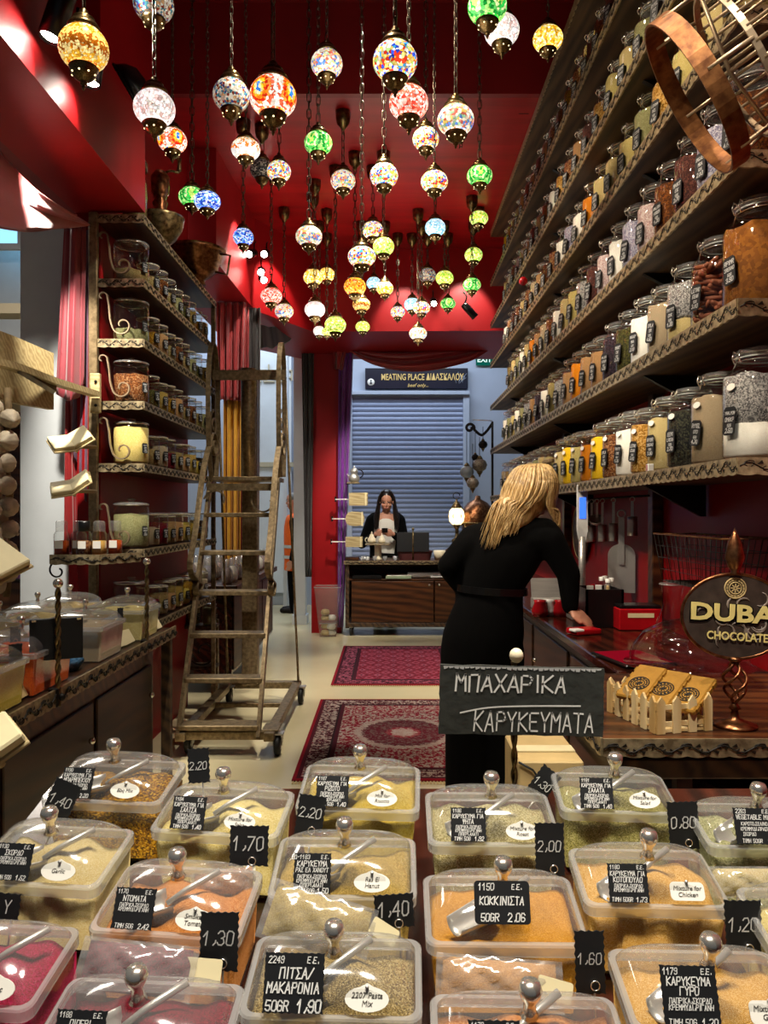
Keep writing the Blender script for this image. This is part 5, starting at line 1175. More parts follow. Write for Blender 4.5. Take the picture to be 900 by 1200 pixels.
# ================================================================== RACK-SIDE TABLE WITH SPICE BINS
XT = -1.04
t = thing('spice_table', 'walnut spice table with a vine-trimmed edge running from the lens to the rolling ladder', 'table', T(XT, 1.45, 0))
TL = 2.29
MB().box((-.31, TL/2, .872), (.62, TL, .03), .003).build('table_top', M['walnut_y'], t)
e = MB().prism(trim_profile(TL, .055), -.004, .004, FR((.003, TL, .842), (0, -1, 0), (0, 0, 1), (1, 0, 0))).build('edge_trim', M['trim'], t)
vine(TL, .05, .09, .003).build('vine_relief', M['vine'], e, FR((.008, 0, .869), (0, 1, 0), (-1, 0, 0), (0, 0, 1)))
MB().box((-.34, TL/2, .43), (.50, TL-.1, .83), .004).build('carcass', M['walnut'], t)
for k in range(3):
    d_ = MB().box((-.083, .40+k*.72, .40), (.014, .68, .66), .004).build('door', M['walnut_y'], t); MB().ball((-.06, .40+k*.72+.28, .60), .013, 10).build('knob', M['chrome'], d_)
MB().box((-.03, TL-.03, .42), (.045, .045, .84), .004).build('corner_post', M['shelfwood'], t)
def bin_(x, y, kind, label, seed, card=True, w=.285, d_=.23, fill=.92, lid=True):
    return tub(T(x, y, .888) @ RZ(R(90)), w, d_, .13, kind, label, 'domed spice bins on the rack-side table', seed, scoop=False, rise=.02, fill=fill, lid=lid)
XB = XT-.135
bins = [(2.13, 'curry', 'clear bin of golden powder on the rack-side table, first from the lens'), (2.46, 'paprika', 'clear bin of rust-orange powder beside the black board rod'), (2.98, 'beigepowder', 'clear bin of grey-beige powder behind the blue packets'), (3.46, 'pale_yellow', 'clear bin of pale yellow meal beside the far twisted rod')]
for k, (y, kd, lb) in enumerate(bins): bin_(XB, y, kd, lb, 40+k, w=.30 if k < 2 else .27)
for k, (y, kd, lb) in enumerate(((2.2, 'cream', 'back-row bin of cream powder nearest the garlic strings'), (2.55, 'palegreen', 'back-row bin of pale leaves behind the rust-orange powder'), (2.9, 'mustard', 'back-row bin of mustard powder behind the black board'), (3.22, 'cream', 'back-row bin of cream meal before the shaker shelf'), (3.55, 'herb', 'back-row bin of mixed herbs under the shaker shelf'))):
    bin_(XT-.43, y, kd, lb, 50+k)
o = thing('blue_packet', 'folded light blue packet in a small open bin on the rack-side table', 'packet', T(XB+.02, 2.73, .889)); MB().lathe([(0, 0), (.05, 0), (.07, .03), (.055, .07), (.02, .085), (0, .085)], 9).build('packet', SP['bluepack'], o)
for k in range(2):
    o = thing('blue_packet', 'light blue packet standing %s the black board rod' % ('behind' if k else 'just past'), 'packet', T(XB-.07, 2.69+.1*k, .889) @ RZ(.4*k)); MB().box((0, 0, .06), (.05, .06, .12), .012).build('packet', SP['bluepack'], o)
def envelopes(y, n, cat):
    for k in range(n):
        o = thing('spice_envelope', '%s paper envelope leaning in the stack %s, %s from the lens' % ('tan' if cat else 'cream', 'by the rust-orange bin' if cat else 'before the pale yellow bin' if y < 3.5 else 'past the far twisted rod', ORD[k+1]), 'envelope', T(XT-.06, y+.022*k, .893) @ RZ(R(78)) @ RX(R(-32)), 'envelopes on the rack-side table')
        m = MB().prism(rrect(.085, .06, .004), -.003, .003, T(0, 0, .031) @ RX(R(90))); m.build('envelope', M['kraft'] if cat else M['cream'], o); MB().prism([(-.04, .060), (.04, .060), (0, .034)], -.0036, .0036, RX(R(90))).build('flap', M['kraft' if cat else 'cream'], o)
envelopes(2.24, 4, True); envelopes(3.18, 5, False); envelopes(3.62, 3, False)
def card_stand(px, py, w, h, d_, label):
    k = d_/F; t = thing('bin_card', label, 'price card', facing(P(px, py, d_), 30, 5, 0)); MB().prism(zigzag(w*k, h*k, .006, .002), 0, .002).build('card', M['blackcard'], t); MB().tube([(0, -h*k/2, -.001), (0, -h*k/2-.08, -.02)], .0015, 6).build('pin', M['steel'], t); MB().ring((0, -h*k*.38, .003), .006, .001, 12, 4).build('ring', M['chrome'], t)
card_stand(18, 768, 15, 27, 2.30, 'blank black card standing in the rust-orange bins'); card_stand(18, 744, 12, 18, 2.5, 'small black tag behind the blank black card'); card_stand(141, 721, 7, 18, 3.32, 'narrow black tag by the pale yellow bin')
def rod_post(px, d_, ztop, label, board=None):
    X = (px-CX)*d_/F; t = thing('twisted_rod', label, 'rod', T(X, d_, .842))
    m = MB(); twisted(m, .0, ztop-.842, .0085, 26); m.build('rod', M['oldbrass'], t); MB().ball((0, 0, ztop-.842+.012), .016, 14).build('ball_finial', M['chrome'], t)
    m = MB(); m.box((-.01, 0, .03), (.03, .03, .06), .004); m.ball((.012, 0, .03), .012, 10); m.build('clamp', M['iron'], t)
    if board: 
        m = MB(); m.box((0, 0, 0), (board[0], .012, board[1]), .002); m.build('black_board', M['blackcard'], t, T(board[2], .012, board[3]) @ RZ(R(28)))
        for sx in (-1, 1): MB().box((sx*board[0]*.42, -.008, board[1]*.46), (.012, .004, .006)).build('clip', M['chrome'], t, T(board[2], .012, board[3]) @ RZ(R(28)))
rod_post(68, 2.40, 1.215, 'twisted metal rod holding a blank black board at the table edge', (.155, .13, -.01, .21)); rod_post(172, 3.31, 1.225, 'bare twisted metal rod near the ladder end of the spice table')
# shaker shelf
sh = thing('shaker_shelf', 'small corner shelf with vine trim holding the glass shakers', 'shelf', T(-1.50, 3.72, 1.215))
MB().prism([(-.13, -.02), (.11, -.02), (.24, .2), (-.13, .22)], 0, .02).build('board', M['walnut'], sh)
e = MB().prism(trim_profile(.24, .05), -.003, .003, FR((-.13, -.024, -.02), (1, 0, 0), (0, 0, 1), (0, -1, 0))).build('edge_trim', M['trim'], sh); vine(.23, .04, .08, .0024).build('vine_relief', M['vine'], e, T(-.125, -.028, .005))
e = MB().prism(trim_profile(.25, .05), -.003, .003, FR((.112, -.022, -.02), (.51, .86, 0), (0, 0, 1), (.86, -.51, 0))).build('edge_trim', M['trim'], sh); vine(.24, .04, .08, .0024).build('vine_relief', M['vine'], e, FR((.118, -.02, .005), (.51, .86, 0), (-.86, .51, 0), (0, 0, 1)))
MB().bar(spiral((-.10, 0, -.05), .05, .012, 80, 420, 20, 'xz'), .008, .004, (0, 1, 0)).build('scroll', M['iron'], sh)
for k, (x, y, kd, lb) in enumerate(((-.095, .03, 'paprika', 'clear shaker of orange spice at the outer corner of the shaker shelf'), (-.03, .08, 'tomato', 'clear shaker of pale orange spice behind the pepper mill'), (.02, .02, 'redgrain', 'black-topped mill of mixed peppercorns on the shaker shelf'), (.085, .04, 'chicken', 'clear shaker of sandy spice beside the black-topped mill'), (.135, .12, 'paprika', 'clear shaker of orange spice nearest the cookie jars'))):
    t = thing('spice_shaker', lb, 'shaker', T(-1.50+x, 3.72+y, 1.236) @ SCL(1.12, 1.12, 1.22)); pm = k == 2
    MB().lathe([(0, 0), (.026, 0), (.028, .01), (.028, .085), (.02, .10)], 16, sq=5).build('glass_body', M['glass'], t); MB().lathe([(0, .003), (.0255, .004), (.0255, .06), (0, .062)], 16, sq=5).build('contents', SP[kd], t)['kind'] = 'stuff'
    MB().lathe([(.021, .098), (.025, .10), (.025, .135), (.02, .14), (0, .14)], 16).build('mill_top' if pm else 'clear_lid', M['blackplastic'] if pm else M['tub'], t)
    MB().box((0, -.029, .045), (.034, .001, .03)).build('paper_label', M['paper'], t)
# ------------------------------------------------------------------ pale wooden boards on brackets
t = thing('plank_sign', 'big pale cross-grained plank with a slanting ledge on a bolted arm', 'sign', T(P(0, 430, 3.1)))
o3 = P(0, 430, 3.1)
def quad_slab(a, b, c, d_, th, m, nm):
    n_ = (b-a).cross(d_-a).normalized()*th; vs = [q-o3 for q in (a, b, c, d_)]+[q-o3+n_ for q in (a, b, c, d_)]
    return MB().add(vs, [(3, 2, 1, 0), (4, 5, 6, 7), (0, 1, 5, 4), (1, 2, 6, 5), (2, 3, 7, 6), (3, 0, 4, 7)], False).build(nm, m, t)
quad_slab(P(-30, 460, 2.85), P(17, 472, 3.16), P(17, 394, 3.16), P(-30, 376, 2.85), -.03, M['paleboard'], 'board')
quad_slab(P(17, 472, 3.16), P(63, 480, 3.45), P(63, 414, 3.45), P(17, 394, 3.16), -.03, M['paleboard'], 'board')
m = MB(); m.bar([P(-30, 418, 2.72)-o3, P(17, 430, 3.02)-o3, P(62, 447, 3.34)-o3, P(112, 462, 3.86)-o3], .05, .026, (0, 0, 1)); m.build('arm', M['paleboard'], t)
quad_slab(P(20, 437, 3.03), P(62, 462, 3.38), P(62, 448, 3.44), P(20, 430, 3.12), .02, M['walnut'], 'ledge')
MB().box(P(112, 461, 3.90)-o3, (.05, .03, .20), .004).build('bolted_plate', M['paleboard'], t)
for z in (-.06, .06): MB().ball(P(112, 461, 3.88)-o3+Vector((0, 0, z)), .008, 8).build('bolt', M['iron'], t)
def book_board(px, py, d_, yaw, pitch, label, s=.15, arm=None, bar_to=None, roll=24, post=None):
    t = thing('book_shaped_board', label, 'sign', T(P(px, py, d_)) @ RY(R(-roll)) @ RZ(R(yaw)) @ RX(R(pitch)))
    for sg in (-1, 1):
        M2 = RY(R(-sg*14)) @ T(sg*s*.27, 0, 0)
        m = MB(); m.box((0, 0, .004), (s*.54, s*.85, .008), .002, M2); c = m.build('cover', M['paleboard'], t)
        m = MB(); m.box((0, 0, .019), (s*.50, s*.78, .022), .004, M2); m.build('page_block', M['cream'], c)
    MB().tube([(-s*.0, -s*.42, 0), (0, s*.42, 0)], .007, 8).build('spine', M['paleboard'], t)
    if bar_to is not None:
        inv = t.matrix_basis.inverted(); MB().bar([(0, 0, -.006), inv @ Vector(bar_to)], .018, .010, (0, 1, 0)).build('arm', M['wire'], t)
        if post is not None: MB().bar([inv @ (Vector(bar_to)+Vector((0, 0, .03))), inv @ Vector((bar_to[0], bar_to[1], post))], .025, .025, (0, 1, 0)).build('post', M['bronze'], t)
book_board(85, 522, 3.72, 25, 38, 'upper book-shaped wooden board on the post bracket', .19, None, P(112, 524, 3.93)); book_board(86, 574, 3.72, 15, 30, 'lower book-shaped wooden board on the post bracket', .19, None, P(112, 576, 3.93))
book_board(-22, 668, 2.2, 60, 50, 'book-shaped wooden board cut by the picture edge beside the garlic strings', .20, None, P(-40, 680, 2.4), 24, .888); book_board(-10, 880, 1.32, 40, 40, 'book-shaped wooden board low at the picture edge before the spice table', .10, None, P(-40, 900, 1.4), 24, .002)
# garlic
BULB = MB().lathe([(0, -.030), (.012, -.033), (.024, -.026), (.036, -.008), (.034, .008), (.020, .022), (.008, .034), (.006, .046), (0, .047)], 44)
BULB.v = [(x*(1+.025*math.cos(11*math.atan2(y, x))), y*(1+.025*math.cos(11*math.atan2(y, x))), z) for x, y, z in BULB.v]
BULB = BULB.data('garlic_bulb', M['garlic'])
for gi, (px, d_, lb) in enumerate(((8, 2.95, 'string of garlic bulbs hanging beside the white column'), (-14, 2.85, 'string of garlic bulbs half beyond the picture edge'))):
    t = thing('garlic_string', lb, 'garlic', T(P(px, 470, d_))); rg = random.Random(gi+3)
    MB().tube([(0.01*math.sin(q*2), .006*math.cos(q*3), .05-.10*q) for q in range(9)], .014, 8).build('plaited_stems', M['straw'], t)
    for q in range(17):
        z = -.03-.042*q; a = rg.uniform(-1, 1); k_ = rg.uniform(.88, 1.12); sd = 1 if q % 2 else -1
        inst('garlic_bulb', BULB, t, T(.026*sd+.012*a, -.030-.012*rg.random(), z) @ RZ(a) @ RX(R(108+16*a)) @ RY(R(28*sd)) @ SCL(k_, k_, k_))
# dim market stall behind
sbox('wall_market_dado', -5, -2.2, 6.2, 6.3, 0, 1.05, M['white'])
t = thing('market_stall', 'dark market stall with blue crate edges seen between the garlic and the white column', 'stall', T(-2.75, 5.2, 0)); MB().box((0, 0, .5), (.9, .5, 1.0), .01).build('counter', M['walnut'], t); MB().box((0, 0, 1.05), (.95, .55, .06), .01).build('blue_ledge', M['purple'], t); MB().box((0, .2, 1.6), (.9, .06, 1.1), .01).build('back_panel', M['walnut'], t)
MB().box((0, 0, 2.05), (.92, .5, .04), .01).build('shelf', M['iron'], t)
# ------------------------------------------------------------------ drapes
def drape(name, label, top, bot, folds, amp, m, nu=60, nv=20, th=.006, sag=0, seed=0, push=(0, -1, 0), cat='drape'):
    rg = random.Random(seed); ph = rg.uniform(0, 6); push = Vector(push)
    tp = smooth_path(top, 8); bt = smooth_path(bot, 8)
    def at(path, u):
        f = u*(len(path)-1); i = min(int(f), len(path)-2); return path[i].lerp(path[i+1], f-i)
    c = sum((Vector(p) for p in top), Vector())/len(top)
    def fn(u, v):
        p = at(tp, u).lerp(at(bt, u), v); w = math.sin(folds*2*math.pi*u+ph)+.4*math.sin(folds*4.3*math.pi*u+2*ph+v)
        if sag: w = math.sin(sag*2*math.pi*v+ph+1.2*u)+.35*math.sin(sag*4.6*math.pi*v+u*3)
        return p+push*(amp*w*(.5+.5*v if not sag else (.3+.7*math.sin(math.pi*u))))-c
    o = MB().grid(fn, nu, nv).build(name, m, None, T(c)); tag(o, label, cat); thick(o, th); return o
drape('swag_curtain', 'red satin swag drooping under the beam above the white column', [P(-40, 130, 2.75), P(40, 220, 3.2), P(104, 262, 3.92)], [P(-40, 262, 2.65), P(35, 276, 3.1), P(72, 270, 3.75), P(104, 264, 3.92)], 1, .04, M['swag'], sag=2.3, seed=2)
drape('hanging_cloth', 'rose cloth tail hanging beside the white column', [P(76, 268, 3.95), P(88, 266, 3.9), P(101, 266, 3.95)], [P(67, 462, 3.95), P(84, 470, 3.86), P(100, 450, 3.95)], 2.2, .02, M['pinkred'], seed=4)
drape('net_scarf', 'mauve net scarf hanging between the rose cloth and the rack post', [P(92, 270, 4.02), P(104, 270, 4.0)], [P(84, 520, 4.02), P(102, 590, 4.0)], 3, .012, M['mauve'], seed=5)
drape('hanging_cloth', 'dark red cloth strip low behind the book-shaped boards', [P(76, 470, 4.08), P(88, 470, 4.06)], [P(74, 640, 4.08), P(96, 660, 4.06)], 2, .012, M['swag'], seed=6)
drape('window_curtain', 'dark red tied curtain head above the gold strip behind the ladder', [Vector((-1.54, 6.9, 3.335)), Vector((-1.28, 6.9, 3.335))], [P(256, 468, 6.9), P(286, 470, 6.9)], 4.5, .03, M['swag'], seed=7, cat='curtain')
drape('window_curtain', 'gold curtain strip hanging behind the ladder', [Vector((-1.49, 6.97, 3.335)), Vector((-1.33, 6.97, 3.335))], [Vector((-1.49, 6.97, .9)), Vector((-1.34, 6.97, .9))], 3, .025, M['gold'], seed=8, cat='curtain')
drape('window_curtain', 'red curtain edge between gold strip and black drape', [P(281, 360, 7.05), P(292, 360, 7.05)], [P(280, 650, 7.05), P(290, 650, 7.05)], 2, .02, M['swag'], seed=9, cat='curtain')
drape('window_curtain', 'black-brown drape to one side of the pale hall window behind the ladder', [P(288, 361, 7.1), P(305, 361, 7.1)], [P(288, 650, 7.1), P(303, 650, 7.1)], 3, .025, M['brown'], seed=10, cat='curtain')
drape('window_curtain', 'black-brown drape against the red pillar, tied near its foot', [P(353, 390, 9.15), P(368, 390, 9.15)], [P(358, 676, 9.15), P(365, 676, 9.15)], 2.5, .03, M['brown'], seed=11, cat='curtain')
drape('lace_valance', 'gathered black valance across the top of the pale hall window', [P(288, 378, 7.2), P(325, 384, 7.9), P(368, 388, 9.0)], [P(290, 402, 7.2), P(315, 408, 7.8), P(345, 398, 8.5), P(366, 402, 9.0)], 6, .05, M['brown'], seed=12, cat='valance')
drape('purple_curtain', 'purple satin curtain hanging along the red pillar', [P(397, 405, 9.12), P(414, 410, 9.12)], [P(396, 735, 9.12), P(402, 735, 9.12)], 2.5, .03, M['purple'], seed=13, cat='curtain')
drape('swag_curtain', 'dark red swag looped across the opening under the far bulkhead', [P(398, 400, 9.1), P(440, 405, 9.1), P(500, 404, 9.1), P(576, 402, 9.1)], [P(402, 406, 9.0), P(438, 427, 8.98), P(490, 435, 8.98), P(548, 424, 8.98), P(576, 408, 9.0)], 1, .035, M['swag'], sag=2.6, seed=14)
drape('swag_curtain', 'brown swag behind the dark red one under the far bulkhead', [P(400, 401, 9.25), P(500, 402, 9.25), P(576, 400, 9.25)], [P(402, 409, 9.25), P(470, 420, 9.25), P(540, 420, 9.25), P(576, 412, 9.25)], 1, .03, M['swagbrown'], sag=1.6, seed=15)
drape('knotted_cloth', 'dark red knotted cloth at the top corner of the purple curtain', [P(390, 398, 9.08), P(408, 398, 9.08)], [P(392, 432, 9.08), P(402, 434, 9.08)], 2, .03, M['swag'], seed=16)
# ------------------------------------------------------------------ island with bags
isl = thing('bag_island', 'low dark red-brown island cabinet heaped with packed bags behind the ladder', 'cabinet', T(-1.6, 7.2, 0))
MB().box((0, 0, .84), (.80, 2.2, .05), .004).build('top', M['walnut_y'], isl); MB().box((0, 0, .48), (.70, 2.14, .66), .004).build('carcass', M['darkwood'], isl)
for x in (-.3, .3):
    for y in (-.95, .95): MB().lathe([(0, -.015), (.05, -.015), (.055, 0), (.05, .015), (0, .015)], 14, T(x, y, .056) @ RY(R(90))).build('caster', M['rubber'], isl)
for x, y in ((-.3, -.95), (.3, -.95), (-.3, .95), (.3, .95)): MB().box((x, y, .13), (.06, .06, .06)).build('caster_bracket', M['steel'], isl)
for k in range(3): MB().box((.356, -.70+.70*k, .48), (.012, .66, .60), .004).build('door', M['walnut_y'], isl)
kc = ['pinksalt', 'white', 'brownbark', 'cream', 'violet', 'tan', 'pinksalt', 'white']
bagm = MB().lathe([(0, 0), (.05, 0), (.06, .04), (.058, .10), (.03, .135)], 12, sx=1, sy=.7).data('filling', None)
bagf = MB().lathe([(.061, .02), (.064, .06), (.06, .11), (.03, .145), (.036, .20), (.012, .205)], 14, sx=1, sy=.72).data('clear_film', M['foilbag'])
bm_ = {}
for r_ in range(3):
    for k in range(10):
        kd = kc[(k+r_*3) % 8]
        if kd not in bm_: c = bagm.copy(); c.materials.clear(); c.materials.append(SP[kd]); bm_[kd] = c
        o = thing('sweet_bag', 'gathered bag of %s on the island behind the ladder, %s row, bag %s' % (NAMES[kd], ORD[r_+1], ORD[k+1]), 'bag', T(-1.30-.2*r_, 6.2+.215*k, .866) @ RZ(R(90+20*math.sin(k*3+r_))), 'gathered bags on the island'); inst('filling', bm_[kd], o)['kind'] = 'stuff'; inst('clear_film', bagf, o)
t = thing('low_jar_shelf', 'low shelf with an iron scroll behind the ladder foot', 'shelf', T(-1.46, 5.66, .0))
for z in (.60, .30): MB().box((0, .08, z), (.36, .16, .025), .003).build('shelf', M['shelfwood'], t)
MB().bar(spiral((.10, -.01, .42), .11, .03, 200, 560, 26, 'xz'), .012, .005, (0, 1, 0)).build('scroll', M['iron'], t); MB().box((-.16, .15, .32), (.03, .03, .64)).build('upright', M['bronze'], t); MB().box((.16, .15, .32), (.03, .03, .64)).build('upright', M['bronze'], t)
for k in range(3): lidded_jar(-1.58+.125*k, 5.72, .614, .052, .17, ['darkgreen', 'herb', 'palegreen'][k], 'stubby jar of %s on the low shelf behind the ladder, %s along' % (['dark green leaves', 'brown herbs', 'pale leaves'][k], ORD[k+1]), 'stubby jars behind the ladder', .7, False)
# dried bunch and small bottle behind the ladder
t = thing('dried_bunch', 'small pale dried flower bunch hanging behind the ladder rungs', 'dried flowers', T(-1.31, 5.68, 1.70)); rg = random.Random(2)
m = MB()
for k in range(26): a = rg.uniform(0, 6.28); m.tube([(0, 0, .10), (.02*math.cos(a), .02*math.sin(a), 0), (.05*rg.random()*math.cos(a), .05*rg.random()*math.sin(a), -.16*rg.uniform(.5, 1))], .003, 4)
m.build('stalks', M['kraft'], t); MB().tube([(0, 0, .09), (.01, -.03, .12), (.03, -.05, .12)], .002, 4).build('string', M['straw'], t)
# ================================================================== FAR END: COUNTER, SIGN, LAMPS
D9 = 9.0
t = thing('walnut_counter', 'walnut counter on casters with two flat doors in front of the roller shutter', 'counter', T(-.50, 8.98, 0))
CW = 1.75
MB().box((CW/2, .28, .862), (CW+.04, .60, .034), .003).build('worktop', M['walnut'], t)
e = MB().prism(trim_profile(CW+.04, .045), -.004, .004, FR((-.02, -.024, .836), (1, 0, 0), (0, 0, 1), (0, -1, 0))).build('edge_trim', M['trim'], t); vine(CW, .04, .09, .003).build('vine_relief', M['vine'], e, T(0, -.03, .858))
for x in (.02, CW-.02):
    for y in (.02, .52): MB().box((x, y, .47), (.045, .045, .76), .003).build('post', M['kraft' if False else 'shelfwood'], t)
MB().box((CW/2, .27, .13), (CW, .56, .05), .004).build('bottom_rail', M['shelfwood'], t)
MB().box((CW/2, .28, .655), (CW-.05, .52, .02), .003).build('open_shelf', M['walnut'], t)
MB().box((CW/2, .52, .5), (CW-.05, .02, .70)).build('back_panel', M['walnut'], t)
for x0, x1 in ((.07, 1.03), (1.045, CW-.07)):
    d_ = MB().box(((x0+x1)/2, .0, .40), (x1-x0, .022, .48), .003).build('door', M['walnut'], t); MB().ball((x1-.05 if x0 < .5 else x0+.05, -.02, .60), .014, 10).build('knob', M['chrome'], d_)
for x in (.06, CW-.06):
    for y in (.04, .5):
        w_ = MB().lathe([(0, -.015), (.042, -.015), (.05, -.008), (.05, .008), (.042, .015), (0, .015)], 16, T(x, y, .051) @ RY(R(90))).build('caster', M['rubber'], t); MB().box((x, y, .10), (.05, .05, .02)).build('caster_plate', M['steel'], t)
for k, (x, lb, m_, w_) in enumerate(((-.25, 'dark flat folder on the open shelf of the walnut counter, towards the pillar', 'blackplastic', .34), (.12, 'pale green paper stack on the open shelf of the walnut counter', 'palep', .30))):
    M.setdefault('palep', m_plain('pale_green_paper', '#8b987c', .7)); o = thing('paper_stack' if k else 'folder', lb, 'papers', T(x, 9.12, .667)); MB().box((0, 0, .018), (w_, .26, .035), .002).build('sheets', M[m_], o); MB().box((.01, .01, .038), (w_*.95, .25, .005)).build('cover', M['paper' if k else 'blackplastic'], o)
o = thing('white_cloth', 'rolled white cloth on the open shelf of the walnut counter', 'cloth', T(.50, 9.08, .668)); MB().tube([(-.27, 0, .035), (-.1, .01, .035), (.28, 0, .04)], .036, 12).build('roll', M['white_gloss'], o); MB().tube([(.0, -.03, .02), (.30, -.02, .016)], .016, 8).build('loose_end', M['white_gloss'], o)
ZC = .881
t = thing('cake_stand', 'square-topped pedestal stand carrying two cream teapots on the walnut counter', 'stand', T(P(443, 658, 9.12).x, 9.12, ZC)); MB().lathe([(0, 0), (.06, 0), (.05, .02), (.042, .04), (.042, .17), (.06, .18), (0, .18)], 18).build('column', M['porcelain'], t); MB().box((0, 0, .188), (.30, .28, .016), .003).build('plate', M['trim'], t)
for k, (x, lb) in enumerate(((-.075, 'cream teapot with a tall lid on the pedestal stand'), (.045, 'small cream domed pot beside the tall-lidded teapot'))):
    o = thing('teapot', lb, 'teapot', T(P(443, 658, 9.12).x+x, 9.12, ZC+.197)); s_ = 1.0 if k == 0 else .85
    MB().lathe([(0, 0), (.035*s_, 0), (.05*s_, .02*s_), (.05*s_, .05*s_), (.03*s_, .08*s_), (.025*s_, .085*s_)], 18).build('pot', M['porcelain'], o); MB().lathe([(.03*s_, .085*s_), (.02*s_, .105*s_), (.007*s_, .115*s_), (.011*s_, .125*s_), (0, .145*s_)], 14).build('lid', M['porcelain'], o)
    if k == 0: MB().tube(arc((-.052, 0, .04), .026, 90, 270, 8, 'xz'), .006, 6).build('handle', M['porcelain'], o)
t = thing('black_board_sign', 'blank black board on a rod above the wicker basket of the walnut counter', 'sign', T(P(484, 658, 9.02).x, 9.02, ZC)); MB().box((0, .012, .215), (.38, .012, .23), .003).build('board', M['blackcard'], t); MB().tube([(0, 0, 0), (0, 0, .36)], .009, 8).build('rod', M['oldbrass'], t); MB().ball((0, 0, .37), .018, 12).build('ball_finial', M['oldbrass'], t)
t = thing('wicker_basket', 'dark red wicker basket under the black board on the walnut counter', 'basket', T(P(486, 658, 9.16).x, 9.16, ZC)); m = MB()
for k in range(5): s_ = .88+.03*k; m.sweep([(x*s_, y*s_, .01+.022*k) for x, y in rrect(.40, .22, .05)], [(-.008, -.012), (.008, -.012), (.008, .012), (-.008, .012)], (0, 0, 1), True)
for x, y in rrect(.37, .20, .05, 4): m.tube([(x*.92, y*.92, 0), (x*1.06, y*1.06, .10)], .006, 5)
m.prism(rrect(.35, .19, .04), 0, .01); m.build('basket_weave', M['wicker'], t)
t = thing('wooden_utensils', 'bundle of dark wooden brushes leaning out of a pale pot beside the black board', 'utensils', T(P(515, 658, 9.2).x, 9.2, ZC)); MB().lathe([(0, 0), (.06, 0), (.075, .11), (.07, .11), (.05, .01), (0, .01)], 16).build('pot', M['porcelain'], t)
for k, (dx, dz) in enumerate(((.22, .22), (.28, .16), (.18, .13))): MB().tube([(0, .01*k, .05), (dx, .01*k, dz)], .010, 6, scale=[.6, 1.2]).build('brush', M['walnut'], t)
for k, (px, m_, lb) in enumerate(((413, 'walnut', 'dark little book lying at the pillar end of the walnut counter'), (428, 'white_gloss', 'white folded napkin beside the dark little book'))):
    o = thing('napkin' if k else 'notebook', lb, 'napkin' if k else 'book', T(P(px, 658, 9.1).x, 9.1, ZC)); MB().box((0, 0, .02), (.16 if k == 0 else .10, .16, .04), .008).build('pages', M[m_], o)
for k in range(4): o = thing('glass_cup', 'tiny glass at the lip of the walnut counter, %s along' % ORD[k+1], 'glass', T(-.28+.12*k, 9.02, ZC), 'tiny glasses on the walnut counter'); MB().lathe([(0, 0), (.022, 0), (.028, .05), (.026, .05), (.02, .004), (0, .004)], 12).build('cup', M['lip'], o)
# wooden boards on the pillar
for k, (px, py, w_, h_, lb, rnd) in enumerate(((420, 585, 22, 15, 'uppermost square wooden board on the pillar bracket, below the kettle', 0), (416, 608, 22, 17, 'round-ended wooden board between two square ones on the pillar', 1), (415, 635, 20, 12, 'lowest square wooden board on the pillar bracket', 0))):
    kk = 8.95/F; t = thing('pillar_board', lb, 'sign', T(P(px, py, 8.95))); hw, hh = w_*kk/2, h_*kk/2
    pl = [(-hw, -hh), (hw, -hh), (hw, hh), (-hw, hh)] if not rnd else [(hw*math.copysign(abs(math.cos(a))**.7, math.cos(a)), hh*math.copysign(abs(math.sin(a))**.8, math.sin(a))) for a in [2*math.pi*q/24 for q in range(24)]]
    b_ = MB().prism(pl, -.03, .02, RX(R(90))).build('board', M['paleboard'], t); MB().box((hw*.78, -.024, 0), (.02, .012, hh*2.0), .002).build('page_edge', M['cream'], b_)
    MB().bar([(-hw*.2, .03, 0), (-.27, .06, 0)], .03, .012, (0, 0, 1)).build('arm', M['paper'], t); MB().box((-.27, .06, 0), (.02, .03, .06)).build('wall_plate', M['iron'], t)
t = thing('kettle_shelf', 'narrow shelf on the pillar holding a dark kettle', 'shelf', T(P(414, 566, 9.0))); MB().box((0, 0, 0), (.15, .13, .016), .003).build('board', M['trim'], t); MB().bar([(-.05, .04, -.01), (-.12, .2, -.01)], .02, .01, (0, 0, 1)).build('arm', M['iron'], t)
t = thing('kettle', 'dark shiny kettle on the small pillar shelf', 'kettle', T(P(415, 566, 9.0)) @ T(0, 0, .009)); MB().lathe([(0, 0), (.045, 0), (.065, .03), (.06, .07), (.035, .10), (.04, .105), (.05, .13), (.03, .16), (.008, .17), (.012, .185), (0, .195)], 20).build('body', M['steel'], t); MB().tube(arc((.06, 0, .10), .045, -80, 100, 10, 'xz'), .007, 6).build('handle', M['iron'], t); MB().tube([(-.05, 0, .05), (-.085, 0, .10)], .010, 8, scale=[1.2, .6]).build('spout', M['steel'], t)
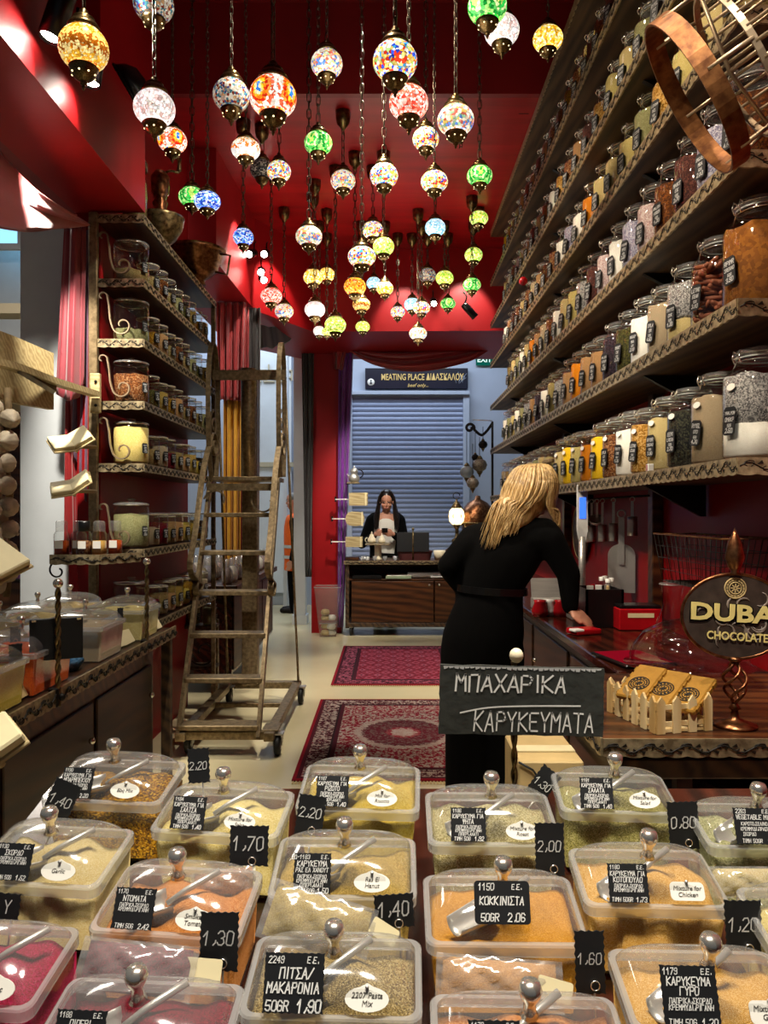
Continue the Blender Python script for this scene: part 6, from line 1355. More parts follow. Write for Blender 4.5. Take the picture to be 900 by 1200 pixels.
# acrylic bin
t = thing('acrylic_bin', 'tapered clear acrylic bin of packed bags at the foot of the red pillar', 'bin', T(P(385, 740, 9.0).x, 8.98, 0)); b_ = MB(); loft(b_, [L3(.19, .19, .01, .005), L3(.19, .19, .01, .01), L3(.31, .28, .012, .58)], True); b_.build('bin_body', M['tub'], t); m = MB(); m.sweep([(x, y, .58) for x, y in rrect(.31, .28, .012)], [(-.004, -.006), (.004, -.006), (.004, .006), (-.004, .006)], (0, 0, 1), True); m.build('rim', M['lip'], t); MB().box((0, 0, .16), (.20, .19, .012)).build('divider', M['lip'], t)
for k in range(7):
    o = thing('packed_bag', 'white-and-cream packed bag inside the acrylic bin, %s from the bottom' % ORD[k+1], 'bag', T(P(385, 740, 9.0).x+(.035 if k % 2 else -.035), 8.98+.02*((k % 3)-1), .012+(.07*(k//2) if k < 4 else .03+.07*(k//2))) @ RZ(k), 'bags in the acrylic bin'); MB().lathe([(0, 0), (.045, .005), (.055, .03), (.04, .06), (0, .068)], 10).build('bag', M['paper' if k % 2 else 'kraft'], o)
# shop sign over the shutter
t = thing('shop_sign', 'navy shop sign with gold lettering above the grey roller shutter', 'sign', T(P(488, 444, 11.94)))
k = 11.94/F; sw_, sh_ = 120*k, 24*k
MB().box((0, 0, 0), (sw_, .10, sh_), .006).build('panel', M['signblue'], t)
FS = RX(R(90))
me = font_mesh('MEATING PLACE ΔΙΔΑΣΚΑΛΟΥ', .13, M['signgold'], .004, 0, .0015); w_ = mesh_w(me); inst('lettering', me, t, T(.09, -.056, .015) @ SCL(96*k/w_, 1, 1.05) @ FS)
me = font_mesh('beef only...', .075, M['signgold'], .003, .35, 0); inst('lettering', me, t, T(.02, -.056, -.11) @ FS)
MB().lathe([(0, 0), (.055, 0), (.055, .006), (0, .006)], 24, T(-sw_/2+.09, -.054, -.06) @ FS).build('round_logo', M['paper'], t); m = MB()
m.lathe([(0, .006), (.018, .006), (.014, .009), (0, .009)], 10, T(-sw_/2+.09, -.054, -.075) @ FS); m.ball((-sw_/2+.09, -.062, -.04), .014, 10, None, 0, (1, .3, 1)); m.build('logo_mark', M['signblue'], t)
rg = random.Random(1); m = MB()
for q in range(16): a = rg.uniform(.5, 2.2); c = Vector((sw_/2-.12+rg.uniform(-.06, .06), -.053, rg.uniform(-.08, .05))); m.tube([c, c+Vector((.03*math.cos(a), -.002, .03*math.sin(a))), c+Vector((.05*math.cos(a)+.01, -.002, .06*math.sin(a)))], .003, 4)
m.build('leaf_motif', M['hall'], t)
MB().box((0, -.09, sh_/2+.02), (sw_*.6, .05, .02), .004).build('strip_lamp', M['signglow'], t); MB().box((0, -.05, sh_/2+.03), (.04, .1, .02)).build('lamp_arm', M['iron'], t)
t = thing('exit_sign', 'small green exit sign on the hall wall beside the shelves', 'sign', T(P(569, 422, 11.96))); MB().box((0, 0, 0), (.30, .03, .16), .004).build('panel', M['exit'], t); inst('lettering', font_mesh('EXIT', .11, M['exittext'], .002, 0, .002), t, T(-.02, -.018, 0) @ FS); MB().box((0, .02, 0), (.06, .03, .05)).build('bracket', M['hall'], t)
# lamp stand with hanging lanterns, copper still, table lantern
t = thing('lantern_stand', 'black scrolled iron stand from which dark lanterns hang beside the shelf end', 'stand', T(P(577, 600, 8.5).x, 8.5, 0)); 
MB().tube([(0, 0, 0), (0, 0, 2.45)], .014, 8).build('pole', M['iron'], t); MB().lathe([(0, 0), (.14, 0), (.13, .02), (.02, .04), (0, .04)], 18).build('foot', M['iron'], t)
MB().bar([(0, 0, 2.43)]+smooth_path([(-.05, 0, 2.36), (-.12, 0, 2.30), (-.20, 0, 2.36)], 4)+spiral((-.25, 0, 2.38), .05, .02, 0, 400, 18, 'xz'), .03, .012, (0, 1, 0)).build('scroll_arm', M['iron'], t)
MB().tube([(0, 0, 2.46), (-.22, 0, 2.47)], .006, 6).build('arm', M['steel'], t)
def small_lantern(px, py, D_, d_, m_, label, top):
    t = thing('hanging_lantern', label, 'lantern', T(P(px, py, d_))); r = D_*d_/F/2
    MB().lathe([(r*.35, r*.8), (r*.8, r*.55), (r, 0), (r*.8, -.55*r), (r*.35, -.85*r)], 18).build('glass_globe', M[m_], t); MB().lathe([(r*.4, r*.78), (r*.42, r*.85), (r*.2, r*1.2), (0, r*1.3)], 14).build('cap', M['oldbrass'], t); MB().lathe([(r*.38, -r*.8), (r*.42, -.9*r), (r*.15, -1.3*r), (r*.05, -1.6*r), (0, -1.6*r)], 14).build('bottom_cup', M['oldbrass'], t)
    MB().tube([(0, 0, r*1.2), (.0, 0, P(px, top, d_).z-P(px, py, d_).z)], .004, 5).build('chain', M['iron'], t)
small_lantern(547, 553, 17, 8.5, 'dimglass', 'smoky glass lantern hanging lowest on the iron stand, towards the shutter', 505)
small_lantern(562, 545, 18, 8.46, 'clearunlit', 'grey mosaic lantern hanging on the iron stand next to the shelf end', 512)
small_lantern(554, 566, 15, 8.42, 'clearunlit', 'lower mosaic lantern hanging above the copper still', 520)
small_lantern(566, 521, 11, 8.44, 'iron', 'black lantern near the top of the iron stand', 500)
small_lantern(557, 536, 9, 8.48, 'iron', 'narrow black bell lantern on the iron stand', 505)
t = thing('copper_still', 'domed copper still with railing on the walnut counter, behind the blonde woman', 'copper pot', T(P(560, 640, 9.2).x, 9.22, ZC)); MB().lathe([(0, 0), (.20, 0), (.21, .02), (.19, .05), (.19, .40), (.22, .42), (.22, .46), (.20, .58), (.12, .68), (.04, .72), (.03, .76), (0, .77)], 28).build('copper_body', M['copper'], t); MB().ring((0, 0, .44), .235, .012, 28, 6).build('gallery_ring', M['oldbrass'], t)
for q in range(8): a = q*.785; MB().tube([(.235*math.cos(a), .235*math.sin(a), .26), (.235*math.cos(a), .235*math.sin(a), .44)], .008, 6).build('gallery_post', M['oldbrass'], t)
t = thing('table_lantern', 'glowing table lantern on a brass foot at the shutter end of the walnut counter', 'lamp', T(P(535, 640, 9.05).x, 9.05, ZC)); MB().lathe([(0, 0), (.06, 0), (.065, .02), (.02, .05), (.015, .16), (.05, .20), (.06, .24), (.02, .27), (.015, .36), (.04, .40), (.06, .42)], 18).build('brass_foot', M['oldbrass'], t)
MB().lathe([(.05, .42), (.085, .46), (.095, .52), (.085, .58), (.05, .62)], 14).build('lamp_glass', M['goldenlamp'], t); MB().lathe([(.06, .615), (.065, .63), (.03, .68), (.012, .70), (.01, .72)], 14).build('cap', M['oldbrass'], t); MB().tube(arc((0, 0, .76), .04, 0, 330, 12, 'xz'), .005, 5).build('ring_handle', M['iron'], t)
for q in range(6): a = q*1.047; MB().tube([(.05*math.cos(a), .05*math.sin(a), .42), (.097*math.cos(a), .097*math.sin(a), .52), (.05*math.cos(a), .05*math.sin(a), .62)], .005, 5).build('cage_wire', M['oldbrass'], t)
# ================================================================== MOSAIC LAMPS
LT = [(98,57,57,'amber',1.05),(180,5,47,'dimmulti',1),(181,127,48,'white',1),(202,165,34,'flower',.95),(225,231,31,'green',.85),(243,236,31,'blue',.85),(285,278,24,'blue',1),
(271,112,43,'dimmulti',1.02),(320,114,55,'flower',1),(383,75,37,'pastel',1),(288,175,34,'band',.85),(307,199,28,'dim',1),(327,201,28,'multi',1),(373,168,33,'green',.95),(402,212,29,'pastel',.95),
(463,72,52,'multi',1),(479,121,46,'pink',1),(499,163,31,'multi',1),(450,206,33,'multi',1),(509,213,32,'multi',.9),(540,115,28,'orange',1),(534,141,43,'pastel',.95),(571,8,46,'green',1),(588,36,41,'white',1),(642,46,35,'yellow',.95),(562,206,30,'green',.9),(561,256,22,'lime',.9),(510,267,24,'paleblue',1),
(362,277,31,'pastel',.9),(367,325,23,'yellow',.95),(383,322,19,'yellow',1),(369,363,24,'white',.95),(374,388,14,'white',1),(393,381,25,'lime',.95),(383,389,12,'lime',1),(437,270,25,'multi',.95),(424,301,33,'multi',.85),(449.5,289,25,'lime',1),(438,332,17,'paleblue',1),(451,338,20,'yellow',.95),(416,336,26,'redband',.95),(423.5,357,21,'amber',.9),(425,383,17,'lime',.9),(320,313,19,'yellow',.9),(318,347,25,'pink',.9),(333,365,22,'pastel',.95),(466,366,17,'multi',.95),(483,357,19,'paleblue',.95),(494,361,20,'multi',.9),(490,391,21,'pastel',.85),(501,323,20,'dimmulti',1),(521,326,21,'lime',.95),(525,356,18,'green',.85),(555,299,21,'lime',.95),(553,334,21,'green',.9)]
COLN = dict(amber='amber mosaic', dimmulti='faintly lit many-coloured mosaic', white='bright white', flower='orange and blue sunflower mosaic', green='green mosaic', blue='blue mosaic', pastel='pastel mosaic', band='white globe with orange band', dim='unlit dark mosaic', multi='many-coloured mosaic', pink='coral-pink mosaic', orange='orange mosaic', yellow='yellow mosaic', lime='yellow-green mosaic', paleblue='pale blue mosaic', redband='yellow and red mosaic')
def lamp_where(x, y):
    row = 'top row' if y < 60 else 'upper tier' if y < 150 else 'second tier' if y < 225 else 'middle tier' if y < 305 else 'lower tier' if y < 350 else 'lowest tier'
    col = 'over the beam' if x < 150 else 'by the beam end' if x < 215 else 'above the rack bowls' if x < 262 else 'above the ladder' if x < 345 else 'above the red pillar' if x < 405 else 'above the seated shutter' if False else 'over the aisle rugs' if x < 475 else 'above the shop sign' if x < 530 else 'near the shelf tops'
    return row, col
M['chainmetal'] = _brass('dull_chain_metal', '#3c342a', '#7a6f60', .4, .8)
_GM = {}; seen = {}
def chain_mesh(L, pitch, r, links=True):
    m = MB()
    if not links:
        m.tube([(0, 0, 0), (0, 0, L)], r, 5)
    n_ = max(1, int(L/pitch))
    if links:
        for k in range(n_):
            z = (k+.5)*L/n_; l = L/n_*.62; w_ = pitch*.24
            pts = [(w_, l-w_), (w_*.7, l-.3*w_), (0, l), (-w_*.7, l-.3*w_), (-w_, l-w_), (-w_, -l+w_), (-w_*.7, -l+.3*w_), (0, -l), (w_*.7, -l+.3*w_), (w_, -l+w_)]
            m.tube([(a, 0, z+b) if k % 2 else (0, a, z+b) for a, b in pts], r, 4, True, up=(.3, .9, .1))
        m.tube([(.004, .004, 0), (.005, -.003, L*.33), (-.004, .004, L*.66), (.003, .003, L)], .0016, 3)
    return m.data('chain', M['chainmetal'])
placed = []
for i, (px, py, Dp, kd, fl) in enumerate(LT):
    fl *= .86; d0 = min(153/Dp, 7.6)
    if px > 600: d0 = 4.2
    if py < 310 and px < 300 and px > 215: d0 = min(d0, 5.4)
    for fac in (1, .96, .92, 1.04, .88, .84, 1.08, .8, .76, .72, .68):
        d_ = (2.45 if i == 0 else d0)*fac
        if d_ > 7.75 or 4.93 < d_ < 5.2: continue
        r = Dp*d_/F/2; p = P(px, py, d_)
        if all((p.xy-q.xy).length > max(r, r2)+.02 and ((p-q).length > r+r2+.01) for q, r2 in placed): break
    placed.append((p.copy(), r))
    ztop = 4.8 if d_ < 5.0 else 4.2
    row, col = lamp_where(px, py); base = 'hanging %s lamp %s, %s' % (COLN[kd], col, row)
    seen.setdefault(base, []).append(i)
    t = thing('mosaic_lamp', base, 'lamp', T(p) @ RZ(i*1.3), 'hanging mosaic lamps'); t['_n'] = len(seen[base])
    gk = (kd, fl)
    if gk not in _GM: _GM[gk] = MB().lathe([(.5*math.sin(R(a)), .5*fl*math.cos(R(a))) for a in range(34, 151, 9)], 28).data('glass_globe', GL[kd])
    inst('glass_globe', _GM[gk], t, SCL(2*r, 2*r, 2*r))
    if 'cap' not in _GM:
        _GM['cap'] = MB().lathe([(.29, .40), (.33, .43), (.32, .49), (.27, .57), (.20, .64), (.22, .68), (.14, .74), (.08, .80), (.09, .85), (.03, .92), (0, .92)], 20).data('top_cap', M['brass'])
        c = MB().lathe([(.28, -.42), (.30, -.45), (.27, -.50), (.25, -.58), (.18, -.68), (.10, -.74), (.06, -.76), (.075, -.79), (.07, -.82), (.03, -.85), (.04, -.88), (.015, -.95), (0, -.96)], 20)
        _GM['bot'] = c.data('bottom_cup', M['brass'])
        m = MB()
        for q in range(8): a = 2*math.pi*q/8; m.ball((.232*math.cos(a), .232*math.sin(a), -.60), .022, 6)  # glowing beads stand in for bright glints on the brass cup
        _GM['glint'] = m.data('cup_glints', M['goldenlamp'])
    inst('top_cap', _GM['cap'], t, SCL(2*r, 2*r, 2*r*fl)); b_ = inst('bottom_cup', _GM['bot'], t, SCL(2*r, 2*r, 2*r*fl))
    if kd != 'dim': inst('cup_glints', _GM['glint'], b_)
    L_ = ztop-p.z-2*r*.90*fl
    inst('chain', chain_mesh(L_-.10, .034 if d_ < 4.6 else .05, .0028 if d_ < 4.6 else .0034), t, T(0, 0, 2*r*.90*fl))
    if 'rose' not in _GM: _GM['rose'] = MB().lathe([(0, -.13), (.012, -.13), (.02, -.11), (.042, -.085), (.05, -.05), (.052, 0), (0, 0)], 18).data('ceiling_rose', M['brass'])
    inst('ceiling_rose', _GM['rose'], t, T(0, 0, ztop-p.z))
for o in [o for o in COL.objects if o.get('_n')]:
    k = o['_n']; tot = len(seen[o['label']]) if o['label'] in seen else 1; del o['_n']
    if tot > 1: o['label'] = o['label']+', %s from the beam side' % ORD[k]
# ------------------------------------------------------------------ ceiling spotlights
def track_spot(p, to, s_, label, lit=True):
    t = thing('track_spotlight', label, 'spotlight', align(p, to)); MB().lathe([(0, -.10*s_), (.035*s_, -.10*s_), (.042*s_, -.08*s_), (.042*s_, .10*s_), (.036*s_, .10*s_), (.034*s_, .085*s_), (0, .085*s_)], 20).build('housing', M['blackplastic'], t)
    if lit: MB().lathe([(0, .09*s_), (.034*s_, .09*s_), (0, .088*s_)], 18).build('lamp_face', M['lampwhite'], t)
    MB().tube([(0, 0, -.08*s_), (0, .09*s_, -.13*s_), (.0, .10*s_, -.2*s_)], .008*s_, 6).build('bracket', M['iron'], t)
a = P(68, 16, 2.74); track_spot(a, a+Vector((-.22, -.12, -.9)), 1.0, 'black cylinder spotlight shining on the red beam, in front of the amber lamp')
a = P(110, 74, 3.07); track_spot(a, a+Vector((-.1, -.1, -1)), .9, 'black cylinder spotlight tucked behind the amber lamp')
t = thing('dome_spotlight_head', 'black dome spotlight head on the wall above the red beam', 'speaker', T(P(150, 104, 3.9)) @ RY(R(60))); MB().lathe([(0, .10), (.06, .09), (.10, .05), (.12, 0), (0, 0)], 24).build('dome', M['blackplastic'], t); MB().ring((0, 0, 0), .12, .008, 24, 5).build('rim', M['iron'], t)  # black spotlight head, modelled as an unlit dome with a rim
t = thing('wall_speaker', 'small black speaker under the red ceiling near the shelf tops', 'speaker', T(P(614, 121, 5.3)) @ RX(R(-30))); MB().box((0, 0, 0), (.10, .09, .13), .02).build('cabinet', M['blackplastic'], t); MB().lathe([(0, 0), (.035, .004), (.04, 0)], 16, T(0, -.046, -.01) @ RX(R(90))).build('cone', M['iron'], t); MB().tube([(0, .03, .05), (0, .06, .14)], .01, 6).build('bracket', M['iron'], t)
for k, (px, py) in enumerate(((295, 297), (311, 297), (306, 318), (308, 327))):
    a = P(px, py, 6.9); track_spot(a, a+Vector((.12*(k-1), -.8, -.35)), .85, 'lit ceiling spotlight beside the far red bulkhead, %s of the four' % ORD[k+1])
a = P(508, 354, 7.6); track_spot(a, a+Vector((.0, -.8, -.4)), .8, 'lit ceiling spotlight before the bulkhead above the shop sign')
a = P(550, 364, 7.8); track_spot(a, a+Vector((.5, .15, -.5)), .9, 'black spotlight turned to the shelf side of the far bulkhead', False)
# ================================================================== PEOPLE
def ell(mb, c, r, n=18, Mx=None):
    k = max(r); mb.lathe([(math.sin(math.pi*i/12), -math.cos(math.pi*i/12)) if 0 < i < 12 else (0, -1 if i == 0 else 1) for i in range(13)], n, (Mx or I4()) @ T(c) @ SCL(*r)); return mb
def hand(mb, wrist, knuckle, curl_dir, side, s_=1.0):
    """palm from the wrist to the knuckles, five separate curled fingers; side points towards the thumb"""
    w, k = Vector(wrist), Vector(knuckle); f = (k-w).normalized(); sd = Vector(side); sd = (sd-f*sd.dot(f)).normalized(); cd = Vector(curl_dir).normalized()
    for q in (-1, -.33, .33, 1): limb(mb, [w+sd*.016*q*s_, k+sd*.030*q*s_], [.015*s_, .012*s_], 10)
    for i, (q, L) in enumerate(((1.0, .070), (.36, .080), (-.3, .074), (-.95, .058))):
        b = k+sd*.030*q*s_; p1 = b+(f*.85+cd*.35).normalized()*L*.45*s_; p2 = p1+(f*.45+cd*.85).normalized()*L*.32*s_; p3 = p2+(f*.1+cd).normalized()*L*.26*s_
        limb(mb, [b, p1, p2, p3], [.0098*s_, .0088*s_, .0080*s_, .0068*s_], 8)
    tb = w+f*.022*s_+sd*.022*s_; limb(mb, [tb, tb+(sd*.8+f*.6).normalized()*.032*s_, tb+(sd*.55+f+cd*.3).normalized()*.062*s_], [.013*s_, .0105*s_, .0085*s_], 8)
def head_on(mb, c, fwd, upv, s_=1.0):
    f = Vector(fwd).normalized(); u = Vector(upv); u = (u-f*u.dot(f)).normalized(); r_ = f.cross(u)
    Mx = FR(c, r_, f, u) @ SCL(s_, s_, s_)
    ell(mb, (0, -.012, .03), (.074, .094, .085), 18, Mx); ell(mb, (0, .016, -.035), (.063, .064, .072), 16, Mx); ell(mb, (0, .05, -.092), (.024, .022, .02), 12, Mx)
    limb(mb, [Mx @ Vector((0, .076, .012)), Mx @ Vector((0, .092, -.026))], [.007*s_, .011*s_], 8)
    for sx in (-1, 1):
        ell(mb, (sx*.076, -.008, -.012), (.008, .017, .028), 10, Mx); ell(mb, (sx*.036, .062, -.03), (.022, .016, .018), 10, Mx)
        ell(mb, (sx*.011, .082, -.028), (.008, .008, .006), 8, Mx)
    ell(mb, (0, .076, -.060), (.024, .010, .006), 10, Mx); ell(mb, (0, .075, -.070), (.020, .010, .006), 10, Mx)
    return Mx
def eyes(Mx, parent, brow, inv, lip='pinkred'):
    for sx in (-1, 1):
        e = MB(); ell(e, (sx*.030, .075, .008), (.012, .007, .006), 12, inv @ Mx); e.build('eye', M['white_gloss'], parent)
        e = MB(); ell(e, (sx*.031, .0825, .007), (.006, .003, .006), 10, inv @ Mx); e.build('iris', M['iron'], parent)
        e = MB(); e.tube([(inv @ Mx) @ Vector(q) for q in ((sx*.014, .086, .024), (sx*.033, .084, .031), (sx*.05, .07, .026))], .0026, 5); e.build('eyebrow', brow, parent)
        e = MB(); e.tube([(inv @ Mx) @ Vector(q) for q in ((sx*.016, .083, .013), (sx*.031, .086, .017), (sx*.046, .076, .012))], .0018, 5); e.build('eyelashes', M['iron'], parent)
    e = MB(); ell(e, (0, .085, -.0625), (.022, .006, .0065), 12, inv @ Mx); e.build('lips', M[lip], parent)
# ------------------------------------------------------------------ blonde woman at the counter (seen from behind)
K = .004
def B(px, py, y=0): return Vector(((px-CX)*K, 3.6+y, 1.45-(py-600)*K))
O = T(.44, 3.6, 0); Oi = O.inverted()
pw = thing('person', 'person with long blonde hair in black clothes leaning over the dark counter, seen from behind', 'person', O)
neck = B(606, 612, .0); headc = B(629, 577, .03)
def world(mb): mb.v = [tuple(Oi @ Vector(v)) for v in mb.v]; return mb
b = MB(); Mh = head_on(b, headc, (.80, .36, -.50), (.42, .1, .9), 1.04)
limb(b, [B(600, 618, .0), B(620, 590, .02)], [.062, .054])
sL, sR = B(556, 632, .06), B(640, 630, -.06)
def bloft(mb, secs, n=28):
    pos = smooth_path([Vector((a, b, 0)) for _, a, b in secs], 6); cs = smooth_path([c for c, _, _ in secs], 6)
    vs = []; fs = []
    for c, q in zip(cs, pos):
        for k in range(n): a = 2*math.pi*k/n; vs.append((c.x+q.x*math.cos(a), c.y+q.y*math.sin(a), c.z))
    for i in range(len(cs)-1):
        for k in range(n): fs.append((i*n+k, i*n+(k+1) % n, (i+1)*n+(k+1) % n, (i+1)*n+k))
    fs.append(tuple(range(n))[::-1]); fs.append(tuple(range((len(cs)-1)*n, len(cs)*n))); mb.add(vs, fs, True)
def torso(mb, g=0.0):
    limb(mb, [B(566, 634, .04), B(634, 628, -.04)], [.075+g, .075+g])
    bloft(mb, [(B(x, z), rx+g, ry+g) for x, z, rx, ry in ((602, 616, .06, .06), (599, 624, .135, .08), (597, 634, .165, .095), (592, 652, .168, .108), (584, 674, .152, .105), (577, 692, .135, .10), (571, 715, .155, .12), (566, 745, .178, .135), (563, 775, .165, .13))])
torso(b)
eL, wL = B(527, 664, .02), B(556, 682, .22); eR, wR = B(664, 672, -.04), B(667, 712, -.02)
limb(b, [sL, eL, wL], [.052, .042, .028]); limb(b, [sR, eR, wR], [.052, .042, .028])
hand(b, wR, wR+Vector((.045, -.02, -.034)), (.4, .2, -.5), (-.7, -.5, 0), 1.0); hand(b, wL, wL+Vector((.05, .04, -.02)), (.3, .1, -.8), (-.2, .4, .7), 1.0)
hipL, hipR = B(542, 765), B(588, 765); kL, kR = Vector((.36, 3.56, .47)), Vector((.53, 3.60, .47)); aL, aR = Vector((.36, 3.60, .07)), Vector((.54, 3.62, .07))
for h_, k_, a_ in ((hipL, kL, aL), (hipR, kR, aR)): limb(b, [h_, k_, a_], [.088, .056, .038]); limb(b, [a_+Vector((0, -.03, -.03)), a_+Vector((.03, .15, -.04))], [.035, .028])
body = remeshed('body', world(b), M['skin'], .0065, pw, 5)
c = MB(); torso(c, .013); limb(c, [sL, eL, wL+(eL-wL)*.05], [.070, .058, .042]); limb(c, [sR, eR, wR+(eR-wR)*.06], [.070, .056, .040]); limb(c, [B(598, 616), B(604, 606, .005)], [.085, .068]); limb(c, [B(548, 700, .02), B(595, 700, -.02)], [.06, .06]); limb(c, [B(556, 640, .02), B(530, 668, .06), B(552, 690, .05)], [.075, .06, .07])
remeshed('black_top', world(c), M['black'], .010, pw, 8)
c = MB()
bloft(c, [(B(x, z), rx, ry) for x, z, rx, ry in ((576, 696, .145, .112), (571, 715, .168, .13), (566, 745, .19, .145), (563, 775, .188, .142), (562, 805, .185, .135))])
for h_, k_, a_ in ((hipL, kL, aL), (hipR, kR, aR)): limb(c, [h_, k_, a_+Vector((0, 0, -.02))], [.108, .098, .095])
remeshed('black_trousers', world(c), M['black'], .012, pw, 6)
m = MB(); m.sweep([Oi @ (B(577, 691)+Vector((.163*math.cos(R(q)), .128*math.sin(R(q)), -.01*math.cos(R(q))))) for q in range(0, 360, 12)], [(-.003, -.016), (.003, -.016), (.003, .016), (-.003, .016)], (0, 0, 1), True); m.build('belt', M['blackplastic'], pw)
for a_ in (aL, aR):
    m = MB(); limb(m, [a_+Vector((0, -.04, -.035)), a_+Vector((.02, .08, -.038)), a_+Vector((.03, .17, -.045))], [.042, .040, .028]); m.v = [(v[0], v[1], max(v[2], .002)) for v in m.v]; world(m).build('shoe', M['blackplastic'], pw)
# hair
hb = MB(); ell(hb, headc+Vector((-.022, -.03, .026)), (.104, .108, .108), 22); ell(hb, headc+Vector((-.05, -.05, -.03)), (.095, .085, .10), 20); ell(hb, B(601, 600, -.05), (.10, .065, .085), 18); ell(hb, B(590, 612, -.065), (.075, .045, .08), 18)
world(hb); rg = random.Random(12)
cap = remeshed('hair', hb, M['blonde'], .012, pw, 6)
def strands(parent, m_, n_, fn, r0, inv, name):
    """locks of hair; every lock is a tapered tube along the path fn returns"""
    mb = MB()
    for i in range(n_):
        pts = smooth_path(fn(i), 5); L = len(pts); mb.tube([inv @ p for p in pts], r0*rg.uniform(.7, 1.25), 5, scale=[max(.15, 1-.85*(k/(L-1))**3) for k in range(L)])
    return mb.build(name, m_, parent)
hc = headc+Vector((-.022, -.03, .026))
def lock(i):
    az = rg.uniform(-200, 35) if i % 5 else rg.uniform(-60, 40)   # -90 faces the lens
    a = R(az); part = hc+Vector((.035, .01, .104)); dr = Vector((math.cos(a), math.sin(a), 0)); r_ = rg.uniform(.112, .124)
    p1 = hc+dr*r_*.62+Vector((.01, 0, .092)); p2 = hc+dr*r_*1.0+Vector((0, 0, .02)); 
    if math.cos(a) > .45: e1 = hc+dr*.105+Vector((.0, 0, -.09)); end = B(rg.uniform(640, 652), rg.uniform(620, 652), -.02+.05*math.sin(a)); e0 = B(rg.uniform(648, 655), rg.uniform(600, 618), .0+.05*math.sin(a))
    else:
        t_ = (az+200)/235; x_ = 562+62*min(1, max(0, t_))+rg.uniform(-7, 7); e0 = B(x_+14-6*t_, 596+rg.uniform(-4, 6), -.115+.02*abs(x_-590)/40); e1 = hc+dr*r_*.98+Vector((-.03, -.01, -.055)); end = B(x_, 612+rg.uniform(-4, 20)-.10*(x_-570)+(12 if x_ < 580 else 0), -.118+.03*abs(x_-590)/40)
    return [part, p1, p2, e1, e0, end]
strands(pw, M['blonde'], 230, lock, .0052, Oi, 'hair_locks')
# ------------------------------------------------------------------ dark-haired woman behind the walnut counter
yW = 9.78; K2 = yW/F
def B2(px, py, y=0): return Vector(((px-CX)*K2, yW+y, 1.45-(py-600)*K2))
O = T(-.06, yW, 0); Oi = O.inverted()
p2 = thing('person', 'person with dark hair and black blazer looking at a phone behind the walnut counter', 'person', O)
hc2 = B2(453, 587.5, -.06); b = MB(); Mh = head_on(b, hc2, (-.05, -.95, -.27), (0, -.27, .95), 1.08)
limb(b, [B2(452, 608, .02), B2(453, 594, -.02)], [.056, .050])
def torso2(mb, g=0):
    limb(mb, [B2(437, 608, .03), B2(467, 608, .03)], [.06+g, .06+g])
    bloft(mb, [(B2(452, z, .01), rx+g, ry+g) for z, rx, ry in ((601, .06, .06), (606, .14, .08), (620, .165, .105), (640, .145, .10), (658, .13, .095), (676, .155, .11), (692, .16, .115))])
torso2(b)
s1, s2 = B2(435, 609, .03), B2(469, 609, .03); e1, e2 = B2(424, 638, -.02), B2(475, 637, .0); w1, w2 = B2(441, 625, -.24), B2(460, 625, -.24)
limb(b, [s1, e1, w1], [.048, .040, .026]); limb(b, [s2, e2, w2], [.048, .040, .026])
hand(b, w1, w1+Vector((.055, -.04, .012)), (.5, .2, .5), (0, -.3, 1), .95); hand(b, w2, w2+Vector((-.055, -.04, .008)), (-.5, .2, .5), (0, -.3, 1), .95)
for sx in (-.085, .085): limb(b, [Vector((-.04+sx, yW, .80)), Vector((-.04+sx, yW-.01, .46)), Vector((-.04+sx, yW+.02, .07))], [.085, .056, .038]); limb(b, [Vector((-.04+sx, yW+.04, .04)), Vector((-.04+sx, yW-.12, .035))], [.034, .026])
remeshed('body', world(b), M['skin'], .0055, p2, 3)
eyes(Mh, p2, M['darkhair'], Oi)
c = MB(); bloft(c, [(B2(452, z, .01), rx, ry) for z, rx, ry in ((607.5, .088, .094), (612, .15, .108), (620, .176, .118), (640, .157, .112), (658, .142, .107), (676, .167, .122), (692, .172, .127))]); world(c); remeshed('white_top', c, M['paper'], .012, p2, 5)
c = MB(); 
for sx in (-1, 1):
    limb(c, [B2(452+sx*13, 608, .035), B2(452+sx*11, 645, .02), B2(452+sx*12, 690, .02)], [.085, .085, .095])
limb(c, [B2(440, 609, .09), B2(464, 609, .09)], [.08, .08]); limb(c, [B2(445, 660, .08), B2(460, 660, .08)], [.09, .09])
limb(c, [s1, e1, e1.lerp(w1, .85)], [.066, .056, .044]); limb(c, [s2, e2, e2.lerp(w2, .85)], [.066, .056, .044])
remeshed('black_blazer', world(c), M['black'], .011, p2, 5)
c = MB(); ell(c, Vector((-.04, yW, .86)), (.175, .125, .12), 18)
for sx in (-.085, .085): limb(c, [Vector((-.04+sx, yW, .80)), Vector((-.04+sx, yW-.01, .46)), Vector((-.04+sx, yW+.02, .06))], [.10, .075, .07])
remeshed('dark_trousers', world(c), M['black'], .014, p2, 4)
for sx in (-.085, .085): m = MB(); limb(m, [Vector((-.04+sx, yW+.05, .045)), Vector((-.04+sx, yW-.14, .035))], [.042, .03]); m.v = [(v[0], v[1], max(v[2], .002)) for v in m.v]; world(m).build('shoe', M['blackplastic'], p2)
hb = MB(); ell(hb, hc2+Vector((0, .024, .056)), (.099, .110, .104), 20)
for sx in (-1, 1): limb(hb, [hc2+Vector((sx*.085, .03, .05)), hc2+Vector((sx*.102, .03, -.06)), hc2+Vector((sx*.125, .01, -.20)), hc2+Vector((sx*.135, -.03, -.34))], [.028, .028, .042, .022])
remeshed('hair', world(hb), M['darkhair'], .010, p2, 4)
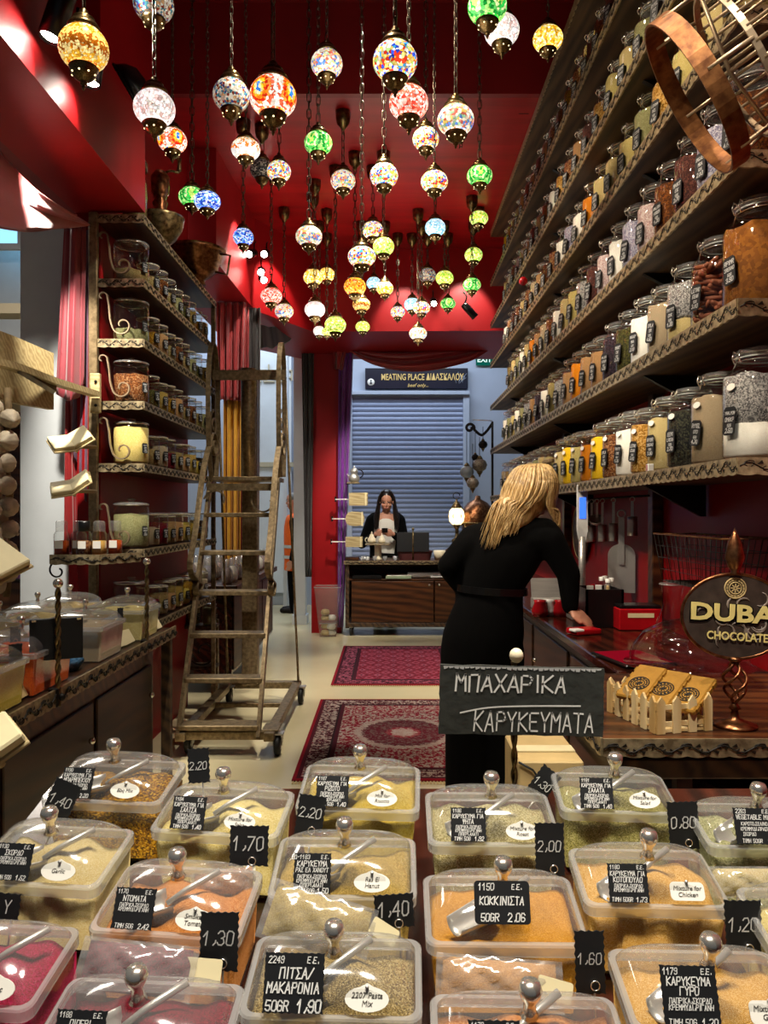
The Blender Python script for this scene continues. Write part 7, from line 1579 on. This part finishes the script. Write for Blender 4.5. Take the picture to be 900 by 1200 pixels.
def lock2(i):
    sx = -1 if i % 2 else 1; o = rg.uniform(-.02, .02); dy = rg.uniform(-.03, .05)
    return [hc2+Vector((sx*.005, .0, .134)), hc2+Vector((sx*.058, -.062+dy*.5, .118)), hc2+Vector((sx*(.100+o*.3), -.045+dy, .02)), hc2+Vector((sx*(.108+o*.5), -.035+dy, -.07)), hc2+Vector((sx*(.115+o), -.045+dy, -.18)), hc2+Vector((sx*(.13+o*1.6), -.05+dy, -.34+rg.uniform(-.05, .05)))]
strands(p2, M['darkhair'], 70, lock2, .007, Oi, 'hair_locks')
m = MB(); m.add([(-.05, 0, 0)], [], False)
ph = thing('phone', 'dark phone held in both hands of the dark-haired woman', 'phone', T(B2(451, 622, -.31)) @ RX(R(-35))); MB().box((0, 0, 0), (.075, .14, .009), .003).build('case', M['blackplastic'], ph); MB().box((0, 0, .0052), (.066, .126, .001)).build('screen', M['iron'], ph)
# ------------------------------------------------------------------ man in an orange vest beyond the ladder
yM = 11.1; K3 = yM/F
def B3(px, py, y=0): return Vector(((px-CX)*K3, yM+y, 1.45-(py-600)*K3))
O = T(-1.37, yM, 0); Oi = O.inverted()
p3 = thing('person', 'person with grey hair in an orange hi-vis vest half hidden by the white pillar', 'person', O)
b = MB(); h3 = B3(343, 587); Mh = head_on(b, h3, (-1, -.12, -.12), (-.1, 0, 1), 1.05); limb(b, [B3(346, 606), B3(345, 594)], [.06, .055])
def torso3(mb, g=0):
    limb(mb, [B3(346, 610, -.14), B3(346, 610, .14)], [.07+g, .07+g])
    bloft(mb, [(B3(346, z), rx+g, ry+g) for z, rx, ry in ((603, .07, .08), (608, .10, .17), (620, .125, .19), (642, .125, .18), (654, .12, .175), (668, .125, .18))])
torso3(b)
for sy in (-1, 1):
    s_ = B3(346, 611, sy*.2); e_ = B3(349, 637, sy*.25); w_ = B3(344, 656, sy*.24); limb(b, [s_, e_, w_], [.052, .042, .03]); hand(b, w_, w_+Vector((-.02, 0, -.07)), (-.5, 0, -.6), (-.9, 0, .1), 1.0)
    limb(b, [Vector((-1.345, yM+sy*.09, .86)), Vector((-1.36, yM+sy*.09, .46)), Vector((-1.34, yM+sy*.09, .08))], [.09, .06, .042]); limb(b, [Vector((-1.32, yM+sy*.09, .045)), Vector((-1.5, yM+sy*.09, .04))], [.04, .03])
remeshed('body', world(b), M['skin'], .009, p3, 4); eyes(Mh, p3, M['greyhair'], Oi)
c = MB(); torso3(c, .02)
for sy in (-1, 1): limb(c, [B3(346, 611, sy*.2), B3(349, 637, sy*.25), B3(344.5, 654, sy*.24)], [.066, .054, .042])
remeshed('dark_jumper', world(c), M['black'], .014, p3, 4)
c = MB(); torso3(c, .036); world(c); remeshed('orange_vest', c, M['hivis'], .014, p3, 5)
for z in (640, 652): m = MB(); m.sweep([Oi @ (B3(346, z)+Vector((.170*math.cos(R(q)), .232*math.sin(R(q)), 0))) for q in range(0, 360, 12)], [(-.003, -.022), (.003, -.022), (.003, .022), (-.003, .022)], (0, 0, 1), True); m.build('reflective_band', M['silver'], p3)
c = MB()
for sy in (-1, 1): limb(c, [Vector((-1.345, yM+sy*.09, .86)), Vector((-1.36, yM+sy*.09, .46)), Vector((-1.34, yM+sy*.09, .06))], [.112, .085, .075])
ell(c, Vector((-1.345, yM, .88)), (.135, .185, .10)); remeshed('dark_trousers', world(c), M['black'], .014, p3, 4)
for sy in (-1, 1): m = MB(); limb(m, [Vector((-1.31, yM+sy*.09, .05)), Vector((-1.52, yM+sy*.09, .04))], [.05, .036]); m.v = [(v[0], v[1], max(v[2], .002)) for v in m.v]; world(m).build('shoe', M['iron'], p3)
hb = MB(); ell(hb, h3+Vector((.025, 0, .045)), (.10, .088, .085), 18); ell(hb, h3+Vector((.06, 0, -.01)), (.06, .082, .08), 16); remeshed('hair', world(hb), M['greyhair'], .010, p3, 4)
